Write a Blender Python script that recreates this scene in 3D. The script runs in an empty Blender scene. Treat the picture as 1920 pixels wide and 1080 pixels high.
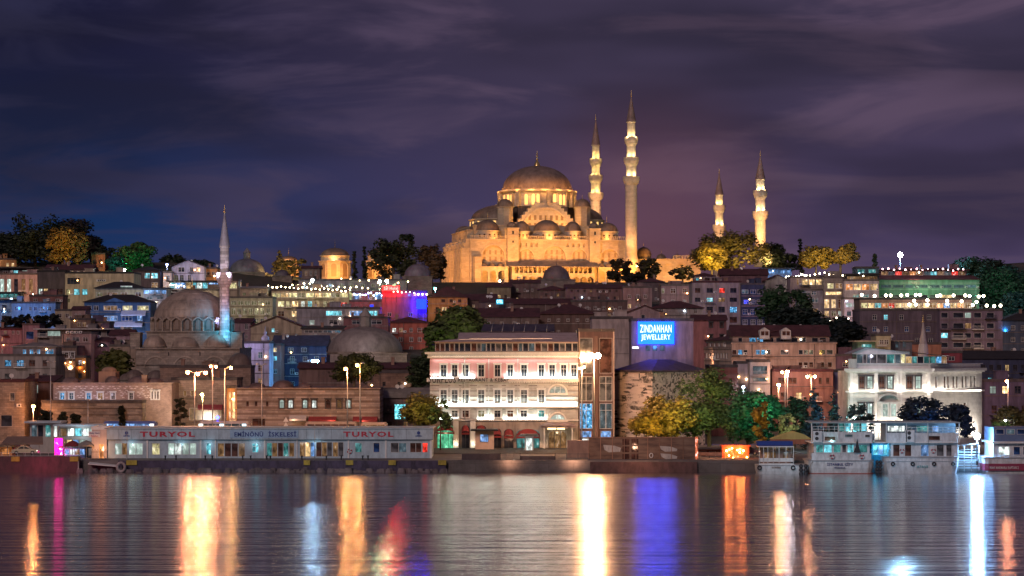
import bpy, math, random
from mathutils import Vector, Matrix
PI = math.pi; R = math.radians
SC = bpy.context.scene; COL = SC.collection
# ---------------------------------------------------------------- camera, sky, city glow fill, exposure
FPX = 4600.0; CH = 20.0; HY = 655.0
cam = bpy.data.objects.new('camera', bpy.data.cameras.new('camera')); COL.objects.link(cam)
cam.location = (0, 0, CH); cam.rotation_euler = (PI/2, 0, 0)
cam.data.sensor_width = 36; cam.data.lens = 36*FPX/1920; cam.data.shift_y = (HY-540)/1920
cam.data.clip_start = 1; cam.data.clip_end = 9000
SC.camera = cam
SC.view_settings.view_transform = 'Standard'; SC.view_settings.look = 'None'
SC.view_settings.exposure = 0.0; SC.view_settings.gamma = 1
SC.cycles.use_denoising = True
SC.cycles.max_bounces = 5; SC.cycles.diffuse_bounces = 2; SC.cycles.glossy_bounces = 3
SC.cycles.transmission_bounces = 2; SC.cycles.transparent_max_bounces = 4
SC.cycles.sample_clamp_indirect = 40; SC.cycles.caustics_reflective = False; SC.cycles.caustics_refractive = False
SC.cycles.use_light_tree = True

W = bpy.data.worlds.new('World'); SC.world = W; W.use_nodes = True
def world():
    nt = W.node_tree; N = nt.nodes; L = nt.links; N.clear()
    def n(t, **k):
        x = N.new(t)
        for a, b in k.items(): setattr(x, a, b)
        return x
    out = n('ShaderNodeOutputWorld'); bg = n('ShaderNodeBackground'); L.new(bg.outputs[0], out.inputs[0])
    tc = n('ShaderNodeTexCoord'); sep = n('ShaderNodeSeparateXYZ'); L.new(tc.outputs['Generated'], sep.inputs[0])
    def mr(src, a, b, c=0, d=1, smooth=True):
        m = n('ShaderNodeMapRange'); m.interpolation_type = 'SMOOTHSTEP' if smooth else 'LINEAR'
        L.new(src, m.inputs[0])
        for i, v in zip((1, 2, 3, 4), (a, b, c, d)): m.inputs[i].default_value = v
        return m.outputs[0]
    def mix(f, a, b, typ='MIX'):
        m = n('ShaderNodeMix', data_type='RGBA', blend_type=typ)
        if isinstance(f, float): m.inputs[0].default_value = f
        else: L.new(f, m.inputs[0])
        for i, v in ((6, a), (7, b)):
            if isinstance(v, tuple): m.inputs[i].default_value = (*v, 1)
            else: L.new(v, m.inputs[i])
        return m.outputs[2]
    def mul(a, b):
        m = n('ShaderNodeMath', operation='MULTIPLY'); L.new(a, m.inputs[0])
        if isinstance(b, float): m.inputs[1].default_value = b
        else: L.new(b, m.inputs[1])
        return m.outputs[0]
    # azimuth: x runs from -0.2 (left of the view) to 0.2; height: z from 0 to 0.14
    ax = mr(sep.outputs[0], -0.2, 0.05); zz = mr(sep.outputs[2], 0.02, 0.13)
    low = mix(ax, (0.004, 0.028, 0.105), (0.060, 0.042, 0.098))
    high = mix(ax, (0.0085, 0.009, 0.032), (0.042, 0.032, 0.064))
    base = mix(zz, low, high)
    # streaked cloud layers, stretched along the horizon and slanting a little
    rot = n('ShaderNodeMapping'); rot.vector_type = 'POINT'; rot.inputs['Rotation'].default_value = (0, R(12), 0)
    rot.inputs['Scale'].default_value = (1, 1, 4.6); L.new(tc.outputs['Generated'], rot.inputs[0])
    no = n('ShaderNodeTexNoise'); no.inputs['Scale'].default_value = 9.5; no.inputs['Detail'].default_value = 5
    no.inputs['Roughness'].default_value = .55; no.inputs['Distortion'].default_value = .5; L.new(rot.outputs[0], no.inputs[0])
    cl = mr(no.outputs[0], .42, .62)
    cloudc = mix(ax, (0.028, 0.027, 0.066), (0.098, 0.064, 0.108))
    c1 = mix(mul(cl, .75), base, cloudc)
    no2 = n('ShaderNodeTexNoise'); no2.inputs['Scale'].default_value = 6.0; no2.inputs['Detail'].default_value = 3
    mp2 = n('ShaderNodeMapping'); mp2.inputs['Location'].default_value = (3.1, 1.2, 2.2); mp2.inputs['Scale'].default_value = (1, 1, 4)
    mp2.inputs['Rotation'].default_value = (0, R(9), 0)
    L.new(tc.outputs['Generated'], mp2.inputs[0]); L.new(mp2.outputs[0], no2.inputs[0])
    dk = mr(no2.outputs[0], .40, .60)
    c2 = mix(mul(dk, .5), c1, (0.012, 0.011, 0.022))
    # warm glow over the floodlit hilltop: clouds there are lit from below
    vm = n('ShaderNodeVectorMath', operation='DISTANCE'); L.new(tc.outputs['Generated'], vm.inputs[0]); vm.inputs[1].default_value = (0.058, 0.998, 0.045)
    gl = mr(vm.outputs['Value'], 0.0, 0.075, .60, 0)
    c3 = mix(gl, c2, (0.135, 0.055, 0.068))
    # a trace of the physical night sky under the clouds
    sky = n('ShaderNodeTexSky', sky_type='NISHITA', sun_disc=False, sun_elevation=R(-9), sun_rotation=R(150))
    c4 = mix(0.04, c3, sky.outputs[0], 'ADD')
    L.new(c4, bg.inputs[0]); bg.inputs[1].default_value = 1.15
world()
sun = bpy.data.objects.new('moon', bpy.data.lights.new('moon', 'SUN')); COL.objects.link(sun)
sun.data.energy = 1.15; sun.data.angle = R(14); sun.data.color = (1.0, 0.72, 0.68)  # broad warm fill added from behind the camera for the city's ambient light
sun.rotation_euler = (R(58), 0, R(-24))

# ---------------------------------------------------------------- helpers
def X(px, D): return (px-960)*D/FPX
def Z(py, D): return CH-(py-HY)*D/FPX
def P(px, py, D): return Vector((X(px, D), D, Z(py, D)))

class MB:
    def __init__(s): s.v = []; s.f = []; s.i = []; s.m = 0; s.sm = []
    def add(s, vs, fs, smooth=False):
        o = len(s.v); s.v += [tuple(p) for p in vs]
        for f in fs: s.f.append([o+k for k in f]); s.i.append(s.m); s.sm.append(smooth)
        return s
    def poly(s, *p): return s.add(p, [list(range(len(p)))])
    def box(s, x0, x1, y0, y1, z0, z1):
        return s.add([(x0,y0,z0),(x1,y0,z0),(x1,y1,z0),(x0,y1,z0),(x0,y0,z1),(x1,y0,z1),(x1,y1,z1),(x0,y1,z1)],
                     [(0,1,5,4),(1,2,6,5),(2,3,7,6),(3,0,4,7),(4,5,6,7),(3,2,1,0)])
    def prism(s, pts, z0, z1, sc=1.0, cen=(0, 0)):
        n = len(pts); cx, cy = cen
        v = [(x, y, z0) for x, y in pts]+[(cx+(x-cx)*sc, cy+(y-cy)*sc, z1) for x, y in pts]
        return s.add(v, [(k, (k+1) % n, n+(k+1) % n, n+k) for k in range(n)]+[list(range(n, 2*n)), list(range(n-1, -1, -1))])
    def xprism(s, pts, y0, y1):   # polygon in x,z extruded along y
        n = len(pts); v = [(x, y0, z) for x, z in pts]+[(x, y1, z) for x, z in pts]
        return s.add(v, [(k, (k+1) % n, n+(k+1) % n, n+k) for k in range(n)]+[list(range(n-1, -1, -1)), list(range(n, 2*n))])
    def lathe(s, cx, cy, prof, n=24, a0=0, a1=2*PI, smooth=True):
        full = abs(a1-a0-2*PI) < 1e-6; m = n if full else n+1; v = []; f = []
        for r, z in prof:
            for k in range(m):
                a = a0+(a1-a0)*k/n; v.append((cx+r*math.cos(a), cy+r*math.sin(a), z))
        for j in range(len(prof)-1):
            for k in range(n):
                k2 = (k+1) % m
                f.append((j*m+k, j*m+k2, (j+1)*m+k2, (j+1)*m+k))
        return s.add(v, f, smooth)
    def dome(s, cx, cy, zb, r, h, n=32, a0=0, a1=2*PI, ribs=0):
        pr = [(r*math.cos(t*PI/2/9), zb+h*math.sin(t*PI/2/9)) for t in range(9)]+[(0.01, zb+h)]
        s.lathe(cx, cy, pr, n, a0, a1)
        for k in range(ribs):
            a = a0+(a1-a0)*(k+.5)/ribs; w = .5*min(.14, r*.03)
            c, q = math.cos(a), math.sin(a); vs = []
            for t in range(9):
                rr = r*math.cos(t*PI/18)+.07; z = zb+h*math.sin(t*PI/18)+.05
                vs += [(cx+rr*c-w*q, cy+rr*q+w*c, z), (cx+rr*c+w*q, cy+rr*q-w*c, z)]
            s.add(vs, [(2*t, 2*t+1, 2*t+3, 2*t+2) for t in range(8)])
        return s
    def tube(s, a, b, r0, r1=None, n=8):
        r1 = r0 if r1 is None else r1
        a = Vector(a); b = Vector(b); d = (b-a).normalized()
        u = d.orthogonal().normalized(); w = d.cross(u); v = []
        for p, r in ((a, r0), (b, r1)):
            for k in range(n):
                t = 2*PI*k/n; v.append(p+(u*math.cos(t)+w*math.sin(t))*r)
        return s.add(v, [(k, (k+1) % n, n+(k+1) % n, n+k) for k in range(n)]+[list(range(n-1, -1, -1)), list(range(n, 2*n))], True)
    def ball(s, c, r, n=10, q=1.0):
        pr = [(max(.001, r*math.sin(PI*t/6)), c[2]-r*q*math.cos(PI*t/6)) for t in range(7)]
        return s.lathe(c[0], c[1], pr, n)
    def facade(s, x0, x1, z0, z1, y, holes, rec=.25):
        """front wall at y (facing -y) with rectangular or arched holes (a,b,c,d[,arch rise]) and their reveals"""
        hs = [h for h in holes if h[1] > x0+.02 and h[0] < x1-.02]
        hs = [(max(h[0], x0+.02), min(h[1], x1-.02), max(h[2], z0+.02), min(h[3], z1-.02), (h[4] if len(h) > 4 else 0)) for h in hs]
        xs = sorted({round(v, 4) for v in [x0, x1]+[h[0] for h in hs]+[h[1] for h in hs]})
        zs = sorted({round(v, 4) for v in [z0, z1]+[h[2] for h in hs]+[h[3] for h in hs]})
        for zi in range(len(zs)-1):
            zc = (zs[zi]+zs[zi+1])/2; st = None
            for xi in range(len(xs)-1):
                xc = (xs[xi]+xs[xi+1])/2
                inside = any(h[0] < xc < h[1] and h[2] < zc < h[3] for h in hs)
                if not inside and st is None: st = xs[xi]
                if st is not None and (inside or xi == len(xs)-2):
                    e = xs[xi] if inside else xs[xi+1]
                    s.poly((st, y, zs[zi]), (e, y, zs[zi]), (e, y, zs[zi+1]), (st, y, zs[zi+1])); st = None
        for a, b, c, d, ar in hs:
            Y = y+rec; dt = d-ar
            s.poly((a, y, c), (b, y, c), (b, Y, c), (a, Y, c))
            s.poly((a, y, c), (a, Y, c), (a, Y, dt), (a, y, dt)); s.poly((b, Y, c), (b, y, c), (b, y, dt), (b, Y, dt))
            if ar <= 0: s.poly((a, y, d), (a, Y, d), (b, Y, d), (b, y, d))
            else:
                K = 8; cx = (a+b)/2; hw = (b-a)/2
                pt = [(cx-hw*math.cos(PI*k/K), dt+ar*math.sin(PI*k/K)) for k in range(K+1)]
                for k in range(K):
                    cn = (a, y, d) if k < K/2 else (b, y, d)
                    s.poly(cn, (pt[k][0], y, pt[k][1]), (pt[k+1][0], y, pt[k+1][1]))
                    s.poly((pt[k][0], y, pt[k][1]), (pt[k][0], Y, pt[k][1]), (pt[k+1][0], Y, pt[k+1][1]), (pt[k+1][0], y, pt[k+1][1]))
        return s
    def mesh(s, name):
        me = bpy.data.meshes.new(name); me.from_pydata(s.v, [], s.f)
        me.polygons.foreach_set('material_index', s.i); me.polygons.foreach_set('use_smooth', s.sm)
        me.update(); return me
    def build(s, name, mats, parent=None, loc=None, rz=0):
        me = s.mesh(name)
        for m in (mats if isinstance(mats, (list, tuple)) else [mats]): me.materials.append(m)
        return link(name, me, parent, loc, rz)
def link(name, data, parent=None, loc=None, rz=0):
    o = bpy.data.objects.new(name, data); COL.objects.link(o)
    if parent: o.parent = parent
    if loc is not None: o.location = loc
    if rz: o.rotation_euler = (0, 0, rz)
    return o
def tag(o, label=None, cat=None, group=None, kind=None):
    if label: o['label'] = label
    if cat: o['category'] = cat
    if group: o['group'] = group
    if kind: o['kind'] = kind
    return o
def empty(name, loc, label, cat, group=None, rz=0):
    o = link(name, None, None, loc, rz); o.empty_display_size = .5
    return tag(o, label, cat, group)
def struct(o): o['kind'] = 'structure'; return o
def arc(cx, cz, r, h=None, k=12, a0=0, a1=PI):
    h = r if h is None else h
    return [(cx+r*math.cos(a0+(a1-a0)*t/k), cz+h*math.sin(a0+(a1-a0)*t/k)) for t in range(k+1)]
def circ(cx, cy, r, n=8, ph=0): return [(cx+r*math.cos(2*PI*k/n+ph), cy+r*math.sin(2*PI*k/n+ph)) for k in range(n)]
def archband(mb, cx, zs, r, w, y0, y1, h=None, k=12):
    h = r if h is None else h
    o = arc(cx, zs, r+w, h+w, k); i = arc(cx, zs, r, h, k)
    for t in range(k): mb.xprism([i[t], i[t+1], o[t+1], o[t]], y0, y1)

# ---------------------------------------------------------------- materials
_mc = {}
def nodes(name):
    m = bpy.data.materials.new(name); m.use_nodes = True
    nt = m.node_tree; b = nt.nodes['Principled BSDF']; return m, nt, b
def nn(nt, t, **k):
    x = nt.nodes.new(t)
    for a, b in k.items():
        if a.startswith('i_'): x.inputs[a[2:].replace('_', ' ')].default_value = b
        else: setattr(x, a, b)
    return x
def ramp(nt, src, stops):
    r = nn(nt, 'ShaderNodeValToRGB'); e = r.color_ramp.elements
    while len(e) < len(stops): e.new(.5)
    for k, (p, c) in enumerate(stops): e[k].position = p; e[k].color = (*c, 1) if len(c) == 3 else c
    nt.links.new(src, r.inputs[0]); return r.outputs[0]
def coords(nt, scale=(1, 1, 1), wall=False):
    tc = nn(nt, 'ShaderNodeTexCoord'); L = nt.links
    if wall:
        sp = nn(nt, 'ShaderNodeSeparateXYZ'); L.new(tc.outputs['Object'], sp.inputs[0])
        ad = nn(nt, 'ShaderNodeMath', operation='ADD'); L.new(sp.outputs[0], ad.inputs[0]); L.new(sp.outputs[1], ad.inputs[1])
        cb = nn(nt, 'ShaderNodeCombineXYZ'); L.new(ad.outputs[0], cb.inputs[0]); L.new(sp.outputs[2], cb.inputs[1]); src = cb.outputs[0]
    else: src = tc.outputs['Object']
    mp = nn(nt, 'ShaderNodeMapping'); mp.inputs['Scale'].default_value = scale; L.new(src, mp.inputs[0]); return mp.outputs[0]
def mixc(nt, f, a, b, typ='MIX'):
    m = nn(nt, 'ShaderNodeMix', data_type='RGBA', blend_type=typ)
    if isinstance(f, (int, float)): m.inputs[0].default_value = f
    else: nt.links.new(f, m.inputs[0])
    for i, v in ((6, a), (7, b)):
        if isinstance(v, tuple): m.inputs[i].default_value = (*v[:3], 1)
        else: nt.links.new(v, m.inputs[i])
    return m.outputs[2]
def bump(nt, b, src, s=.3, d=.1):
    bp = nn(nt, 'ShaderNodeBump'); bp.inputs['Strength'].default_value = s; bp.inputs['Distance'].default_value = d
    nt.links.new(src, bp.inputs['Height']); nt.links.new(bp.outputs[0], b.inputs['Normal'])
def k3(c): return tuple(round(v, 3) for v in c)
def dim(c, k): return tuple(v*k for v in c)
def plaster(c, stain=.6):
    key = ('pl', k3(c), stain)
    if key in _mc: return _mc[key]
    m, nt, b = nodes('plaster')
    n1 = nn(nt, 'ShaderNodeTexNoise', i_Scale=1.0, i_Detail=6.0, i_Roughness=.65); nt.links.new(coords(nt, (.9, .9, .16)), n1.inputs[0])
    n2 = nn(nt, 'ShaderNodeTexNoise', i_Scale=.35, i_Detail=5.0); nt.links.new(coords(nt), n2.inputs[0])
    a = ramp(nt, n1.outputs[0], [(.38, dim(c, 1-stain)), (.60, c)])
    a2 = mixc(nt, stain*.6, a, ramp(nt, n2.outputs[0], [(.3, dim(c, .55)), (.7, dim(c, 1.15))]))
    oi = nn(nt, 'ShaderNodeObjectInfo')
    nt.links.new(a2, b.inputs['Base Color']); b.inputs['Roughness'].default_value = .9
    bump(nt, b, n1.outputs[0], .25, .06); _mc[key] = m; return m
def stone(c, bw=.9, bh=.38, mort=.5, var=.5, band=None, name='stone', bumps=.5, grime=.8):
    key = ('st', k3(c), bw, bh, mort, var, band, name)
    if key in _mc: return _mc[key]
    m, nt, b = nodes(name); v = coords(nt, wall=True)
    br = nn(nt, 'ShaderNodeTexBrick'); nt.links.new(v, br.inputs[0])
    br.inputs['Scale'].default_value = 1; br.inputs['Brick Width'].default_value = bw; br.inputs['Row Height'].default_value = bh
    br.inputs['Mortar Size'].default_value = .022; br.inputs['Bias'].default_value = 0
    br.inputs['Color1'].default_value = (*dim(c, 1+var*.35), 1); br.inputs['Color2'].default_value = (*dim(c, 1-var*.6), 1)
    br.inputs['Mortar'].default_value = (*dim(c, mort), 1)
    col = br.outputs[0]
    if band:
        bc, per, duty = band
        sp = nn(nt, 'ShaderNodeSeparateXYZ'); nt.links.new(v, sp.inputs[0])
        mm = nn(nt, 'ShaderNodeMath', operation='MODULO'); nt.links.new(sp.outputs[1], mm.inputs[0]); mm.inputs[1].default_value = per
        gt = nn(nt, 'ShaderNodeMath', operation='LESS_THAN'); nt.links.new(mm.outputs[0], gt.inputs[0]); gt.inputs[1].default_value = per*duty
        col = mixc(nt, gt.outputs[0], col, bc)
    n1 = nn(nt, 'ShaderNodeTexNoise', i_Scale=.28, i_Detail=8.0, i_Roughness=.7); nt.links.new(coords(nt), n1.inputs[0])
    st = ramp(nt, n1.outputs[0], [(.34, (.42, .40, .38)), (.56, (1, 1, 1)), (.75, (1.15, 1.12, 1.08))])
    nt.links.new(mixc(nt, grime, col, st, 'MULTIPLY'), b.inputs['Base Color']); b.inputs['Roughness'].default_value = .92
    bump(nt, b, br.outputs['Fac'], -bumps, .05); _mc[key] = m; return m
def rubble(c):
    key = ('rb', k3(c))
    if key in _mc: return _mc[key]
    m, nt, b = nodes('rubble_stone'); v = coords(nt, (1.5, 2.6, 1), wall=True)
    vo = nn(nt, 'ShaderNodeTexVoronoi', distance='MINKOWSKI', i_Scale=1.0, i_Exponent=6.0, i_Randomness=.75); nt.links.new(v, vo.inputs[0])
    sp = nn(nt, 'ShaderNodeSeparateColor'); nt.links.new(vo.outputs['Color'], sp.inputs[0])
    cc = ramp(nt, sp.outputs[0], [(.0, dim(c, .06)), (.34, dim(c, .22)), (.42, dim(c, .8)), (1, dim(c, 1.2))])
    n1 = nn(nt, 'ShaderNodeTexNoise', i_Scale=.22, i_Detail=8.0, i_Roughness=.75); nt.links.new(coords(nt), n1.inputs[0])
    cov = ramp(nt, n1.outputs[0], [(.47, (0, 0, 0)), (.56, (1, 1, 1))])
    nt.links.new(mixc(nt, cov, cc, c), b.inputs['Base Color']); b.inputs['Roughness'].default_value = .95
    bump(nt, b, vo.outputs['Distance'], .6, .15); _mc[key] = m; return m
def tiles(c, name='roof_tiles'):
    key = ('ti', k3(c), name)
    if key in _mc: return _mc[key]
    m, nt, b = nodes(name)
    wv = nn(nt, 'ShaderNodeTexWave', wave_type='BANDS', bands_direction='X', i_Scale=1.3, i_Distortion=.4, i_Detail=2.0); nt.links.new(coords(nt), wv.inputs[0])
    n1 = nn(nt, 'ShaderNodeTexNoise', i_Scale=.6, i_Detail=7.0, i_Roughness=.7); nt.links.new(coords(nt), n1.inputs[0])
    a = ramp(nt, n1.outputs[0], [(.3, dim(c, .45)), (.52, c), (.75, dim(c, 1.5))])
    nt.links.new(mixc(nt, .35, a, wv.outputs[0], 'MULTIPLY'), b.inputs['Base Color']); b.inputs['Roughness'].default_value = .85
    bump(nt, b, wv.outputs[0], .5, .08); _mc[key] = m; return m
def lead(c=(.20, .18, .17)):
    key = ('ld', k3(c))
    if key in _mc: return _mc[key]
    m, nt, b = nodes('lead_sheet')
    n1 = nn(nt, 'ShaderNodeTexNoise', i_Scale=.5, i_Detail=8.0, i_Roughness=.7); nt.links.new(coords(nt, (1, 1, .5)), n1.inputs[0])
    nt.links.new(ramp(nt, n1.outputs[0], [(.32, dim(c, .55)), (.5, c), (.72, dim(c, 1.45))]), b.inputs['Base Color'])
    b.inputs['Roughness'].default_value = .62; b.inputs['Metallic'].default_value = .15
    bump(nt, b, n1.outputs[0], .3, .1); _mc[key] = m; return m
def paint(c, rough=.5, metal=0, name='paint', var=.2):
    key = ('pa', k3(c), rough, metal, name, var)
    if key in _mc: return _mc[key]
    m, nt, b = nodes(name)
    n1 = nn(nt, 'ShaderNodeTexNoise', i_Scale=1.2, i_Detail=6.0, i_Roughness=.7); nt.links.new(coords(nt, (1, 1, .4)), n1.inputs[0])
    nt.links.new(ramp(nt, n1.outputs[0], [(.35, dim(c, 1-var)), (.6, c)]), b.inputs['Base Color'])
    b.inputs['Roughness'].default_value = rough; b.inputs['Metallic'].default_value = metal
    _mc[key] = m; return m
def glow(c, s, name='lamp_glass', sample=True):
    key = ('gl', k3(c), s, name)
    if key in _mc: return _mc[key]
    m, nt, b = nodes(name)
    b.inputs['Base Color'].default_value = (*c, 1); b.inputs['Emission Color'].default_value = (*c, 1); b.inputs['Emission Strength'].default_value = s
    if not sample: m.cycles.emission_sampling = 'NONE'
    _mc[key] = m; return m
def litpane(c, s, lo=.12, sc=1.4):
    key = ('lp', k3(c), s, lo, sc)
    if key in _mc: return _mc[key]
    m, nt, b = nodes('lit_interior'); L = nt.links
    oi = nn(nt, 'ShaderNodeObjectInfo'); v = coords(nt, (sc, sc, sc*.55))
    ad = nn(nt, 'ShaderNodeVectorMath', operation='ADD'); L.new(v, ad.inputs[0]); L.new(oi.outputs['Location'], ad.inputs[1])
    n1 = nn(nt, 'ShaderNodeTexNoise', i_Scale=1.0, i_Detail=3.0, i_Roughness=.6); L.new(ad.outputs[0], n1.inputs[0])
    hot = tuple(min(1.0, x*.5+.5) for x in c)
    col = ramp(nt, n1.outputs[0], [(.36, dim(c, lo)), (.50, dim(c, .6)), (.60, c), (.70, dim(hot, 1.7))])
    mr = nn(nt, 'ShaderNodeMapRange'); L.new(oi.outputs['Random'], mr.inputs[0]); mr.inputs[3].default_value = s*.55; mr.inputs[4].default_value = s*1.3
    L.new(col, b.inputs['Emission Color']); L.new(mr.outputs[0], b.inputs['Emission Strength'])
    b.inputs['Base Color'].default_value = (*dim(c, .1), 1); b.inputs['Roughness'].default_value = .15
    m.cycles.emission_sampling = 'NONE'; _mc[key] = m; return m
def darkglass(c=(.012, .014, .02)):
    key = ('dg', k3(c))
    if key in _mc: return _mc[key]
    m, nt, b = nodes('dark_glass')
    n1 = nn(nt, 'ShaderNodeTexNoise', i_Scale=.9, i_Detail=2.0); nt.links.new(coords(nt), n1.inputs[0])
    nt.links.new(ramp(nt, n1.outputs[0], [(.4, c), (.65, dim(c, 3.2))]), b.inputs['Base Color'])
    b.inputs['Roughness'].default_value = .08; bump(nt, b, n1.outputs[0], .04, .1); _mc[key] = m; return m
def foliage(c, c2, name='leaves'):
    key = ('fo', k3(c), k3(c2))
    if key in _mc: return _mc[key]
    m, nt, b = nodes(name); L = nt.links
    g = nn(nt, 'ShaderNodeNewGeometry'); n1 = nn(nt, 'ShaderNodeTexNoise', i_Scale=.35, i_Detail=3.0); L.new(coords(nt), n1.inputs[0])
    ad = nn(nt, 'ShaderNodeMath', operation='MULTIPLY_ADD'); L.new(g.outputs['Random Per Island'], ad.inputs[0]); ad.inputs[1].default_value = .55; L.new(n1.outputs[0], ad.inputs[2])
    col = ramp(nt, ad.outputs[0], [(.45, c), (1.0, c2)])
    L.new(col, b.inputs['Base Color']); b.inputs['Roughness'].default_value = .7
    tr = nn(nt, 'ShaderNodeBsdfTranslucent'); L.new(col, tr.inputs[0]); mx = nn(nt, 'ShaderNodeMixShader'); mx.inputs[0].default_value = .3
    L.new(b.outputs[0], mx.inputs[1]); L.new(tr.outputs[0], mx.inputs[2]); L.new(mx.outputs[0], nt.nodes['Material Output'].inputs[0])
    _mc[key] = m; return m

WHITE = paint((.72, .72, .70), .5, name='white_paint'); FRAMEW = paint((.62, .60, .58), .5, name='white_frame'); FRAMED = paint((.06, .05, .05), .5, name='dark_frame')
METAL = paint((.45, .44, .42), .45, .4, 'galvanised_steel'); DARKM = paint((.03, .03, .035), .5, .3, 'dark_metal')
TILE = tiles((.12, .055, .045)); TILE2 = tiles((.10, .075, .065)); FLATR = tiles((.10, .085, .085), 'flat_roof'); BLACKR = tiles((.025, .022, .026), 'dark_roof')
LEAD = lead(); LEADM = lead((.34, .29, .25)); BARK = paint((.09, .065, .045), .95, name='bark', var=.6)
GOLD = paint((.75, .55, .22), .3, .8, 'gilt')
CONC = stone((.16, .145, .14), 4.0, 1.4, .6, .3, name='concrete', bumps=.2)
PANES = dict(
    dark=darkglass(), blue=darkglass((.01, .03, .09)), grey=darkglass((.05, .052, .055)), brown=darkglass((.045, .022, .016)),
    dim=litpane((.42, .40, .20), .35), dimw=litpane((.75, .42, .18), .35), warm=litpane((1, .66, .30), 1.5), yellow=litpane((.95, .85, .42), 1.3),
    cyan=litpane((.22, .80, .95), 1.3), teal=litpane((.10, .42, .42), .8), white=litpane((.85, .95, .90), 1.6), lblue=litpane((.25, .50, 1.0), 1.1),
    deep=litpane((.03, .06, .9), 2.2), orange=litpane((1, .38, .12), 1.5), red=litpane((1, .05, .03), 1.6), green=litpane((.15, .75, .4), 1.0),
    dots=litpane((.12, .5, .95), .9, lo=.02, sc=3.5), frost=litpane((.62, .80, .72), .9, lo=.45), sky=litpane((.28, .45, .55), .22))

_wc = {}
def winmesh(w, h, style):
    key = (round(w*20), round(h*20), style)
    if key in _wc: return _wc[key]
    w = key[0]/20; h = key[1]/20; f = MB(); t = .07 if w < 3 else .1; x = w/2; z = h/2
    if style == 'plain': t = .05
    if style == 'surround':
        o = .22; f.box(-x-o, -x+.02, -.1, .2, -z-o, z+o); f.box(x-.02, x+o, -.1, .2, -z-o, z+o); f.box(-x+.02, x-.02, -.1, .2, z-.02, z+o); f.box(-x+.02, x-.02, -.15, .2, -z-o, -z+.02)
        f.box(-x-o-.1, x+o+.1, -.28, -.1, z+o*.7, z+o+.14)
    else:
        f.box(-x, -x+t, .03, .2, -z, z); f.box(x-t, x, .03, .2, -z, z); f.box(-x+t, x-t, .03, .2, z-t, z); f.box(-x+t, x-t, -.06, .2, -z, -z+t)
    if style in ('surround', 'cross'):
        tw = .02 if style == 'surround' else .035
        f.box(-tw, tw, .08, .17, -z+t, z-t); f.box(-x+t, x-t, .09, .16, z*.3-.03, z*.3+.03)
    if style == 'bars':
        n = max(2, round(w/1.1))
        for k in range(1, n): f.box(-x+w*k/n-.05, -x+w*k/n+.05, .06, .17, -z+t, z-t)
        f.box(-x+t, x-t, .08, .165, z*.45-.03, z*.45+.03)
    p = MB(); p.poly((-x, .19, -z), (x, .19, -z), (x, .19, z), (-x, .19, z))
    _wc[key] = (f.mesh('window'), p.mesh('pane')); return _wc[key]
def window(parent, x, y, z, w, h, kind='dark', style='cross', frame=None, sub=True, rz=0, name='window', pane='pane', prec=0):
    fm, pm = _winm(w, h, style, frame or FRAMEW, PANES[kind] if isinstance(kind, str) else kind)
    o = link(name, fm, parent, (x, y, z), rz); q = link(pane, pm, o, (0, prec, 0)); return o
_wm = {}
def _winm(w, h, style, fmat, pmat):
    key = (round(w*20), round(h*20), style, fmat.name, pmat.name)
    if key not in _wm:
        a, b = winmesh(w, h, style); a = a.copy(); b = b.copy(); a.materials.append(fmat); b.materials.append(pmat); _wm[key] = (a, b)
    return _wm[key]

class Front:
    """a house front running from (px0, D0) to (px1, D1); pixel columns and rows of the photo are turned into metres on that plane"""
    def __init__(s, px0, px1, pyt, pyb, D):
        D0, D1 = D if isinstance(D, tuple) else (D, D)
        s.p0 = Vector((X(px0, D0), D0)); s.p1 = Vector((X(px1, D1), D1)); d = s.p1-s.p0
        s.w = d.length; s.rz = math.atan2(d.y, d.x); s.d = d; s.D0 = D0
        s.zb = Z(pyb, D0); s.h = Z(pyt, D0)-s.zb; s.yt = pyt
    def x(s, px):
        k = (px-960)/FPX; return (k*s.p0.y-s.p0.x)/(s.d.x-k*s.d.y)*s.w
    def dd(s, px): return s.p0.y+s.x(px)/s.w*s.d.y
    def z(s, py, px=None): return Z(py, s.dd(px) if px is not None else s.D0)-s.zb
    def loc(s): return (s.p0.x, s.p0.y, s.zb)

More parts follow.
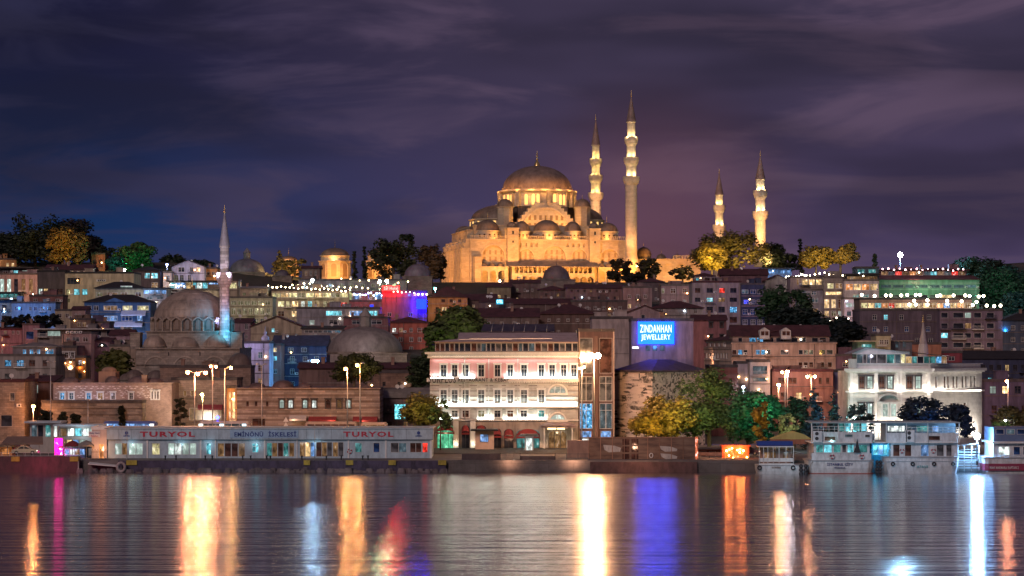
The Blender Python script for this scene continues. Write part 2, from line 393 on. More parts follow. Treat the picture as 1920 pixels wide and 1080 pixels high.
def roof_mesh(kind, w, dp, h, hr, ov=.4):
    b = MB(); x0, x1, y0, y1 = -ov, w+ov, -ov, dp+ov
    if kind == 'flat':
        b.box(0.02, w-.02, 0.02, dp-.02, h-.25, h+.03)
        b.box(-.1, w+.1, -.1, .22, h+.03, h+.55); b.box(-.1, w+.1, dp-.22, dp+.1, h+.03, h+.55)
        b.box(-.1, .22, .22, dp-.22, h+.03, h+.55); b.box(w-.22, w+.1, .22, dp-.22, h+.03, h+.55)
    elif kind == 'slab': b.box(-ov*2, w+ov*2, -ov*3, dp+ov, h, h+.3)
    elif kind == 'hip':
        e = min((x1-x0), (y1-y0))/2*.98; yc = (y0+y1)/2
        b.box(x0, x1, y0, y1, h-.15, h+.06)
        if (x1-x0) >= (y1-y0): r0, r1 = (x0+e, yc), (x1-e, yc)
        else: xc = (x0+x1)/2; r0, r1 = (xc, y0+e), (xc, y1-e)
        v = [(x0, y0, h+.06), (x1, y0, h+.06), (x1, y1, h+.06), (x0, y1, h+.06), (*r0, h+hr), (*r1, h+hr)]
        b.add(v, [(0, 1, 5, 4), (1, 2, 5), (2, 3, 4, 5), (3, 0, 4)] if (x1-x0) >= (y1-y0) else [(0, 1, 4), (1, 2, 5, 4), (2, 3, 5), (3, 0, 4, 5)])
    elif kind == 'gable':   # ridge parallel to the front
        yc = (y0+y1)/2; b.add([(x0, y0, h-.1), (x1, y0, h-.1), (x1, y1, h-.1), (x0, y1, h-.1), (x0, yc, h+hr), (x1, yc, h+hr)], [(0, 1, 5, 4), (2, 3, 4, 5), (1, 2, 5), (3, 0, 4), (3, 2, 1, 0)])
    elif kind == 'front':   # ridge runs back, gable towards the water
        xc = (x0+x1)/2; t = .22
        for s_ in ((x0, xc), (x1, xc)):
            a, c = s_; b.add([(a, y0, h-.1), (c, y0, h+hr), (c, y1, h+hr), (a, y1, h-.1), (a, y0, h-.1+t), (c, y0, h+hr+t), (c, y1, h+hr+t), (a, y1, h-.1+t)],
                           [(0, 1, 2, 3), (4, 5, 6, 7), (0, 1, 5, 4), (1, 2, 6, 5), (2, 3, 7, 6), (3, 0, 4, 7)])
    elif kind == 'shed':
        b.add([(x0, y0, h), (x1, y0, h), (x1, y1, h+hr), (x0, y1, h+hr), (x0, y0, h+.2), (x1, y0, h+.2), (x1, y1, h+hr+.2), (x0, y1, h+hr+.2)],
              [(0, 1, 5, 4), (1, 2, 6, 5), (2, 3, 7, 6), (3, 0, 4, 7), (4, 5, 6, 7), (3, 2, 1, 0)])
    return b
rnd = random.Random(7)
def chimney(parent, x, y, z, s=1.0):
    b = MB(); b.box(-.35*s, .35*s, -.35*s, .35*s, -1, 1.1*s); b.box(-.45*s, .45*s, -.45*s, .45*s, 1.1*s, 1.28*s)
    b.build('chimney', plaster((.28, .17, .13)), parent, (x, y, z))
def dish(parent, x, y, z, s=1.0):
    b = MB(); b.tube((0, 0, -1.0), (0, 0, .5*s), .04, n=5)
    K = 10; c = Vector((0, -.12, .7*s)); nrm = Vector((.3, -1, .5)).normalized(); u = nrm.orthogonal().normalized(); w = nrm.cross(u)
    v = [c-nrm*.12]+[c+(u*math.cos(2*PI*k/K)+w*math.sin(2*PI*k/K))*.45*s for k in range(K)]
    b.add(v, [(0, 1+k, 1+(k+1) % K) for k in range(K)], True); b.tube(c, c+nrm*.4, .02, n=4)
    b.build('satellite_dish', FRAMEW, parent, (x, y, z))
def acunit(parent, x, y, z):
    b = MB(); b.box(-.42, .42, -.35, 0, -.3, .3); b.m = 1
    b.add([(.1+.2*math.cos(t*PI/5), -.355, .2*math.sin(t*PI/5)) for t in range(10)], [list(range(9, -1, -1))])
    b.build('air_conditioner', [FRAMEW, DARKM], parent, (x, y, z))
NB = []
def house(label, px0, px1, pyt, pyb, D, dp, wall, roof='flat', rmat=None, hr=1.6, rows=(), name='house', cat='house', group='houses on the hillside',
          extra=3, clutter=1, ledges=(), ledmat=None, rec=.3, ov=.4, deco=None, decomat=None):
    f = Front(px0, px1, pyt, pyb, D); root = empty(name, f.loc(), label, cat, group, f.rz)
    holes = []; wins = []
    for row in rows:
        kinds, y0, y1, xs, w = row[:5]; style = row[5] if len(row) > 5 else 'cross'; arch = row[6] if len(row) > 6 else 0
        for i, px in enumerate(xs):
            kd = kinds[i % len(kinds)] if isinstance(kinds, (list, tuple)) else kinds
            if kd in ('brown', 'dark', 'grey') and cat == 'house' and rnd.random() < .19: kd = rnd.choice(['dimw', 'warm', 'dim', 'dimw', 'frost', 'cyan'])
            ww = w[i % len(w)] if isinstance(w, (list, tuple)) else w
            a, b = f.x(px-ww/2), f.x(px+ww/2); c, d = f.z(y1, px), f.z(y0, px)
            if a < .05: a = .05
            if b > f.w-.05: b = f.w-.05
            if b-a < .2 or d-c < .2: continue
            a, b, c, d = [round(q*20)/20 for q in (a, b, c, d)]
            holes.append((a, b, c, d, (b-a)/2*.9 if arch else 0)); wins.append((a, b, c, d, kd, style))
    extra = max(extra, f.zb-ground(f.p0.x, f.D0)+1, f.zb-ground(f.p1.x, f.p1.y)+1)
    if group == 'houses on the hillside' and wins and extra > 2.5:
        low = min(q[2] for q in wins); src = [q for q in wins if q[2] < low+.6 and q[1]-q[0] < 3.5 and q[3]-q[2] < 2.6]; r3 = random.Random(len(label)); pitch = 3.1; kz = 1
        while low-kz*pitch > -extra+1 and low-kz*pitch > -7 and src:
            for a, b, c, d, kd, st in src:
                if r3.random() < .2: continue
                c2 = round((c-kz*pitch)*20)/20; d2 = c2+(d-c); holes.append((a, b, c2, d2, 0)); wins.append((a, b, c2, d2, r3.choice(['dark', 'brown', 'dark', 'grey', 'dimw', 'brown', 'warm' if r3.random() < .5 else 'dim']), 'cross' if st == 'bars' else st))
            kz += 1
    m = MB(); m.facade(0, f.w, -extra, f.h, 0, holes, rec)
    m.poly((f.w, 0, -extra), (f.w, dp, -extra), (f.w, dp, f.h), (f.w, 0, f.h)); m.poly((0, dp, -extra), (0, 0, -extra), (0, 0, f.h), (0, dp, f.h))
    m.poly((f.w, dp, -extra), (0, dp, -extra), (0, dp, f.h), (f.w, dp, f.h)); m.poly((0, 0, f.h), (f.w, 0, f.h), (f.w, dp, f.h), (0, dp, f.h))
    if roof == 'front': m.xprism([(0, f.h), (f.w, f.h), (f.w/2, f.h+hr)], .01, dp-.01)
    if deco: m.m = 1; deco(m, f); m.m = 0
    w_ = m.build('wall', [wall, decomat] if deco else wall, root)
    fr = FRAMEW if (hash(label) % 3) else FRAMED
    fr = FRAMEW if sum(map(ord, label)) % 3 else FRAMED
    for a, b, c, d, kd, st in wins: window(root, (a+b)/2, 0, (c+d)/2, b-a, d-c, kd, st, fr, sub=f.D0 < 620)
    if group == 'houses on the hillside':
        r4 = random.Random(sum(map(ord, label))+5)
        for a, b, c, d, kd, st in wins:
            u = r4.random()
            if u < .16 and b-a < 3.2 and d-c > .9:
                q = MB(); x0, x1 = max(.02, a-.5), min(f.w-.02, b+.5); q.box(x0, x1, -1.0, -.004, c-.35, c-.2)
                n = max(4, int((x1-x0)/.28))
                for k in range(n+1): xx = x0+.03+(x1-x0-.06)*k/n; q.box(xx-.02, xx+.02, -.98, -.94, c-.2, c+.62)
                q.box(x0, x1, -.99, -.93, c+.62, c+.68); q.build('balcony', [r4.choice([DARKM, FRAMEW, wall])], root)
            elif u < .26 and c > -2: acunit(root, min(f.w-.5, b+.55), -.01, c+.2)
        zs_ = sorted({round(w_[2], 1) for w_ in wins})
        if zs_ and f.h > 4:
            q = MB(); lastz = -99
            for zz in zs_:
                if zz-lastz > 2.2: q.box(-.04, f.w+.04, -.09, -.004, zz-.55, zz-.42); lastz = zz
            for _ in range(max(1, int(f.w/9))):
                xx = r4.uniform(.03, .97)*f.w
                if all(abs(xx-(w_[0]+w_[1])/2) > (w_[1]-w_[0])/2+.1 for w_ in wins): q.tube((xx, -.13, -extra+1), (xx, -.13, f.h), .06, n=5)
            q.build('trim', plaster(r4.choice([(.10, .085, .08), (.34, .30, .28), (.18, .14, .12)])), root)
        for _ in range(r4.choice([0, 1, 1, 2])):
            q = MB(); xx = r4.uniform(.1, .9)*f.w; zz = r4.uniform(-.1, .95)*f.h; cc = r4.choice([(1, .62, .28), (1, .45, .15), (1, .85, .6), (.55, .8, 1), (1, .55, .2)])
            q.box(xx-.08, xx+.08, -.25, -.004, zz+.1, zz+.16); q.m = 1; q.ball((xx, -.28, zz), r4.uniform(.10, .2), 6); q.build('wall_lamp', [DARKM, glow(cc, 26, 'wall_lamp_glass', False)], root)
        for _ in range(2 if roof in ('flat', 'slab') and clutter else 0):
            if f.w < 5: break
            hw, hh = r4.uniform(.7, 1.6), r4.uniform(1.0, 2.2); xx, yy = r4.uniform(hw+.5, f.w-hw-.5), r4.uniform(2.5, max(2.6, dp-2))
            q = MB(); q.box(xx-hw, xx+hw, yy-1.2, yy+1.2, f.h+.02, f.h+hh); q.box(xx-hw-.15, xx+hw+.15, yy-1.35, yy+1.35, f.h+hh, f.h+hh+.15); q.build('roof_hut', wall, root)
    if ledges:
        l = MB()
        for py in ledges: zz = f.z(py); l.box(-.15, f.w+.15, -.22, -.003, zz-.14, zz+.14)
        l.build('ledge', ledmat or wall, root)
    if roof: roof_mesh(roof, f.w, dp, f.h, hr, ov).build('roof', rmat or (FLATR if roof in ('flat', 'slab') else TILE), root)
    rs = random.Random(sum(map(ord, label)))
    if clutter:
        for _ in range(clutter):
            x = rs.uniform(.15, .85)*f.w; y = rs.uniform(.3, .7)*dp; zt = f.h+(hr*.45 if roof in ('hip', 'gable', 'front') else 0)
            (chimney if rs.random() < .5 else dish)(root, x, y, zt+.5)
    root['_w'] = f.w; root['_h'] = f.h; NB.append(root); return root, f
def awning(parent, f, px0, px1, pyt, pyb, mat, out=1.6, name='awning'):
    a, b = f.x(px0), f.x(px1); z1, z0 = f.z(pyt), f.z(pyb); m = MB()
    m.add([(a, -.01, z1), (b, -.01, z1), (b, -out, z0), (a, -out, z0), (a, -.01, z1-.12), (b, -.01, z1-.12), (b, -out, z0-.12), (a, -out, z0-.12)],
          [(0, 1, 2, 3), (7, 6, 5, 4), (3, 2, 6, 7), (0, 3, 7, 4), (1, 5, 6, 2), (0, 4, 5, 1)])
    m.box(a, b, -out-.03, -out-.005, z0-.35, z0-.0); return m.build(name, mat, parent)
def text(body, parent, x0, x1, z0, z1, y, mat, name='lettering', ext=.03, bold=.012, sp=1.12):
    c = bpy.data.curves.new(name, 'FONT'); c.body = body; c.extrude = ext; c.offset = bold; c.space_character = sp; c.materials.append(mat); c.resolution_u = 2
    o = link(name, c, parent); bpy.context.view_layer.update()
    bb = [Vector(q) for q in o.bound_box]; ax, bx = min(q.x for q in bb), max(q.x for q in bb); ay, by = min(q.y for q in bb), max(q.y for q in bb)
    sx, sy = (x1-x0)/max(.01, bx-ax), (z1-z0)/max(.01, by-ay)
    me = bpy.data.meshes.new_from_object(o); bpy.data.objects.remove(o); bpy.data.curves.remove(c)
    o = link(name, me, parent); o.rotation_euler = (PI/2, 0, 0); o.scale = (sx, sy, 1)
    o.location = (x0-ax*sx, y, z0-ay*sy); return o
def light(kind, loc, power, color, radius=.3, rot=None, size=None, spot=None, name=None, blend=.6):
    back = kind == 'POINT' and name != 'street_light'
    if back: kind = 'SPOT'; spot = R(168); blend = .35; rot = (R(106), 0, 0)   # all but street lights become spots throwing light away from the water
    d = bpy.data.lights.new(name or kind.lower()+'_light', kind); d.energy = power; d.color = color
    if kind == 'AREA': d.shape = 'RECTANGLE'; d.size, d.size_y = size
    else: d.shadow_soft_size = radius
    if kind == 'SPOT': d.spot_size = spot or R(90); d.spot_blend = blend
    o = link(name or kind.lower()+'_light', d, None, loc)
    if rot: o.rotation_euler = rot
    return o
def aim(o, target): o.rotation_euler = (Vector(target)-o.location).to_track_quat('-Z', 'Y').to_euler(); return o

# ---------------------------------------------------------------- ground, water, quay
def sstep(a, b, v): t = max(0, min(1, (v-a)/(b-a))); return t*t*(3-2*t)
def ground(x, y):
    z = 2.0+max(0, min(1, (y-466)/394))**1.6*41.5
    z += 7*sstep(700, 850, y)*(sstep(-60, -120, x)+sstep(95, 150, x))
    z -= 30*sstep(1050, 2500, y)
    return z
def terrain():
    m = MB(); xs = [-1500+60*k for k in range(51)]; ys = [466, 490, 515]+[540+40*k for k in range(14)]+[1150, 1300, 1500, 1800, 2300, 3200, 4500]
    r = random.Random(3)
    v = [(x, y, ground(x, y)+(r.uniform(-.5, .5) if 500 < y < 860 else 0)) for y in ys for x in xs]; n = len(xs)
    m.add(v, [(j*n+i, j*n+i+1, (j+1)*n+i+1, (j+1)*n+i) for j in range(len(ys)-1) for i in range(n-1)], True)
    mt, nt, b = nodes('hill_earth'); n1 = nn(nt, 'ShaderNodeTexNoise', i_Scale=.08, i_Detail=8.0, i_Roughness=.7); nt.links.new(coords(nt), n1.inputs[0])
    nt.links.new(ramp(nt, n1.outputs[0], [(.35, (.02, .028, .014)), (.5, (.05, .04, .03)), (.7, (.08, .065, .05))]), b.inputs['Base Color']); b.inputs['Roughness'].default_value = 1
    struct(m.build('hill', mt))
terrain()
m = MB(); m.box(-900, 900, 400, 466, -6, 1.9); struct(m.build('quay', CONC))
asph = tiles((.055, .05, .05), 'asphalt')
m = MB(); m.box(-900, 900, 424, 448, 1.91, 1.99); struct(m.build('road', asph))
def water():
    m = MB(); m.add([(-3000, -400, 0), (3000, -400, 0), (3000, 401, 0), (-3000, 401, 0)], [(0, 1, 2, 3)])
    mt, nt, b = nodes('harbour_water'); L = nt.links
    b.inputs['Base Color'].default_value = (.010, .011, .014, 1); b.inputs['IOR'].default_value = 1.33; b.inputs['Roughness'].default_value = .15
    b.inputs['Specular IOR Level'].default_value = 1.0
    n1 = nn(nt, 'ShaderNodeTexNoise', i_Scale=1.0, i_Detail=3.0, i_Roughness=.55); L.new(coords(nt, (.035, .34, 1)), n1.inputs[0])
    n2 = nn(nt, 'ShaderNodeTexNoise', i_Scale=1.0, i_Detail=3.0, i_Roughness=.6); L.new(coords(nt, (.22, 1.5, 1)), n2.inputs[0])
    b1 = nn(nt, 'ShaderNodeBump'); b1.inputs['Strength'].default_value = .8; b1.inputs['Distance'].default_value = .45; L.new(n1.outputs[0], b1.inputs['Height'])
    b2 = nn(nt, 'ShaderNodeBump'); b2.inputs['Strength'].default_value = .6; b2.inputs['Distance'].default_value = .12; L.new(n2.outputs[0], b2.inputs['Height'])
    L.new(b1.outputs[0], b2.inputs['Normal']); L.new(b2.outputs[0], b.inputs['Normal'])
    gl = nn(nt, 'ShaderNodeBsdfGlossy'); gl.inputs['Color'].default_value = (.92, .90, .90, 1); gl.inputs['Roughness'].default_value = .17; L.new(b2.outputs[0], gl.inputs['Normal'])
    mx = nn(nt, 'ShaderNodeMixShader'); mx.inputs[0].default_value = .85; L.new(b.outputs[0], mx.inputs[1]); L.new(gl.outputs[0], mx.inputs[2]); L.new(mx.outputs[0], nt.nodes['Material Output'].inputs[0])
    struct(m.build('water', mt))
water()
# ---------------------------------------------------------------- the great hilltop mosque
MX, MY = X(1038, 895), 895.0; MZ = Z(531, 895); MT = R(10.5)
ct, st_ = math.cos(MT), math.sin(MT)
def ml(px, py, y):
    """photo column/row -> local x and height on the mosque's plane at local depth y"""
    k = (px-960)/FPX; x = (k*(MY+y*ct)-MX+y*st_)/(ct-k*st_)
    D = MY+x*st_+y*ct
    return x, Z(py, D)-MZ
def mworld(x, y, z): return Vector((MX+x*ct-y*st_, MY+x*st_+y*ct, MZ+z))
LIME = stone((.50, .42, .31), 1.3, .55, .72, .25, name='limestone', bumps=.35, grime=.4)
LIME2 = stone((.55, .47, .36), 1.3, .55, .8, .2, name='limestone_trim', bumps=.2, grime=.4)
LEADW = lead((.20, .15, .115))
DARKW = darkglass((.05, .03, .02)); LITW = glow((1, .60, .18), 1.3, 'floodlit_pane_glow', False)  # drum panes emit, standing in for floodlight falling on them
def finial(mb, x, y, z, h, r=.22):
    mb.lathe(x, y, [(r*.5, z), (r*1.6, z+.12*h), (r*.5, z+.24*h), (r*.4, z+.3*h), (r*1.25, z+.4*h), (r*.35, z+.5*h), (r*.3, z+.56*h), (r*.9, z+.64*h), (r*.25, z+.72*h), (.02, z+h)], 8)
def hill_mosque():
    root = empty('domed_mosque', (MX, MY, MZ), 'huge floodlit domed mosque crowning the hilltop, glowing gold', 'mosque', None, MT)
    def z0(py, y=0, px=1038): return ml(px, py, y)[1]
    zw = z0(449)
    # front walls with blind arches, back panels behind the arches
    w = MB(); holes = []; panes = []
    def fx(px, y=0): return ml(px, 500, y)[0]
    for cx, r, yb in ((986, 14, 489), (1040, 20, 489), (1086, 14, 489)):
        holes.append((fx(cx-r), fx(cx+r), z0(yb), z0(482)+(fx(cx+r)-fx(cx))*1.0, (fx(cx+r)-fx(cx))))
    for px in (975.6, 986, 996, 1006, 1064, 1074.5, 1085, 1095): holes.append((fx(px)-.42, fx(px)+.42, z0(463), z0(456), .4))
    xL, xl0, xl1, xr0, xr1, xR = fx(882), fx(950), fx(971), fx(1104), fx(1124), fx(1173)
    w.facade(xl1, xr0, 0, zw, 0, holes, .7)
    hl = [(fx(904), fx(946), z0(493), z0(482)+(fx(946)-fx(925)), fx(946)-fx(925))]
    w.facade(xL, xl0, 0, zw, 0, hl, .9)
    hr_ = [(fx(1126), fx(1160), z0(495), z0(484)+(fx(1160)-fx(1143)), fx(1160)-fx(1143))]
    w.facade(xr1, xR, 0, zw, 0, hr_, .9)
    w.poly((xL, 0, -4), (xR, 0, -4), (xR, 0, 0), (xL, 0, 0))
    w.box(xl1, xr0, .71, 1.2, 0, zw-.3); w.box(xL+.05, xl0, .91, 1.4, 0, zw-.3); w.box(xr1, xR-.05, .91, 1.4, 0, zw-.3)
    # flanks, back and flat roof of the hall
    w.poly((xL, 56, -4), (xL, 0, -4), (xL, 0, zw), (xL, 56, zw)); w.poly((xR, 0, -4), (xR, 56, -4), (xR, 56, zw), (xR, 0, zw))
    w.poly((xR, 56, -4), (xL, 56, -4), (xL, 56, zw), (xR, 56, zw)); w.poly((xL, 0, zw), (xR, 0, zw), (xR, 56, zw), (xL, 56, zw))
    w.build('wall', LIME, root)
    # brown grille windows inside the blind arches
    for a, b, c, d, *_ in [holes[0], holes[1], holes[2]]+hl+hr_:
        n = 3 if b-a < 7.5 else 4
        for i in range(n):
            for j in range(2):
                zc = c+(d-c)*(.22+.38*j); xc = a+(b-a)*(i+.5)/n
                q = MB(); q.box(xc-.38, xc+.38, .60, .72, zc-.8, zc+.8)
                q.build('window', paint((.30, .22, .14), .6, name='brown_grille'), root, (0, .18 if a < fx(950) or a > fx(1110) else -.02, 0))
    t = MB(); 
    for a, b, c, d, ar in holes[:3]+hl+hr_: archband(t, (a+b)/2, d-ar, ar, .45, -.22, -.003)
    t.box(xL-.2, xl0, -.35, -.003, zw-.45, zw+.05); t.box(xl1, xr0, -.35, -.003, zw-.45, zw+.05); t.box(xr1, xR+.2, -.35, -.003, zw-.45, zw+.05)
    t.build('cornice', LIME2, root)
    # balustrade on the roof edge
    for a, b in ((xl1, xr0), (xr1, xR), (xL, xl0)):
        q = MB(); q.box(a, b, .1, .35, zw+1.05, zw+1.25); n = int((b-a)/.75)
        for k in range(n+1): xx = a+(b-a-.25)*k/n; q.box(xx, xx+.22, .12, .33, zw+.05, zw+1.05)
        q.build('balustrade', LIME2, root)
    # stair towers with little domes
    for a, b in ((xl0, xl1), (xr0, xr1)):
        q = MB(); zt = z0(430); q.box(a, b, -1.6, 3.2, -4, zt); q.box(a-.25, b+.25, -1.85, 3.45, zt, zt+.4); q.box(a-.2, b+.2, -1.8, -1.601, z0(442)-.2, z0(442)+.2)
        tw = q.build('tower', LIME, root)
        c = (a+b)/2; q = MB(); q.lathe(c, .8, [(1.8, zt+.4), (1.8, zt+1.0)], 12, smooth=False); q.dome(c, .8, zt+1.0, 1.9, 1.6, 20, ribs=12); q.build('dome', LEADW, tw)
        q = MB(); q.box(c-.35, c+.35, -1.64, -1.605, z0(440), z0(434)); q.box(c-.3, c+.3, -1.64, -1.605, z0(456), z0(452)); q.build('window', DARKM, tw)
        if a == xl0: q = MB(); finial(q, c, .8, zt+2.5, 2.8, .16); q.build('finial', GOLD, tw)
    # two-storey gallery with lean-to lead roof between the towers
    ga, gb = fx(960, -5), fx(1115, -5); zr1 = z0(490); zr0 = z0(498, -5); g = MB(); gh = []
    for k in range(17):
        c = ga+.9+(gb-ga-1.8)*(k+.5)/17; gh.append((c-.62, c+.62, z0(512, -5), z0(501, -5)))
    for px in (971, 984, 998, 1012, 1065, 1080, 1094, 1107): gh.append((fx(px, -5)-1.2, fx(px, -5)+1.2, .2, z0(519, -5), 1.15))
    g.facade(ga, gb, -4, zr0, -5, gh, .5); g.poly((ga, 0, -4), (ga, -5, -4), (ga, -5, zr0), (ga, 0, zr1)); g.poly((gb, -5, -4), (gb, 0, -4), (gb, 0, zr1), (gb, -5, zr0))
    g.box(ga, gb, -4.4, -.05, z0(515, -5)-.2, z0(515, -5)); ggal = g.build('gallery', LIME, root)
    q = MB(); q.add([(ga-1.6, -6.6, zr0-.35), (gb+1.6, -6.6, zr0-.35), (gb+1.6, -.1, zr1+.1), (ga-1.6, -.1, zr1+.1), (ga-1.6, -6.6, zr0-.6), (gb+1.6, -6.6, zr0-.6), (gb+1.6, -.1, zr1-.2), (ga-1.6, -.1, zr1-.2)],
        [(0, 1, 2, 3), (7, 6, 5, 4), (0, 4, 5, 1), (1, 5, 6, 2), (3, 7, 4, 0)]); q.build('roof', LEAD, ggal)
    # side porches with three little domes
    for pa, pb, ds in ((903, 952, (909, 924.5, 940)), (1122, 1168, (1129, 1143, 1157))):
        a, b = fx(pa, -4), fx(pb, -4); zt = z0(502, -4); g = MB(); hh = [(fx(p, -4)-1.15, fx(p, -4)+1.15, .2, z0(508, -4), 1.1) for p in ds]
        g.facade(a, b, -4, zt, -4.2, hh, .5); g.box(a-.2, b+.2, -4.5, -.02, zt, zt+.35)
        g.poly((a, 0, -4), (a, -4.2, -4), (a, -4.2, zt), (a, 0, zt)); g.poly((b, -4.2, -4), (b, 0, -4), (b, 0, zt), (b, -4.2, zt)); por = g.build('porch', LIME, root)
        for p in ds:
            q = MB(); q.dome(fx(p, -4), -2.2, zt+.35, 1.4, 1.35, 16, ribs=10); q.tube((fx(p, -4), -2.2, zt+1.6), (fx(p, -4), -2.2, zt+2.5), .06, n=5); q.build('dome', LEADW, por)
    q = MB(); q.box(fx(890, -3), fx(903, -3), -3.5, -.02, -4, z0(484)); q.box(fx(889.5, -3), fx(903.5, -3), -3.7, -.02, z0(484), z0(484)+.3); q.build('buttress', LIME, root)
    # stepped buttresses on the left flank
    for k, yy in enumerate((1.2, 9.5, 18.5, 28, 37.5, 47)):
        q = MB(); d = 3.0; zt = zw-1.0; q.box(xL-d, xL-.01, yy, yy+3.0, -4, zt-2.2); q.box(xL-d*.75, xL-.01, yy+.2, yy+2.8, zt-2.2, zt-.5); q.box(xL-d-.15, xL-.01, yy-.15, yy+3.15, zt-2.5, zt-2.2)
        q.box(xL-d*.45, xL-.01, yy+.4, yy+2.6, zt-.5, zt+1.2)
        q.dome(xL-d*.5, yy+1.5, zt-.6, 1.1, .9, 12); q.build('buttress', LIME, root)
    # second tier and the row of five flank domes
    x0, _ = ml(893, 430, 7); x1, _ = ml(1148, 430, 7); zt2 = z0(424, 7)
    q = MB(); q.box(x0, x1, 9.5, 50, zw+.01, zt2); q.box(x0-.2, x1+.2, 9.3, 50.2, zt2, zt2+.35)
    q.box(xL+1.2, x0, 14, 50, zw+.01, zt2-1.5); q.box(xL+1, x0, 13.8, 50.2, zt2-1.5, zt2-1.2); q.build('upper_wall', LIME, root)
    for px, rr, pt, pb in ((917, 21.5, 412, 432), (981, 15.5, 415, 433), (1028, 25, 413, 433), (1077, 15.5, 416, 433), (1141, 21, 418, 434)):
        yy = 6.8 if rr < 20 else 7.5; cx, zd = ml(px, pb, yy-3); r = rr*.1955; zd2 = ml(px, pt, yy)[1]
        q = MB(); q.lathe(cx, yy, [(r+.1, zw+.01), (r+.1, zd-.3)], 24, smooth=False); q.lathe(cx, yy, [(r+.1, zd-.3), (r+.45, zd-.2), (r+.45, zd+.05), (r-.2, zd+.08)], 24, smooth=False)
        dr = q.build('drum', LIME2, root)
        q = MB(); q.dome(cx, yy, zd+.06, r, zd2-zd, 32, ribs=24); q.build('dome', LEADW, dr)
        q = MB(); finial(q, cx, yy, zd2, 2.9 if rr > 20 else 2.2, .13); q.build('finial', GOLD, dr)
        for k in range(5 if rr > 20 else 3):
            n_ = 5 if rr > 20 else 3; a = -PI/2+(k-(n_-1)/2)*.45
            w_ = MB(); w_.box(-.35, .35, -.04, .02, 0, 1.1); w_.build('window', DARKW, dr, (cx+(r+.1)*math.cos(a), yy+(r+.1)*math.sin(a), zw+.9), a+PI/2)
    for px in (1003, 1055):   # little lead gables between the domes
        cx, _ = ml(px, 440, 3); q = MB(); q.xprism([(cx-2.4, zw+1.2), (cx+2.4, zw+1.2), (cx, zw+2.3)], 2.2, 6); q.build('roof_gable', LEAD, root)
    # central block with stepped tympanum
    CY = 33.0; cx = ml(1007, 370, CY)[0]; zc = z0(381, 18)
    q = MB(); q.box(cx-9.5, cx+9.5, 21.6, 47, zt2-.5, zc-1.0); q.lathe(cx, CY, [(14.2, zt2), (14.2, zc-3.2), (13.9, zc-1.0), (8, zc-1.0)], 8, PI/8, PI/8+2*PI, smooth=False); q.build('drum_base', lead((.13, .095, .075)), root)
    pts = []; st = [(960, 432), (966, 423), (972, 417), (978, 410), (984, 403), (990, 397), (996, 391), (1003, 385), (1010, 380)]
    L_, R_ = [], []
    for i, (px, py) in enumerate(st):
        x, z = ml(px, py, 18); L_.append((x, z)); xr, zr = ml(1022+(1022-px)*.98+4, py, 18); R_.append((xr, zr))
    q = MB()
    for (xa_, za_), (xb_, zb_) in zip(L_[:-1], L_[1:]): q.box(xa_, xb_, 18, 21.5, zt2-2, zb_)
    for (xa_, za_), (xb_, zb_) in zip(R_[:-1], R_[1:]): q.box(xb_, xa_, 18, 21.5, zt2-2, zb_)
    q.box(L_[-1][0], R_[-1][0], 18, 21.5, zt2-2, L_[-1][1]); tym = q.build('stepped_arch', LIME2, root)
    mx_ = (L_[0][0]+R_[0][0])/2; zs = ml(1022, 430, 18)[1]; ra = 8.4
    q = MB(); archband(q, mx_, zs-.5, ra, .7, 17.4, 17.99, 8.2, 20); q.build('arch_moulding', LIME2, tym)
    q = MB(); 
    for i in range(7):
        for j in range(2):
            xx = mx_+(i-3)*2.05; hz = 8.2*math.sqrt(max(0, 1-((i-3)*2.05/ra)**2))
            if j*2.8+2.6 < hz: q.box(xx-.5, xx+.5, 17.93, 17.99, zs+j*2.8+.6, zs+j*2.8+2.4)
    q.build('window', paint((.22, .15, .09), .5, name='grille'), tym)
    q = MB()  # lead covering on the steps
    for a, b in zip(L_[:-1], L_[1:]): q.box(a[0], b[0], 18.1, 21.4, b[1]+.01, b[1]+.14)
    for a, b in zip(R_[:-1], R_[1:]): q.box(b[0], a[0], 18.1, 21.4, b[1]+.01, b[1]+.14)
    q.build('step_cover', LEAD, tym)
    # weight turrets with ribbed caps at the corners
    for px in (947, 1092):
        x, zb = ml(px, 414, 18.5); ztt = ml(px, 388, 18.5)[1]; zdt = ml(px, 373, 18.5)[1]
        q = MB(); q.lathe(x, 18.5, [(3.0, zt2-1), (3.0, ztt-.4), (3.35, ztt-.3), (3.35, ztt), (2.6, ztt+.02)], 8, PI/8, 2*PI+PI/8, smooth=False); tu = q.build('turret', LIME, root)
        q = MB(); q.dome(x, 18.5, ztt, 3.1, zdt-ztt, 24, ribs=20); q.build('dome', LEADW, tu)
        q = MB(); finial(q, x, 18.5, zdt-.1, 1.7, .12); q.build('finial', GOLD, tu)
        x2 = x+(1.8 if px < 1000 else -1.8)
        for yy in (47.5,):
            q = MB(); q.lathe(x2*.9, yy, [(3.0, zt2-1), (3.0, ztt-.4), (3.35, ztt-.3), (3.35, ztt), (2.6, ztt+.02)], 8, smooth=False); q.dome(x2*.9, yy, ztt, 3.1, zdt-ztt, 20); q.build('turret', LIME, root)
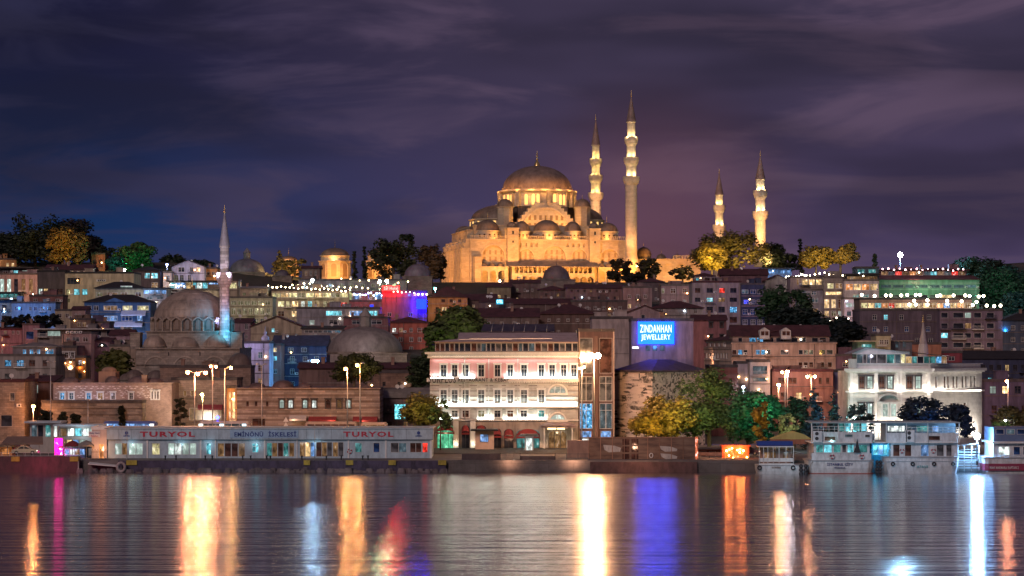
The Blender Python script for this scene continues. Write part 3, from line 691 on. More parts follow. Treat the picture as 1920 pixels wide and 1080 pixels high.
    # half domes left and right
    for s in (-1, 1):
        hx = cx+s*13.2; zb = ml(900, 412, CY)[1]; zd = ml(905, 384, CY)[1]; a0 = PI/2 if s < 0 else -PI/2
        q = MB(); q.lathe(hx, CY, [(12.4, zt2-2.5), (12.4, zb-.4), (12.9, zb-.3), (12.9, zb+.05), (11.5, zb+.1)], 24, a0, a0+PI, smooth=False); hd = q.build('half_drum', LIME2, root)
        q = MB(); q.dome(hx, CY, zb+.06, 11.9, zd-zb, 24, a0, a0+PI, ribs=20); q.build('half_dome', LEADW, hd)
        for k in range(11):
            a = a0+PI*(k+.5)/11; w_ = MB(); w_.box(-.5, .5, -.03, .02, 0, 2.0); w_.build('window', LITW, hd, (hx+12.42*math.cos(a), CY+12.42*math.sin(a), zb-2.9), a+PI/2)
        ex = cx+s*(27.5); ez = zt2-1.2
        q = MB(); q.dome(cx+s*25, 16.5 if s < 0 else 22, ez, 3.6, 3.0, 20, ribs=16); q.dome(cx+s*25.5, 47, ez, 3.6, 3.0, 20); q.build('dome', LEADW, root)
    # drum, buttresses, windows, great dome
    zd0 = zc-1.0; zd1 = ml(1007, 357, 19)[1]; zap = ml(1007, 311, CY)[1]; r = 13.9
    q = MB(); q.lathe(cx, CY, [(r, zd0), (r, zd1)], 48, smooth=False); q.build('drum', LIME2, root)
    q = MB(); q.lathe(cx, CY, [(r, zd1-.1), (r+1.3, zd1), (r+1.3, zd1+.4), (r-.5, zd1+.9)], 48, smooth=False); q.build('cornice', LIME2, root)
    for k in range(32):
        a = 2*PI*(k+.5)/32
        if k % 4 == 0 or k % 4 == 3:
            q = MB(); w_ = .62 if k % 4 == 0 else .34; q.box(-w_, w_, -1.5 if w_ > .5 else -.7, .1, 0, zd1-zd0-.1); q.build('drum_buttress', LIME, root, (cx+r*math.cos(a), CY+r*math.sin(a), zd0), a+PI/2)
        if k % 4 in (1, 2, 3):
            a2 = a+(.0 if k % 4 != 3 else -PI/46); q = MB(); hh = zd1-zd0-1.5; pz = [(-.55, .6), (.55, .6)]+[(x_, z_) for x_, z_ in arc(0, hh-.3, .55)]
            q.xprism(pz, -.06, .05); q.build('window', LITW, root, (cx+(r+.02)*math.cos(a2), CY+(r+.02)*math.sin(a2), zd0), a2+PI/2)
    q = MB(); q.dome(cx, CY, zd1+.85, 13.15, zap-zd1-.85, 64, ribs=0)
    for k in range(32):   # lead fins round the dome foot
        a = 2*PI*(k+.5)/32; c_, s_ = math.cos(a), math.sin(a)
        q.add([(cx+13.4*c_-.5*s_, CY+13.4*s_+.5*c_, zd1+.5), (cx+13.4*c_+.5*s_, CY+13.4*s_-.5*c_, zd1+.5), (cx+13.5*c_, CY+13.5*s_, zd1+1.7), (cx+12*c_, CY+12*s_, zd1+1.6)], [(0, 1, 2), (1, 3, 2), (3, 0, 2)])
    q.build('great_dome', lead((.20, .145, .12)), root)
    q = MB(); zf = ml(1007, 281, CY)[1]; q.lathe(cx, CY, [(1.3, zap-.2), (1.0, zap+.8), (.5, zap+1.7), (.2, zap+2)], 12); finial(q, cx, CY, zap+1.9, zf-zap-1.9, .38); q.build('finial', GOLD, root)
    return cx, CY, zw, zt2, zd1, zap
MQ = hill_mosque()

def minaret(label, px, D, rows, r, pybase, cone, top, mat=None, conemat=None, group='minarets of the great mosque', seg=16, z_ext=4, br=1.35, fluted=False):
    """rows: photo rows of the balcony floors, top to bottom"""
    s = D/FPX; root = empty('minaret', P(px, pybase, D), label, 'minaret', group); zb = Z(pybase, D)
    def z(py): return Z(py, D)-zb
    mat = mat or LIME2; q = MB(); lv = [-z_ext]; rr = r
    q.lathe(0, 0, [(r*1.18, -z_ext), (r*1.18, 1.2), (r, 2.4)], seg, smooth=False)
    prev = 2.4; cur = r
    for k, b in enumerate(rows[::-1]):
        q.lathe(0, 0, [(cur, prev), (cur*.985, z(b)-1.6*br)], seg, smooth=False); prev = z(b)-1.6*br; cur *= .985
        bm = MB(); o = cur*(br-.13)+.5; bm.lathe(0, 0, [(cur, prev), (cur+.25*(o-cur), prev+.35), (cur+.25*(o-cur), prev+.5), (cur+.65*(o-cur), prev+1.0), (cur+.65*(o-cur), prev+1.15), (o, prev+1.6*br), (o, prev+1.6*br+1.15), (o-.18, prev+1.6*br+1.15), (o-.18, prev+1.6*br+.05), (cur*.9, prev+1.6*br+.03)], seg, smooth=False)
        bm.build('balcony', mat, root); prev += 1.6*br; cur *= .90
    q.lathe(0, 0, [(cur, prev), (cur*.97, z(cone)-.5), (cur*1.14, z(cone)-.3), (cur*1.14, z(cone)), (.1, z(cone)+.02)], seg, smooth=False)
    q.build('shaft', mat, root)
    c = MB(); hc = z(top)-z(cone); c.lathe(0, 0, [(cur*1.2, z(cone)), (cur*.93, z(cone)+hc*.18), (.12, z(cone)+hc*.80)], seg, smooth=False); c.build('spire', conemat or LEADM, root)
    c = MB(); finial(c, 0, 0, z(cone)+hc*.79, hc*.21, .2); c.build('finial', GOLD, root)
    return root
MIN = [('tallest minaret, three balconies, nearest the front of the floodlit mosque', 1183.5, 893, (263, 301, 337), 2.15, 492, 228, 169, (1, .72, .36)),
       ('tall minaret with yellow-lit balconies just right of the great dome', 1117, 955, (303, 334, 367), 2.1, 460, 272, 213, (1, .72, .22)),
       ('short minaret rising out of the round yellow-lit tree', 1348.5, 962, (390, 427), 1.8, 500, 365, 315, (1, .74, .28)),
       ('short minaret at the far right of the mosque courtyard, bright balconies', 1425.5, 902, (363, 402), 2.05, 480, 336, 281, (1, .78, .45))]
for lb, px, D, rows, r, pb, cone, top, lc in MIN:
    minaret(lb, px, D, rows, r, pb, cone, top, conemat=lead((.24, .17, .15)))
    for i, b in enumerate(rows):
        rr = r*.95
        for dx in (-.75, .75):
            light('POINT', (X(px, D)+dx*(rr+.1), D-rr-.35, Z(b, D)+1.5), 620, lc, .12, name='balcony_lamp')
# courtyard wall and small domes to the right
def courtyard():
    D = 900; x0, x1 = X(1193, D), X(1314, D); zb = Z(526, D); root = empty('courtyard_wall', (x0, D, zb), 'gold-lit courtyard wall with a row of small domes right of the tallest minaret', 'wall', None, 0)
    w = x1-x0; h = Z(487, D)-zb; q = MB(); hs = []
    for k in range(5): c = w*(k+.5)/5; hs.append((c-1.5, c+1.5, 2, 6.2, 1.4))
    q.facade(0, w, -3, h, 0, hs, .5); q.box(-.2, w+.2, -.3, 4, h, h+.35); q.box(0, w, .51, .8, 0, h); q.build('wall', LIME, root)
    q = MB(); a = X(1262, D)-x0; q.box(a, w, -.1, .15, h+1.4, h+1.55)
    for k in range(18): q.box(a+(w-a)*k/18, a+(w-a)*k/18+.25, -.1, .15, h+.35, h+1.4)
    q.build('balustrade', LIME2, root)
    for px, rr, pt, pb in ((1208, 14, 463, 477), (1241, 9, 476, 484), (1271, 11, 477, 487), (1301, 12, 476, 487)):
        r = rr/5.1; c = X(px, D)-x0; z = Z(pb, D)-zb; q = MB(); q.lathe(c, 4, [(r, h-.5), (r, z)], 20, smooth=False); q.lathe(c, 4, [(r, z), (r+.25, z+.02), (r+.25, z+.2), (r-.1, z+.22)], 20); q.dome(c, 4, z+.1, r, (pb-pt)/5.1, 20, ribs=14); finial(q, c, 4, z+(pb-pt)/5.1, 2.0, .13); q.build('dome', LEADW, root)
courtyard()
# floodlights at the foot of the mosque and on its roofs
SOD = (1.0, .375, .07)
for x in (-27, -14, 0, 14, 26): aim(light('SPOT', mworld(x, -17, 1.5), 19000, SOD, .5, spot=R(95), name='floodlight'), mworld(x*.95, 0, 11))
for x in (-20, 0, 20): aim(light('SPOT', mworld(x, -24, 4), 17000, SOD, .5, spot=R(60), name='floodlight'), mworld(x*.6, 18, 27))
for y in (10, 34): aim(light('SPOT', mworld(-52, y-14, 1.5), 26000, SOD, .5, spot=R(100), name='floodlight'), mworld(-32, y+4, 9))
cx, CYY, zw, zt2, zd1, zap = MQ
for x, y, z, p in ((-20.5, 1.6, zw+.5, 900), (-10, 2, zw+.5, 1000), (-1, 1.4, zw+.5, 1000), (9, 2, zw+.5, 1000), (20.5, 1.8, zw+.5, 900), (-6.5, 12.6, zt2+.6, 3000), (6.5, 12.6, zt2+.6, 3000), (-24, 20, zt2, 4500), (20, 24, zt2, 4000)):
    light('POINT', mworld(x, y, z), p*1.2, (1, .42, .09), .3, name='roof_floodlight')
for k in range(9):
    a = PI+PI*(k+.5)/9; light('POINT', mworld(cx+16.4*math.cos(a), CYY+16.4*math.sin(a), zd1+.9), 900, (1, .42, .10), .2, name='dome_floodlight')
    if k % 2: light('POINT', mworld(cx+15.6*math.cos(a), CYY+15.6*math.sin(a), zd1-3.5), 200, (1, .48, .15), .2, name='drum_floodlight')
aim(light('SPOT', (X(1348, D)+1, 945, Z(440, 940)), 14000, (1, .5, .2), .4, spot=R(70), name='floodlight'), P(1348, 420, 962))
for px, z in ((1215, 470), (1255, 480), (1295, 480)): aim(light('SPOT', (X(px, 885), 882, Z(524, 885)), 8500, SOD, .4, spot=R(110), name='floodlight'), P(px, 490, 900))
aim(light('SPOT', P(1428, 446, 890), 22000, (1, .48, .18), .15, spot=R(80), name='floodlight'), P(1425.5, 425, 902))
for px, D in ((1183.5, 893), (1425.5, 902)): aim(light('SPOT', (X(px, D)+1, D-18, Z(505, D)), 90000, (1, .46, .18), .4, spot=R(60), name='floodlight'), P(px, 390 if px < 1300 else 430, D))
aim(light('SPOT', (X(1117, D)+1, 925, Z(420, 930)), 26000, (1, .55, .22), .4, spot=R(60), name='floodlight'), P(1117, 385, 955))
aim(light('SPOT', P(1120, 400, 943), 9000, (1, .5, .2), .15, spot=R(90), name='floodlight'), P(1117, 388, 955))

# ---------------------------------------------------------------- tomb pavilions left of the great mosque
def tomb(label, px, D, r_px, pb, pt, pd, lit):
    s = D/FPX; r = r_px*s; root = empty('tomb_pavilion', P(px, pb, D), label, 'tomb', 'domed tombs on the ridge'); zb = Z(pb, D); h = Z(pt, D)-zb; ht = Z(pd, D)-zb
    q = MB(); q.lathe(0, 0, [(r, -3), (r, h), (r+.4, h+.1), (r+.4, h+.5), (r*.86, h+.6)], 8, PI/8, PI/8+2*PI, smooth=False); q.build('wall', LIME, root)
    q = MB(); q.lathe(0, 0, [(r*.86, h+.5), (r*.86, h+2.0), (r*.92, h+2.1), (r*.92, h+2.4), (r*.8, h+2.5)], 16, smooth=False); dr = q.build('drum', LIME2, root)
    q = MB(); q.dome(0, 0, h+2.4, r*.85, ht-h-2.4, 32, ribs=16); finial(q, 0, 0, ht, 3.0, .15); q.build('dome', LEADW, dr)
    for k in range(8):
        a = 2*PI*k/8+PI/8+PI/8; rr = r*math.cos(PI/8)
        q = MB(); pz = [(-.9, 0), (.9, 0)]+arc(0, h*.62, .9); q.xprism(pz, -.05, .1); q.build('window', paint((.34, .24, .15), .6, name='shutter'), root, (rr*math.cos(a), rr*math.sin(a), h*.14), a+PI/2)
        q = MB(); archband(q, 0, h*.14+h*.62, 1.2, .25, -.2, 0); q.box(-1.45, -1.2, -.2, 0, .5, h*.76); q.box(1.2, 1.45, -.2, 0, .5, h*.76); q.build('window_surround', LIME2, root, (rr*math.cos(a), rr*math.sin(a), 0), a+PI/2)
    if lit:
        aim(light('SPOT', (X(px-10, D-14), D-14, zb+.8), 7000, SOD, .4, spot=R(110), name='floodlight'), (X(px, D), D, zb+h*.8))
        aim(light('SPOT', (X(px+14, D-14), D-13, zb+.8), 5000, SOD, .4, spot=R(110), name='floodlight'), (X(px, D), D, zb+h*.8))
        light('POINT', (X(px, D), D-r-.3, zb+h+1.0), 320, (1, .6, .25), .2, name='roof_floodlight')
tomb('floodlit octagonal tomb with a grey dome left of two dark cypresses', 628, 880, 31, 524, 492, 465, 1)
tomb('floodlit tomb mostly hidden behind the big dark tree', 712, 885, 26, 524, 492, 464, 1)
tomb('small tomb dome behind the lit fir at the left of the ridge', 541, 890, 19, 522, 500, 480, 1)

# ---------------------------------------------------------------- the riverside mosque with its single minaret
def river_mosque():
    D = 505; s = D/FPX; cx = X(347, D); zb = Z(740, D); root = empty('domed_mosque', (cx, D, zb), 'dark stone mosque with big lead dome, right side washed in cyan light', 'mosque')
    ST = stone((.34, .30, .26), 1.0, .45, .6, .4, name='weathered_stone'); ST2 = stone((.44, .38, .32), 1.2, .5, .7, .25, name='pale_stone')
    LD = lead((.32, .26, .215))
    def z(py): return Z(py, D)-zb
    def x(px): return (px-347)*s
    yc = 11.5; R_ = 9.2*.82
    q = MB(); q.box(x(255), x(449), 0, 23, -3, z(655)); q.box(x(254), x(450), -.3, 23.3, z(655), z(655)+.35); q.box(x(255), x(449), -.25, -.003, z(684), z(683)); q.build('wall', ST, root)
    t = MB()
    for px in (292, 347, 402): archband(t, x(px), z(690), 2.2, .28, -.14, -.003)
    t.build('blind_arch', ST2, root)
    t = MB(); t.box(x(315.2), x(317.2), -.05, -.004, z(667), z(660)); t.box(x(374), x(376), -.05, -.004, z(667), z(660)); t.build('window', DARKM, root)
    # upper block with chamfered corners
    a, b = x(268), x(429); q = MB(); ch = 3.0; q.prism([(a+ch, 2.2), (b-ch, 2.2), (b, 2.2+ch), (b, 20), (a, 20), (a, 2.2+ch)], z(655)+.3, z(623)); q.prism([(a+ch-.2, 1.95), (b-ch+.2, 1.95), (b+.25, 2.1+ch), (b+.25, 20.2), (a-.25, 20.2), (a-.25, 2.1+ch)], z(623), z(623)+.3); q.build('upper_wall', ST, root)
    for px, w in ((249, 9), (439, 12)):
        q = MB(); q.box(x(px)-w*s, x(px)+w*s, 3, 7, z(655), z(624 if px < 300 else 625)); q.box(x(px)-w*s-.15, x(px)+w*s+.15, 2.85, 7.15, z(625), z(623)); q.box(x(px)-.35, x(px)+.35, 2.94, 2.995, z(652), z(635)) if px < 300 else q.box(x(px)-.35, x(px)+.35, 2.94, 2.995, z(654), z(637)); q.build('corner_turret', ST, root)
    # three half domes on the front
    for px, rr, pt, pb in ((287, 22, 629, 653), (345, 25, 632, 654), (404, 22, 627, 653)):
        q = MB(); q.lathe(x(px), 2.7, [(rr*s, z(655)+.35), (rr*s, z(pb)+.25), (rr*s+.2, z(pb)+.3), (rr*s+.2, z(pb)+.55), (rr*s-.2, z(pb)+.6)], 28, smooth=False); dr = q.build('half_drum', ST2, root)
        q = MB(); q.dome(x(px), 2.7, z(pb)+.55, rr*s, z(pt)-z(pb)-.5, 32, ribs=16); q.build('half_dome', LD, dr)
    # drum with arched windows and wavy cornice
    q = MB(); zt = z(594); z1 = z(622); q.lathe(0, yc, [(R_+.75, z1), (R_+.75, zt)], 48, smooth=False); q.build('drum', stone((.22, .175, .145), .9, .4, .6, .4, name='weathered_stone'), root)
    n = 24
    cor = MB()
    for k in range(n):
        a = 2*PI*k/n; rr = R_+.8; px_, py_ = rr*math.cos(a), yc+rr*math.sin(a)
        w = MB(); w.xprism([(-.42, .55), (.42, .55)]+arc(0, 2.15, .42), -.05, .1); w.build('window', plaster((.33, .27, .23)), root, (px_, py_, z1), a+PI/2)
        q = MB(); a2 = a+PI/n; q.box(-.16, .16, -.45, .1, .05, zt-z1-.5); q.build('drum_buttress', ST2, root, (rr*math.cos(a2), yc+rr*math.sin(a2), z1), a2+PI/2)
        K = 8
        for t in range(K):
            aa, ab = a+(t/K-.5)*2*PI/n, a+((t+1)/K-.5)*2*PI/n
            def pt(an, o, u):
                ph = (an-a)/(2*PI/n); zz = zt-.55+.62*math.cos(ph*2*PI)*.5+u; return ((rr+o)*math.cos(an), yc+(rr+o)*math.sin(an), zz)
            cor.add([pt(aa, 0, 0), pt(ab, 0, 0), pt(ab, .45, 0), pt(aa, .45, 0), pt(aa, -.3, .4), pt(ab, -.3, .4), pt(ab, .45, .3), pt(aa, .45, .3)], [(3, 2, 6, 7), (7, 6, 5, 4), (1, 0, 3, 2)])
    cor.build('wavy_cornice', LEADM, root)
    q = MB(); z2 = zt-.7; q.dome(0, yc, z2, R_+.55, z(541)-z2, 56, ribs=40)
    for lat in (.22, .45, .68):   # horizontal seams
        t = lat*PI/2; r_ = (R_+.55)*math.cos(t)+.04; zz = z2+(z(541)-z2)*math.sin(t); q.lathe(0, yc, [(r_+.03, zz-.03), (r_+.04, zz+.05)], 56)
    q.build('great_dome', LD, root)
    q = MB(); q.lathe(0, yc, [(.9, z(543)), (.6, z(539)), (.25, z(537))], 12); finial(q, 0, yc, z(538), z(514)-z(538), .2); q.build('finial', GOLD, root)
    # porch domes in front, low
    for px, rr, pt, pb in ((256, 19, 693, 712), (297, 21, 694, 714), (335, 20, 687, 706), (242, 16, 700, 716), (452, 24, 662, 690)):
        zz = z(pb); q = MB(); q.lathe(x(px), -3, [(rr*s+.1, zz-6), (rr*s+.1, zz)], 20, smooth=False); q.dome(x(px), -3, zz, rr*s, z(pt)-zz, 28, ribs=14); q.build('porch_dome', lead((.15, .115, .10)), root)
    q = MB(); q.box(x(225), x(452), -6.2, -.01, -3, z(712)); q.box(x(224), x(453), -6.4, -.01, z(712), z(711)); q.build('porch', ST, root)
    aim(light('SPOT', P(436, 612, 502), 3200, (.05, .60, 1.0), .3, spot=R(80), name='cyan_floodlight', blend=.8), P(402, 612, 512))
    aim(light('SPOT', P(436, 600, 500), 1500, (.20, .45, 1.0), .3, spot=R(60), name='blue_floodlight', blend=.9), P(392, 580, 512))
    light('POINT', (X(402, 505), 510.0, Z(600, 505)), 380, (.35, .42, 1.0), .2, name='violet_floodlight')
river_mosque()
aim(light('SPOT', P(330, 798, 448), 11000, (1, .78, .58), .12, spot=R(70), name='warm_fill_spot', blend=1.0), P(335, 610, 508))  # unseen spot behind the pier, added to warm and brighten the mosque
minaret('slender grey minaret with one balcony beside the riverside mosque dome', 421, 508, (521,), 1.06, 640, 461, 384, stone((.60, .56, .56), 1.4, .62, .25, .75, name='minaret_stone'), lead((.30, .30, .36)), None, 16, 6, 1.30)
aim(light('SPOT', (X(421, 495), 494, Z(622, 495)), 3500, (1, .45, .50), .2, spot=R(50), name='pink_floodlight'), P(421, 560, 508))
for dx in (-1.5, 1.2): light('POINT', (X(421, 508)+dx, 506.3, Z(515, 508)), 200, (.80, .72, 1.0), .12, name='balcony_lamp')
aim(light('SPOT', (X(421, 495), 490, Z(520, 495)), 3500, (.80, .82, 1.0), .2, spot=R(50), name='violet_floodlight'), P(421, 440, 508))
minaret('short needle-spired minaret behind the white lit corner building', 1731, 480, (), .85, 668, 661, 590, paint((.5, .48, .45)), lead((.42, .38, .36)), None, 12, 8)

# ---------------------------------------------------------------- plain domed buildings
def domed(label, px, D, r_px, pd, pb, box, lant=0, mat=None, wall=None, group=None, elong=1.0, name='domed_building'):
    s = D/FPX; x0, x1, yt, yb = box; root = empty(name, P(px, yb, D), label, 'domed building', group); zb = Z(yb, D)
    def z(py): return Z(py, D)-zb
    q = MB(); w = (x1-x0)*s; a = (x0-px)*s; q.box(a, a+w, -r_px*s*1.05, r_px*s*1.1, -4, z(yt)); q.box(a-.2, a+w+.2, -r_px*s*1.05-.2, r_px*s*1.1+.2, z(yt), z(yt)+.3); q.build('wall', wall or stone((.25, .2, .17), 1.0, .45, .6, .4, name='weathered_stone'), root)
    q = MB(); r = r_px*s; q.lathe(0, 0, [(r+.15, z(yt)), (r+.15, z(pb)), (r+.35, z(pb)+.1), (r+.3, z(pb)+.3), (r-.1, z(pb)+.35)], 32, smooth=False); dr = q.build('drum', wall or stone((.25, .2, .17), 1.0, .45, .6, .4, name='weathered_stone'), root)
    q = MB(); q.dome(0, 0, z(pb)+.3, r, z(pd)-z(pb)-.3, 40, ribs=20); q.build('dome', mat or lead((.19, .16, .15)), dr)
    q = MB()
    if lant: q.lathe(0, 0, [(lant, z(pd)-1), (lant, z(pd)+1.6*lant), (lant*1.2, z(pd)+1.65*lant), (.05, z(pd)+3.2*lant)], 8, smooth=False)
    else: finial(q, 0, 0, z(pd), 2.2, .12)
    q.build('lantern' if lant else 'finial', mat or LEAD, dr)
domed('long grey domed bathhouse roof with a small lantern above the twin amber lamps', 685, 560, 70, 612, 662, (640, 766, 664, 740), 1.35, lead((.22, .19, .18)))
domed('dark purple-grey dome in front of the floodlit mosque gallery', 1043, 835, 25, 498, 524, (1010, 1078, 526, 550), 0, lead((.16, .11, .11)))
domed('low dark dome beside the blue-white signs, right of the big tree', 783, 830, 25, 495, 520, (756, 811, 520, 548), 0, lead((.17, .14, .17)))
domed('unlit dome with a stubby lantern right of the slender grey minaret', 463, 860, 33, 485, 512, (428, 500, 513, 545), 1.2, lead((.14, .13, .16)))
domed('small low dome in front of the lit fir tree', 529, 850, 14, 506, 519, (512, 548, 519, 540), 0, lead((.12, .10, .12)))
# ---------------------------------------------------------------- hillside houses, written from the photo column by column
def cols(a, b, n): return [a+(b-a)*(k+.5)/n for k in range(n)]
def runw(a, b, n, fr=.9): return cols(a, b, n), (b-a)/n*fr
CREAM = plaster((.42, .35, .26)); PINK = plaster((.36, .25, .24)); GREY = plaster((.26, .23, .23)); MAUVE = plaster((.28, .20, .24)); BROWN = plaster((.22, .15, .12))
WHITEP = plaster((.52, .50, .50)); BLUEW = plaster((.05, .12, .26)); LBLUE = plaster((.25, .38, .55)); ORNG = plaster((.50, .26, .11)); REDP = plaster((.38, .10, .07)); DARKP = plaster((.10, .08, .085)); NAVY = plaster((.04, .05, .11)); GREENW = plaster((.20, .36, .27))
MARO = tiles((.085, .028, .035), 'maroon_tiles')
def glaz(a, b, n, fr=.93): return runw(a, b, n, fr)
# --- upper left
house('small orange-lit house at the far left edge below the big dark trees', -8, 31, 487, 506, 850, 8, ORNG, 'flat', rows=[('warm', 493, 500, [14, 24], 5)])
house('low dark villa with bare terrace at the left below the trees', -20, 60, 503, 516, 815, 8, DARKP, 'slab', clutter=0, rows=[('brown', 507, 513, [10, 30, 46], 9)])
house('pink building with four tall dark windows between pilasters, far left', -6, 70, 515, 556, 780, 12, PINK, 'flat', rows=[('dark', 523, 548, [4, 17, 30, 44, 58], 7.5, 'plain')], ledges=(551,))
r_, f_ = house('long cream hillside building with a dark glazed roof terrace and bright corner windows', 122, 251, 513, 578, 745, 14, CREAM, 'flat', rmat=BLACKR,
    rows=[('dark', 521, 533, [138], 24, 'bars'), (['dim', 'cyan', 'cyan'], 542, 553, [128, 144, 159], [7, 11, 10]), (['dim'], 560, 567, [128], 6)])
for k in range(4): acunit(r_, f_.x(184+k*4), 0, f_.z(526))
house('dark-faced building with four white framed windows beside the long cream building', 70, 122, 510, 578, 748, 14, DARKP, 'flat', rmat=BLACKR, rows=[('brown', 541, 552, [76, 86, 97, 112], [7, 8, 9, 12], 'cross')], clutter=2)
house('long low house under a wide maroon roof right below the left trees', 84, 172, 505, 514, 800, 12, DARKP, 'gable', MARO, 1.8, rows=[('dark', 508, 512, cols(90, 166, 6), 6)], clutter=3)
house('orange brick pavilion with two arched windows beside the left trees', 171, 197, 477, 506, 840, 7, plaster((.40, .15, .08)), 'flat', rows=[('brown', 486, 501, [178, 189], 7, 'plain', 1)], clutter=0)
house('cream house with low hipped roof and a glazed blue-lit wing', 178, 268, 540, 572, 725, 10, plaster((.40, .37, .25)), 'hip', BLACKR, 2.0, rows=[(['dim', 'dimw', 'dimw', 'brown'], 548, 556, [187, 211, 233, 259], [11, 20, 12, 11], 'cross'), ('dark', 535.5, 539.5, [237], 22, 'bars')])
house('flat glazed blue-lit veranda attached right of the cream hipped house', 268, 313, 541, 572, 722, 9, WHITEP, 'slab', BLACKR, rows=[('lblue', 544, 551, *glaz(269, 312, 4), 'plain'), ('sky', 556, 561, [280, 300], 12)], clutter=0)
house('dark villa with cyan-lit windows under the green-lit tree', 248, 300, 507, 530, 800, 9, DARKP, 'hip', BLACKR, 1.6, rows=[('cyan', 512, 522, [276, 290], [10, 12]), ('brown', 512, 520, [258], 8)])
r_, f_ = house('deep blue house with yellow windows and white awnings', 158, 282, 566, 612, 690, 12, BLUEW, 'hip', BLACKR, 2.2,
    rows=[(['dark', 'dark', 'dark', 'yellow', 'yellow'], 573, 582, [167, 180, 207, 239, 268], [9, 9, 26, 19, 22], 'bars'), (['lblue', 'blue', 'lblue', 'blue', 'lblue'], 592, 602, [170, 180, 207, 238, 262], [6, 10, 26, 20, 10], 'bars')])
awning(r_, f_, 228, 274, 582.5, 590, paint((.42, .50, .70), name='pale_blue_canvas')); awning(r_, f_, 188, 268, 603, 611, paint((.45, .52, .72), name='pale_blue_canvas'))
q = MB(); q.xprism([(f_.x(196), f_.z(566)), (f_.x(236), f_.z(566)), (f_.x(215), f_.z(558.5))], -.5, 3); q.build('pediment', BLUEW, r_)
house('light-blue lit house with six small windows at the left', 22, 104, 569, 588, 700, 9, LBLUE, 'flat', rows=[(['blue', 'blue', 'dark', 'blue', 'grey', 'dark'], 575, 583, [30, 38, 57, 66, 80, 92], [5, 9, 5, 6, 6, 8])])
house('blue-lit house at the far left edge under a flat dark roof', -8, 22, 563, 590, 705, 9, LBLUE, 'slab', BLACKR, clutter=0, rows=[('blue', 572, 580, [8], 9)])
house('dim reddish rooftop flat between the light-blue house and the cream building', 55, 118, 556, 568, 715, 8, plaster((.25, .12, .11)), 'flat', rows=[('brown', 560, 565, [66, 90, 108], 8)])
house('greenhouse-like glazed cafe at the far left edge', -8, 36, 549, 560, 735, 7, WHITEP, 'slab', rows=[('teal', 551, 558, *glaz(-6, 34, 6), 'plain')], clutter=0)
house('white-blue gabled townhouse with dark windows on the left ridge', 322, 383, 500, 545, 785, 11, plaster((.42, .42, .55)), 'front', BLACKR, 2.0, rows=[('dark', 501, 510, [340, 359, 372], [12, 6, 7]), ('dark', 515, 527, [330, 341, 355], [9, 8, 6], 'cross', 1)])
house('low cream wing left of the white-blue gabled townhouse', 306, 322, 512, 545, 780, 9, plaster((.45, .38, .34)), 'flat', rows=[('dark', 516, 527, [315], 7)], clutter=0)
house('orange-lit annex right of the white-blue gabled townhouse', 383, 407, 504, 530, 790, 9, ORNG, 'flat', rows=[('brown', 510, 516, [390, 400], 6)], clutter=2)
r_, f_ = house('rooftop restaurant glowing blue and white left of the slender grey minaret', 317, 411, 528, 560, 765, 9, WHITEP, 'slab', BLACKR, rows=[(['cyan', 'lblue', 'lblue', 'warm', 'cyan', 'white'], 530, 541, *glaz(318, 410, 9), 'plain')], clutter=0)
house('plain cream wall house below the blue-white rooftop restaurant', 346, 414, 545, 590, 740, 10, CREAM, 'flat', rows=[('warm', 571, 578, [404], 8)], clutter=1)
house('yellow-lit cafe window house just right of the slender grey minaret', 428, 447, 527, 560, 765, 8, CREAM, 'flat', rows=[('yellow', 530, 541, [437], 14, 'bars')], clutter=0)
house('small tan house with shallow grey roof right of the slender grey minaret', 449, 502, 541, 560, 758, 9, CREAM, 'shed', LEAD, .8, rows=[('dim', 549, 554, [458], 6)])
house('long dim school-like block with rows of greenish windows right of the minaret', 428, 511, 559, 600, 730, 12, plaster((.36, .33, .25)), 'flat', rows=[('dim', 564, 572, *runw(432, 508, 6, .8), 'bars'), ('dim', 578, 590, *runw(432, 508, 7, .7), 'bars')])
# --- hotel strips in the centre-left
r_, f_ = house('long two-storey hotel with bright yellow glazed restaurant rows', 508, 655, 546, 592, 762, 12, plaster((.38, .32, .26)), 'flat',
    rows=[(['yellow', 'warm', 'yellow', 'dim'], 549, 557.5, *glaz(510, 653, 9), 'bars'), (['warm', 'yellow', 'yellow', 'warm', 'white', 'cyan', 'grey', 'grey', 'dim'], 564.5, 575, [513, 527, 540, 553, 568, 581, 594, 610, 622], [7, 12, 7, 12, 7, 8, 8, 8, 8]), ('red', 567, 575, [645], 12, 'plain')], ledges=(561,))
house('long grey wall-like building behind the string-lit terrace', 560, 762, 526, 545, 800, 10, GREY, 'flat', rows=[('dim', 532, 538, cols(570, 750, 9), 7)], clutter=3)
house('small brick house between the fir tree and the octagonal tomb', 566, 600, 503, 526, 850, 8, plaster((.24, .17, .15)), 'gable', MARO, 1.0, rows=[('grey', 508, 517, [574, 583, 592], 4)])
house('grey building with cyan-lit window bands below the yellow hotel', 556, 712, 579, 616, 720, 12, plaster((.30, .29, .32)), 'flat', rows=[(['cyan', 'lblue', 'cyan'], 582.5, 592, [626, 669, 696], [30, 28, 24], 'bars'), ('dark', 600, 609, [585, 625], [10, 16])], clutter=3)
r_, f_ = house('red hotel with blue string-lit roof terrace', 655, 800, 566, 600, 742, 12, plaster((.30, .16, .17)), 'flat', rows=[('dark', 574, 583, [668, 684, 776], 8), ('deep', 571, 578, [697], 8, 'plain')], clutter=1)
house('glazed penthouse with blue and white lights on the red hotel', 662, 722, 548, 566, 745, 8, plaster((.22, .22, .26)), 'slab', rows=[(['lblue', 'white', 'deep', 'dimw', 'lblue'], 550.5, 561, *glaz(664, 720, 6), 'plain')], clutter=0)
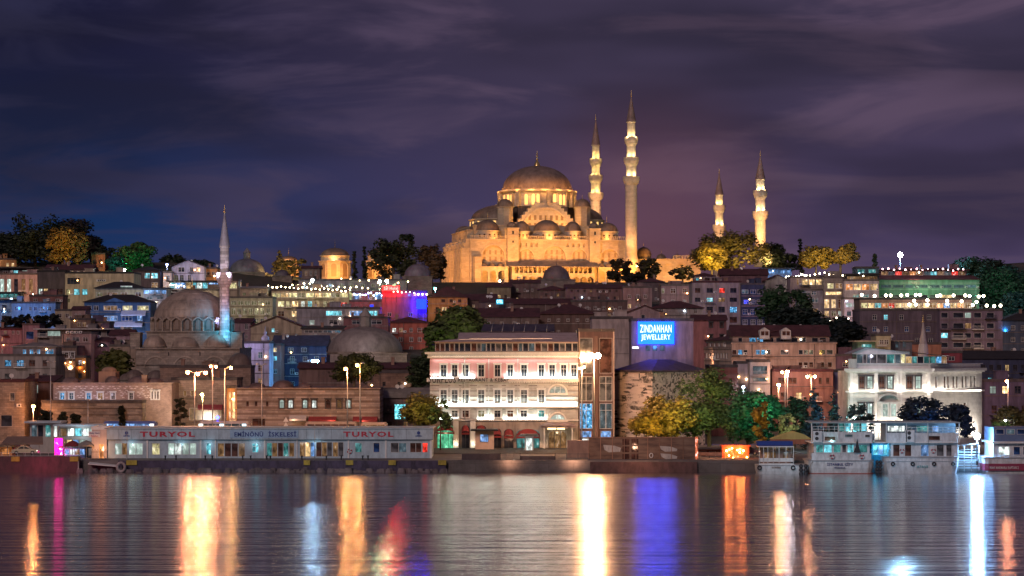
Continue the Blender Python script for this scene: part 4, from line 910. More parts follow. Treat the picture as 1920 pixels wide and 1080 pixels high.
house('dark red tower block of the red hotel under its neon name', 716, 800, 548, 600, 738, 10, plaster((.26, .13, .13)), 'flat', rows=[('dark', 586, 593, [730, 770], 8), (['lblue', 'warm', 'lblue'], 550.5, 555, [768, 778, 792], 6)], clutter=0)
house('wide house with big maroon roof and orange-lit upper floor', 800, 876, 557, 600, 762, 14, ORNG, 'hip', MARO, 3.6, rows=[('brown', 561, 567, [831, 846, 862], [7, 6, 6]), (['brown', 'warm', 'grey', 'brown'], 576, 584, [820, 833, 846, 862], [6, 9, 7, 6])], ledges=(571,))
house('dark maroon-roofed row house right of the orange-lit house', 872, 930, 562, 600, 770, 12, plaster((.16, .10, .09)), 'gable', MARO, 2.0, rows=[('dimw', 571, 577, [888, 905], 5)])
house('red-orange apartment house with white framed windows behind the bathhouse dome', 728, 802, 604, 662, 700, 12, REDP, 'hip', MARO, 1.6,
    rows=[(['white', 'dimw', 'brown', 'brown'], 615, 623, [739, 752, 771, 790], [7, 7, 6, 15]), ('brown', 632, 641, [751, 771, 787], 7), ('brown', 650, 657, [739, 771], 7)])
house('maroon building with dark openings behind the bathhouse dome', 644, 728, 597, 660, 680, 12, plaster((.24, .11, .12)), 'flat', rows=[('dark', 600, 608, [668, 706], [16, 20]), ('brown', 618, 626, [670, 712], 9)])
house('cream barn-like gabled house with one tiny lit window', 470, 568, 613, 650, 660, 14, CREAM, 'front', MARO, 2.8, rows=[('cyan', 615, 623, [512], 6)])
house('dim lilac house left of the cream gabled house', 440, 470, 604, 650, 664, 12, MAUVE, 'gable', MARO, 1.2, rows=[('dark', 607, 618, [462], 6), ('dark', 628, 634, [462], 5)])
house('low awninged workshop right of the cream gabled house', 566, 642, 617, 650, 650, 10, GREY, 'shed', BLACKR, .8, rows=[('dark', 619, 624, *glaz(570, 640, 4)), ('grey', 632, 642, [577, 598, 612, 628], 8)], clutter=2)
# blue house below, white lodge with turret
house('navy blue hotel with two dormer windows', 512, 612, 648, 705, 600, 12, NAVY, 'gable', plaster((.05, .06, .12)), 2.6, rows=[('grey', 652, 660, [545, 570], 10), ('dark', 668, 678, [528, 548, 572, 594], 8)], clutter=3)
house('slim red-brown house between the white lodge and the navy hotel', 505, 526, 648, 705, 590, 10, plaster((.30, .13, .11)), 'flat', rows=[('brown', 652, 660, [516], 7), ('brown', 668, 676, [516], 7)], clutter=0)
r_, f_ = house('white lilac-lit lodge with a small cupola turret', 444, 505, 644, 700, 580, 10, plaster((.55, .52, .68)), 'flat', rows=[('sky', 660, 672, [488], 9), ('sky', 650, 658, [457, 468], 6)], clutter=0, ledges=(654,))
q = MB(); c = f_.x(496); q.lathe(c, 1.8, [(1.0, f_.h), (1.0, f_.z(641)), (1.15, f_.z(640)), (.8, f_.z(640))], 12, smooth=False); q.lathe(c, 1.8, [(.85, f_.z(640)), (1.05, f_.z(636)), (.9, f_.z(632)), (.3, f_.z(628)), (.28, f_.z(626)), (.45, f_.z(624.5)), (.15, f_.z(621)), (.02, f_.z(611))], 14); q.build('turret', plaster((.60, .58, .75)), r_)
light('POINT', P(470, 648, 576), 380, (.62, .55, 1.0), .3, name='violet_floodlight')
# --- middle left slopes
house('cream cottage top under the light-blue house', 103, 135, 583, 606, 672, 8, CREAM, 'flat', rows=[('brown', 588, 596, [112, 126], 7)], clutter=1)
house('pink cottage with two narrow windows beside the deep blue house', 135, 160, 580, 604, 668, 8, PINK, 'gable', MARO, 1.0, rows=[('brown', 588, 594, [142, 150], 4)], clutter=0)
house('brown flat-roofed house with an amber double window', 132, 170, 600, 622, 655, 8, BROWN, 'flat', rows=[('dimw', 604, 613, [149, 158], 7)], clutter=1)
house('dim violet workshop behind the amber double window house', 165, 205, 606, 624, 662, 8, plaster((.12, .09, .16)), 'flat', rows=[('blue', 610, 616, [180], 8)])
house('mauve house with a deep dark porch, left slope', 42, 74, 610, 648, 640, 9, MAUVE, 'flat', rows=[('blue', 621, 636, [56], 15, 'plain')], clutter=1)
house('red-lit shed with a pink upper wall at the far left', -8, 41, 617, 648, 642, 9, plaster((.36, .20, .22)), 'shed', MARO, .6, rows=[('brown', 620, 627, [10, 25, 34], 5), ('orange', 632, 640, [4], 3)], clutter=1)
house('long terrace house under a thin white slab roof', 70, 210, 618, 660, 630, 10, GREY, 'slab', WHITEP, rows=[('dark', 620.5, 630, [80, 101, 180, 203], [12, 24, 20, 6], 'plain'), ('brown', 642, 650, [190], 10)], clutter=1)
r_, f_ = house('pale pink house with rooftop air conditioners and a cyan-dotted balcony', 116, 171, 626, 690, 600, 10, PINK, 'flat', rows=[(['dark', 'grey', 'brown'], 632, 641, [128, 142, 160], [6, 14, 10], 'cross'), (['dots'], 655, 669, [148.5], 8, 'plain')], clutter=0)
for k in range(4): acunit(r_, f_.x(127+k*8), -.1, f_.z(623))
house('brown house with three white arched windows on the left slope', 100, 144, 652, 700, 590, 10, BROWN, 'flat', rows=[('brown', 661, 671, [114, 125, 136], 6, 'surround'), ('dark', 684, 694, [116, 132], 7)])
house('orange-lit small shop front under the pale pink house', 141, 161, 671, 700, 575, 6, ORNG, 'flat', rows=[('brown', 675, 684, [150], 7)], clutter=0)
r_, f_ = house('wide grey house with blue fairy lights in its lower windows', -8, 104, 668, 705, 560, 12, GREY, 'flat', rows=[(['dots', 'dots', 'brown', 'brown'], 675, 687, [15, 38, 60, 84], [12, 14, 12, 8])], clutter=0)
house('grey attic flat with cyan-lit windows on the wide grey house', 24, 104, 650, 668, 563, 8, plaster((.22, .19, .21)), 'hip', LEAD, 1.0, rows=[('dots', 655, 664, [46, 59, 72, 93], [7, 7, 7, 16])], clutter=1)
house('mauve gabled house left of the riverside mosque', 205, 247, 628, 665, 612, 10, MAUVE, 'gable', MARO, 1.4, rows=[('brown', 637, 646, [214, 226, 238], 5)])
house('low plum house with a dark arch behind the ivy-covered tree', 172, 206, 640, 670, 605, 8, plaster((.20, .12, .16)), 'shed', MARO, .9, rows=[('dark', 643, 651, [192], 20, 'plain', 1)], clutter=1)
house('tan house with chimney left of the riverside mosque', 205, 256, 650, 700, 560, 8, plaster((.26, .20, .17)), 'flat', rows=[('brown', 660, 668, [218, 232], 6)], clutter=2)
# --- the dark slope below the great mosque
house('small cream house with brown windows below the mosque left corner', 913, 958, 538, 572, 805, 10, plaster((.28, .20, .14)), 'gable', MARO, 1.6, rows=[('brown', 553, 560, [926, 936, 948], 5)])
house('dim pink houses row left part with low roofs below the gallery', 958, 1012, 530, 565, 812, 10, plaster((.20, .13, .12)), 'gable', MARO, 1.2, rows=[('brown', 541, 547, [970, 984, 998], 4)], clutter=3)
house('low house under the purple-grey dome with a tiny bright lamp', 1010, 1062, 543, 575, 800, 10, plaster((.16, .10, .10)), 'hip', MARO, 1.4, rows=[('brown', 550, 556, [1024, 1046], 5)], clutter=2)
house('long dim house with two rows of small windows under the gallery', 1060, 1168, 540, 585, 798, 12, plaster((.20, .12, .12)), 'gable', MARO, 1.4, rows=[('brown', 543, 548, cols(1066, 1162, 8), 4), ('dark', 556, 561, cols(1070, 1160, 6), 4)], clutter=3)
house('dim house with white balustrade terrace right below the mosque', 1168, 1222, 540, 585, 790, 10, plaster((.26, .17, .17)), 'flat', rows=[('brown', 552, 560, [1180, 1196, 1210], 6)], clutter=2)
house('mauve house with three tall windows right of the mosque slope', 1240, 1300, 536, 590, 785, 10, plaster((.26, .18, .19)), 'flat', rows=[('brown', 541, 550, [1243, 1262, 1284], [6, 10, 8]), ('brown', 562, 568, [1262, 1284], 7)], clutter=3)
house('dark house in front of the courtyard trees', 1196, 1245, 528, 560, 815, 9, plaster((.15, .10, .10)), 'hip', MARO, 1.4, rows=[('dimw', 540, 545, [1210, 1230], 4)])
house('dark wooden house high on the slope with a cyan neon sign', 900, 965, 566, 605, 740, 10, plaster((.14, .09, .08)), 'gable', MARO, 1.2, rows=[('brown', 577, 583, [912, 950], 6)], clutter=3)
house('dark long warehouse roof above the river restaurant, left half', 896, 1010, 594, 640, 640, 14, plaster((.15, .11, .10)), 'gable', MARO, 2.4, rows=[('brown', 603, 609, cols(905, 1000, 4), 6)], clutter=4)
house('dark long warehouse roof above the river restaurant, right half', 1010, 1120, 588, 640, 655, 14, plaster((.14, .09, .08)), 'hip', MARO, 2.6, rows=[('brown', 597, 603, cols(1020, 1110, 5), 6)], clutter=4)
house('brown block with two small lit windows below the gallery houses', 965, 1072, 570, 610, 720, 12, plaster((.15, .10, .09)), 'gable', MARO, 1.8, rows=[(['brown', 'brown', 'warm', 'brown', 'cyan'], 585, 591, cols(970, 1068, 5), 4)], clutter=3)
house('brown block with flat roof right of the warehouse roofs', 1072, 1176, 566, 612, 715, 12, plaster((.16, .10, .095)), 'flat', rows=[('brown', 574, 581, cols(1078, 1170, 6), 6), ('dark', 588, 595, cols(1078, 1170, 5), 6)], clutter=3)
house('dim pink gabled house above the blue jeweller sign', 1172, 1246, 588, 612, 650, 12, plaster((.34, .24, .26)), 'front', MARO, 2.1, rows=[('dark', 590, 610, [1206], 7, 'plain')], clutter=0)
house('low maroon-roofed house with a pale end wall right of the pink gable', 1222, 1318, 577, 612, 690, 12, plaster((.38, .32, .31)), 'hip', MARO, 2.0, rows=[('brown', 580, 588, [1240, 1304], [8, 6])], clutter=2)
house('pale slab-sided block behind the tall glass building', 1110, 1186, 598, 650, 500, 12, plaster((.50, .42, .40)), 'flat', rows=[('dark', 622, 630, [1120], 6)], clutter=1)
# --- middle right
r_, f_ = house('grey four-storey apartment block with a red lamp in one window', 1298, 1390, 530, 600, 745, 14, plaster((.33, .27, .28)), 'flat', rmat=MARO, hr=1,
    rows=[(['brown', 'dark', 'red', 'dark'], 540, 549, [1308, 1331, 1354, 1375], [10, 12, 10, 12], 'cross'), ('dark', 558, 566, [1308, 1331, 1353, 1375], [10, 12, 12, 14]), (['dark', 'dark', 'dots'], 575, 586, [1331, 1353, 1375], [12, 12, 14])], clutter=3)
house('rooftop room with dark roof on the grey apartment block', 1302, 1340, 517, 531, 748, 8, plaster((.30, .24, .24)), 'hip', MARO, 1.0, rows=[('brown', 521, 526, [1308, 1326, 1337], [6, 10, 4])], clutter=0)
house('maroon-roofed attic behind the grey apartment block', 1352, 1440, 515, 530, 765, 10, plaster((.16, .09, .11)), 'gable', MARO, 2.0, rows=[('cyan', 529, 533, [1379], 5)], clutter=2)
house('dark indigo apartment block with deep balconies', 1390, 1434, 534, 612, 742, 12, NAVY, 'flat', rows=[(['sky', 'blue', 'dark'], 543, 551, [1397, 1412, 1425], [12, 10, 12], 'bars'), (['deep', 'blue', 'dark'], 562, 570, [1399, 1412, 1425], [9, 8, 12]), ('blue', 580, 590, [1397, 1412, 1425], 9)], ledges=(555, 574, 593), ledmat=plaster((.24, .17, .22)), clutter=1)
house('blank grey gable wall house under the terrace lights', 1434, 1482, 527, 600, 760, 12, GREY, 'front', MARO, 1.8, rows=[], clutter=0)
house('blue-lit ridge cafe under a thin flat roof', 1430, 1484, 504, 530, 812, 8, plaster((.20, .30, .50)), 'slab', rows=[('lblue', 507, 513, *glaz(1432, 1482, 7), 'plain')], clutter=0)
house('maroon cottage with two arched white windows above the office building', 1300, 1362, 600, 630, 605, 9, plaster((.30, .13, .14)), 'gable', MARO, 1.4, rows=[('brown', 605, 613, [1333, 1353], 5, 'surround')], clutter=2)
# terrace restaurants, right
house('terrace restaurant with hanging bulbs under an orange-lit floor', 1482, 1545, 521, 545, 742, 10, plaster((.30, .24, .22)), 'flat', rows=[(['dimw', 'warm', 'warm', 'warm'], 524, 534, [1496, 1509, 1522, 1536], [4, 11, 11, 11], 'plain')], clutter=0)
house('grey-blue house with one white barred window below the terrace restaurant', 1494, 1545, 545, 612, 738, 10, plaster((.22, .22, .26)), 'flat', rows=[(['sky', 'sky'], 546, 553, [1508, 1526], [8, 9]), ('sky', 559, 567, [1528], 12, 'bars')], clutter=0)
house('narrow restaurant building with neon sign and warm lit floors', 1545, 1583, 522, 612, 736, 10, plaster((.24, .21, .19)), 'flat', rows=[(['yellow', 'dimw'], 531, 541, [1557, 1573], [12, 13]), (['warm'], 547, 553, [1563], 30, 'plain'), (['warm', 'warm', 'brown'], 561, 578, [1550, 1563, 1576], [10, 9, 9], 'bars'), (['brown', 'dim', 'dark'], 583, 593, [1550, 1563, 1576], 9)], ledges=(528, 543, 556))
r_, f_ = house('white-fronted restaurant with three lit floors and a busy roof terrace', 1583, 1648, 527, 572, 733, 12, plaster((.42, .38, .40)), 'flat', rows=[(['orange', 'warm', 'orange', 'warm'], 532, 544, *glaz(1585, 1646, 4), 'bars'), ('teal', 552, 558, [1605, 1622], [12, 14])], clutter=0, ledges=(529, 548))
house('slim lilac house with two barred windows below the white-fronted restaurant', 1583, 1611, 561, 612, 729, 8, plaster((.50, .46, .54)), 'flat', rows=[(['frost'], 568, 576, [1592, 1604], [12, 8], 'bars'), ('sky', 584, 592, [1592, 1604], 8, 'bars')], clutter=0, ledges=(580,))
house('roof terrace pavilion with busy warm-lit tables', 1586, 1646, 515, 528, 737, 8, DARKP, 'slab', BLACKR, rows=[('dimw', 518, 526, *glaz(1588, 1645, 6), 'plain')], clutter=0)
house('dark rooftop bar under a white pergola', 1604, 1648, 503, 515, 742, 7, plaster((.08, .14, .18)), 'flat', rows=[('teal', 505, 512, [1615, 1635], 14, 'plain')], clutter=0)
house('long green-lit building with a dark window band', 1648, 1836, 525, 562, 752, 12, GREENW, 'shed', MARO, 1.6, rows=[('sky', 534, 540, *runw(1650, 1832, 8, .88), 'plain')], clutter=0, ledges=(531, 543), ledmat=plaster((.40, .50, .42)))
house('rooftop lounge with pink and red lights on the long green-lit building', 1650, 1812, 507, 520, 768, 8, plaster((.24, .14, .17)), 'slab', MARO, rows=[(['dimw', 'sky', 'red', 'dimw', 'orange', 'dimw', 'sky', 'cyan'], 509, 516, *glaz(1652, 1810, 12), 'plain')], clutter=2)
house('long glazed restaurant strip with orange and white windows', 1612, 1822, 562, 582, 705, 12, plaster((.20, .13, .12)), 'flat', rmat=BLACKR, rows=[(['yellow', 'warm', 'cyan', 'orange', 'red', 'warm', 'warm', 'yellow', 'dimw', 'warm', 'dimw', 'orange', 'lblue', 'warm', 'orange', 'dimw'], 568, 577.5, *glaz(1614, 1846, 18), 'bars')], clutter=0, ledges=(565,))
r_, f_ = house('huge dark apartment block with five columns of unlit windows', 1762, 1880, 583, 700, 640, 16, plaster((.20, .15, .21)), 'flat', rows=[('dark', y, y+10, [1771, 1797, 1815, 1833, 1857], [13, 20, 12, 14, 14], 'plain') for y in (586, 606, 624, 642)]+[(['dark', 'dots'], 660, 670, [1797, 1833], [18, 10])], clutter=0)
house('dark brick block with few windows under the restaurant strip', 1612, 1762, 583, 700, 644, 14, plaster((.13, .10, .13)), 'flat', rows=[('dark', 590, 600, [1640, 1661, 1690, 1742], 8), ('blue', 612, 622, [1640, 1661, 1700, 1740], 8), ('dark', 634, 642, [1640, 1720, 1745], 8)], clutter=0)
house('green and cream flat-roofed house above the white corner building', 1608, 1643, 641, 690, 520, 8, GREENW, 'slab', CREAM, rows=[('teal', 645, 652, [1625], 20, 'plain')], clutter=0)
house('cream block with a brown double window above the white corner building', 1643, 1670, 630, 690, 518, 8, plaster((.45, .40, .27)), 'flat', rows=[('brown', 637, 646, [1653, 1662], 8)], clutter=1)
house('small dark gabled house beside the needle-spired minaret', 1670, 1710, 640, 690, 522, 9, plaster((.10, .12, .17)), 'shed', LEAD, -.8, rows=[('sky', 640, 652, [1682, 1696], 6)], clutter=1)
house('orange blank house wall right of the needle-spired minaret', 1710, 1765, 646, 690, 530, 8, plaster((.48, .22, .14)), 'flat', clutter=0)
house('maroon low house right behind the white corner building', 1765, 1804, 662, 700, 540, 8, plaster((.28, .06, .08)), 'flat', rows=[('dark', 668, 676, [1784], 12)], clutter=0)
house('dim navy shop row at the right edge of the slope', 1800, 1990, 672, 745, 560, 12, NAVY, 'gable', BLACKR, 1.8, rows=[('dark', 684, 696, cols(1806, 1926, 8), 8), (['dark', 'dark', 'cyan', 'dark'], 708, 716, cols(1806, 1926, 6), 8)], clutter=4)
house('dim house behind the right street lamp', 1846, 1990, 716, 800, 495, 10, plaster((.14, .11, .17)), 'flat', rows=[('dark', 724, 738, cols(1850, 1990, 6), 12), ('brown', 760, 775, cols(1850, 1990, 5), 10)], clutter=2)
house('tall dark house far right below the wooded ridge', 1880, 1990, 600, 700, 640, 14, plaster((.07, .09, .14)), 'hip', BLACKR, 2.5, rows=[('dark', y, y+9, cols(1890, 1985, 5), 8) for y in (610, 632, 654)], clutter=2)
# the office building: one angled wing, one straight wing
OF = plaster((.48, .33, .27)); OG = (560, 14)
WO = lambda a, b, n, w: (cols(a, b, n), w)
rA, fA = house('long tan office wing angled away, with grouped narrow windows', 1283, 1372, 655, 722, (640, 562), 12, OF, 'flat', rows=[('brown', 662, 672, [1287, 1292, 1297, 1305, 1310, 1315, 1321, 1326, 1331, 1337, 1342, 1347, 1353, 1358, 1363], 3.6, 'plain'), ('brown', 684, 694, [1306, 1312, 1318, 1336, 1342, 1356, 1362], 4.2, 'plain')], clutter=0, ledges=(653,), name='office_building', cat='office building')
house('angled attic floor of the tan office under a maroon roof', 1292, 1374, 640, 655, (632, 566), 10, OF, 'shed', MARO, 2.2, rows=[('dark', 643, 650, cols(1296, 1370, 9), 4.5, 'plain')], clutter=1, name='office_building', cat='office building')
rB, fB = house('tan office front with wide window groups facing the water', 1372, 1568, 645, 735, 561, 14, OF, 'flat', rows=[(['brown', 'dots', 'dark', 'dots', 'dots', 'dark', 'grey', 'dark', 'grey', 'dark', 'grey', 'grey'], 656, 665, [1377, 1388, 1398, 1421, 1431, 1441, 1471, 1501.5, 1511, 1521, 1542, 1556], [8, 8, 8, 8, 8, 8, 15, 8, 8, 8, 12, 12], 'plain'), ('brown', 679, 689, [1377, 1388, 1398, 1501, 1511, 1521, 1542, 1556], 8, 'plain')], clutter=0, ledges=(643.5, 672), name='office_building', cat='office building')
house('attic floor of the office front with dormers in its maroon roof', 1374, 1555, 630, 645, 565, 10, OF, 'gable', MARO, 2.6, rows=[(['dark', 'dots', 'dots', 'dark', 'dark', 'dark', 'dark', 'dark', 'dark'], 633, 642, [1388, 1411, 1425, 1448, 1462, 1490, 1505, 1528, 1543], [8, 12, 12, 5, 14, 12, 12, 12, 12], 'plain')], clutter=2, name='office_building', cat='office building')
for px in (1434, 1474):
    rt = empty('dormer', P(px, 628, 562.5), 'white dormer window on the maroon office roof, '+('left' if px == 1434 else 'right')+' one of two', 'dormer', 'dormers on the office roof')
    q = MB(); q.xprism([(-1.1, -1), (1.1, -1), (1.1, 1.0), (0, 1.7), (-1.1, 1.0)], 0, 4); q.build('wall', WHITEP, rt)
    q = MB(); q.box(-.85, -.08, -.03, -.002, -.1, .85); q.box(.08, .85, -.03, -.002, -.1, .85); q.build('window', PANES['brown'], rt)
house('white framed modern cube with one big dark glass window', 1406, 1444, 679, 740, 500, 8, plaster((.50, .46, .48)), 'flat', rows=[('sky', 686, 702, [1425], 27, 'plain'), ('sky', 708, 715, [1425], 27, 'plain')], clutter=0)
house('blank mauve house wall left of the white framed cube', 1382, 1402, 682, 740, 505, 8, plaster((.42, .35, .40)), 'flat', clutter=0)
house('dark red panelled building behind the green waterfront tree', 1330, 1383, 689, 760, 492, 10, plaster((.22, .08, .07)), 'flat', clutter=0, ledges=(700, 712, 724))
house('low orange-brown shop building behind the street lamps', 1448, 1562, 697, 775, 505, 10, plaster((.26, .14, .12)), 'flat', rmat=MARO, rows=[('brown', 708, 720, [1466, 1486, 1538, 1552], [14, 16, 6, 6]), ('brown', 736, 750, [1470, 1498, 1530], 12)], ledges=(727,), clutter=1)
house('slim slate-blue house between the orange shops and the white building', 1562, 1580, 698, 775, 508, 8, plaster((.22, .22, .36)), 'flat', clutter=0)
house('dark house between office and white corner building', 1568, 1612, 668, 745, 560, 8, plaster((.18, .10, .14)), 'flat', rows=[('dark', 680, 688, [1585], 10)], clutter=1)
# ---------------------------------------------------------------- waterfront
REDL = paint((.45, .02, .05), .5, name='red_letter'); NAVYL = paint((.02, .05, .22), .5, name='navy_letter'); BLACKL = paint((.02, .018, .018), .5, name='black_letter')
PIERW = paint((.42, .53, .60), .55, name='pier_panel', var=.3)
def at(f, root, m_, name, mats): return m_.build(name, mats, root)
def pier():
    D = 408; root, f = house('long low pale blue ferry pier building with red and navy lettering', 200, 809, 804, 863.5, D, 11, PIERW, None, name='ferry_pier_building', cat='ferry terminal', group='waterfront buildings', extra=.2, clutter=0,
        rows=[(['frost', 'dimw', 'frost', 'frost', 'white'], 831, 853, [222, 234, 248, 261], [13, 10, 13, 13], 'plain'), ('yellow', 831, 853, [292], 15, 'cross'),
              (['frost', 'white', 'frost', 'frost'], 831, 853, [321, 334, 348, 362], 12.5, 'plain'), ('cyan', 831, 852, [391], 9, 'plain'), (['dimw', 'brown', 'brown', 'dimw'], 831, 856, [414, 427, 440, 453], 12.5, 'plain'),
              ('cyan', 831, 849, [479], 13, 'cross'), (['teal', 'dimw', 'brown', 'teal', 'dimw'], 830, 856, [505, 515, 526, 536, 547], 10, 'plain'), (['dimw', 'warm', 'lblue', 'brown', 'dimw', 'grey', 'dimw', 'grey'], 829, 856, [567, 577, 587, 598, 608, 618, 629, 639], 10, 'plain'),
              ('teal', 830, 848, [672], 13, 'plain'), ('blue', 830, 848, [706], 12, 'plain'), (['grey', 'sky'], 830, 848, [740, 755], 15, 'plain'), (['brown', 'brown', 'red'], 830, 848, [774, 785, 797], 10.5, 'plain')])
    q = MB(); q.box(-.3, f.w+.3, -.35, -.004, f.z(824), f.z(804)); q.box(-.3, f.w+.3, -.5, 11.3, f.h, f.h+.12); q.build('fascia', PIERW, root)
    q = MB()
    for k in range(1, 26): xx = f.w*k/26; q.box(xx-.025, xx+.025, -.362, -.351, f.z(824), f.z(804))
    q.box(-.3, f.w+.3, -.37, -.352, f.z(824.4), f.z(823.4)); q.build('fascia_seams', paint((.16, .2, .24)), root)
    for a, b in ((198, 202), (275, 278), (375, 378), (403, 405), (495, 498), (556, 558), (652, 655), (722, 725), (806, 810)):
        q = MB(); q.box(f.x(a), f.x(b), -.14, -.004, 0, f.z(825)); q.build('panel_joint', WHITE, root)
    q = MB(); q.box(.4, f.w-.4, 1, 1.2, f.h+.12, f.h+.35); n = 60
    q.build('roof_rail', METAL, root)
    for w, a, b, m_ in (('TURYOL', 263, 366, REDL), ('TURYOL', 644, 738, REDL)): text(w, root, f.x(a), f.x(b), f.z(819), f.z(809), -.36, m_, 'red_lettering', bold=.035, sp=1.2)
    q = MB(); q.box(f.x(432), f.x(560), -.45, -.352, f.z(821), f.z(806)); q.build('sign_board', paint((.30, .45, .62), name='sign_blue'), root)
    text('EM\u0130N\u00d6N\u00dc', root, f.x(440), f.x(494), f.z(818.5), f.z(807.5), -.46, NAVYL, 'navy_lettering', bold=.03); text('\u0130SKELES\u0130', root, f.x(504), f.x(556), f.z(818.5), f.z(807.5), -.46, NAVYL, 'navy_lettering', bold=.03)
    for px in (238, 785):
        q = MB(); c = f.x(px); z = f.z(811.5); q.xprism(arc(c, z, .28, k=12, a1=2*PI)[:-1], -.40, -.36); q.box(c-.55, c+.55, -.40, -.36, f.z(817.5)-.06, f.z(817.5)+.06); q.box(c-.3, c+.3, -.40, -.36, z-.42, z-.34); q.build('emblem', NAVYL, root)
    q = MB(); c, z = f.x(655.5), f.z(846); K = 16
    for k in range(K):
        a, b = 2*PI*k/K, 2*PI*(k+1)/K; q.m = (k//2) % 2
        q.tube((c+.34*math.cos(a), -.14, z+.34*math.sin(a)), (c+.34*math.cos(b), -.14, z+.34*math.sin(b)), .1, n=6)
    q.build('lifebuoy', [REDL, WHITE], root)
    # small benches of light: lamp strips over the doors
    for px in (245, 340, 391, 479, 590): light('POINT', P(px, 834, 407.2), 22, (.45, .85, 1.0), .1, name='door_lamp')
    # end cabin, white, lit orange from inside the gate
    r2, g = house('white ticket cabin with a notice panel and a glowing orange gate side', 172, 200, 806, 866, 407.6, 6, paint((.62, .50, .44), name='cabin_panel'), 'flat', rmat=WHITE, name='ticket_cabin', cat='cabin', group='waterfront buildings', extra=.2, clutter=0, rows=[('orange', 832, 862, [190], 10, 'plain')])
    q = MB(); q.box(g.x(164)+.2, g.x(188), -.12, -.003, g.z(820), g.z(809)); q.build('notice_panel', paint((.62, .60, .62), name='notice_white'), r2)
    text('Haliç Hattı', r2, g.x(168), g.x(187), g.z(814), g.z(810.5), -.13, NAVYL, 'notice_lettering'); text('İskelesi', r2, g.x(171), g.x(184), g.z(818.6), g.z(815.4), -.13, REDL, 'notice_lettering')
    light('POINT', P(186, 845, 405.5), 260, (1, .45, .2), .2, name='gate_lamp')
pier()
# rows of rough rocks / old tyres at the quay foot
def quayedge():
    r = random.Random(11); rock = stone((.17, .14, .15), 1.4, .7, .5, .7, name='quay_rock')
    q = MB()
    for k in range(240):
        px = r.uniform(150, 835); s = r.uniform(.35, .9); x = X(px, 398.5); y = 399.2-r.uniform(0, 1.2); z = r.uniform(-.3, .45)
        pts = [(x+s*r.uniform(.7, 1.2)*math.cos(a), y+.6*s*math.sin(a)) for a in [2*PI*i/7 for i in range(7)]]
        q.prism(pts, z-.6, z+s*.45, r.uniform(.5, .8), (x, y))
    o = q.build('rubble', rock); tag(o, 'rough dark rocks piled along the foot of the quay', None, None, 'stuff')
    q = MB(); q.box(X(-60, 399.6), X(150, 399.6), 398.9, 399.98, -3, Z(856, 399)); struct(q.build('quay_wall', paint((.085, .028, .038), .6, name='red_lit_quay', var=.6)))  # red light on this wall is put into its base colour
    q = MB(); q.box(X(222, 399.6), X(836, 399.6), 399.3, 399.98, -3, Z(864, 399)); struct(q.build('quay_wall', paint((.07, .055, .10), .8, name='tarred_quay', var=.6)))
    for px, w, ph in ((29, 16, 856), (139, 16, 856), (246, 20, 863), (575, 12, 863), (655, 14, 863), (735, 14, 863), (829, 15, 863)):
        q = MB(); a = X(px-w/2, 398.8); q.box(a, a+w*399/FPX, 398.70 if px < 200 else 399.1, 398.88 if px < 200 else 399.28, Z(ph+9, 399), Z(ph, 399)); o = q.build('fender_panel', paint((.42, .33, .05), .7, name='faded_yellow', var=.5))
        tag(o, {29: 'yellow panel on the red quay wall at the far left', 139: 'yellow panel on the quay wall next to the gangway', 246: 'dull yellow panel beside the big tyre fender', 575: 'faint yellow patch below the middle of the pier building', 655: 'yellow patch under the red and white lifebuoy', 735: 'yellow patch under the dark pier windows', 829: 'bright yellow panel at the right end of the pier quay'}[px], 'quay panel', 'yellow panels along the quay edge')
    # tyre fender
    q = MB(); c = (X(227, 398.2), 398.2, Z(876, 398.2)); K = 20
    for k in range(K):
        a, b = 2*PI*k/K, 2*PI*(k+1)/K; q.tube((c[0]+.62*math.cos(a), c[1], c[2]+.72*math.sin(a)), (c[0]+.62*math.cos(b), c[1], c[2]+.72*math.sin(b)), .23, n=8)
    tag(q.build('tyre_fender', paint((.42, .36, .36), .8, name='grey_rubber', var=.5)), 'big pale ring tyre fender hanging on the quay corner', 'tyre fender')
    q = MB(); a, b = X(166, 399), X(222, 399); q.add([(a, 398.4, 1.3), (b, 398.4, .9), (b, 400, 1.0), (a, 400, 1.5), (a, 398.4, 1.45), (b, 398.4, 1.05), (b, 400, 1.15), (a, 400, 1.65)], [(0, 1, 5, 4), (1, 2, 6, 5), (4, 5, 6, 7), (3, 0, 4, 7), (3, 2, 1, 0)])
    tag(q.build('gangway', WHITE), 'low pale gangway plank sloping down to the water beside the ticket cabin', 'gangway')
    q = MB(); q.tube((X(147, 398), 398, -2), (X(147, 398), 398, Z(865, 398)), .09); tag(q.build('mooring_post', METAL), 'thin grey mooring post standing in the water by the red quay', 'mooring post')
quayedge()

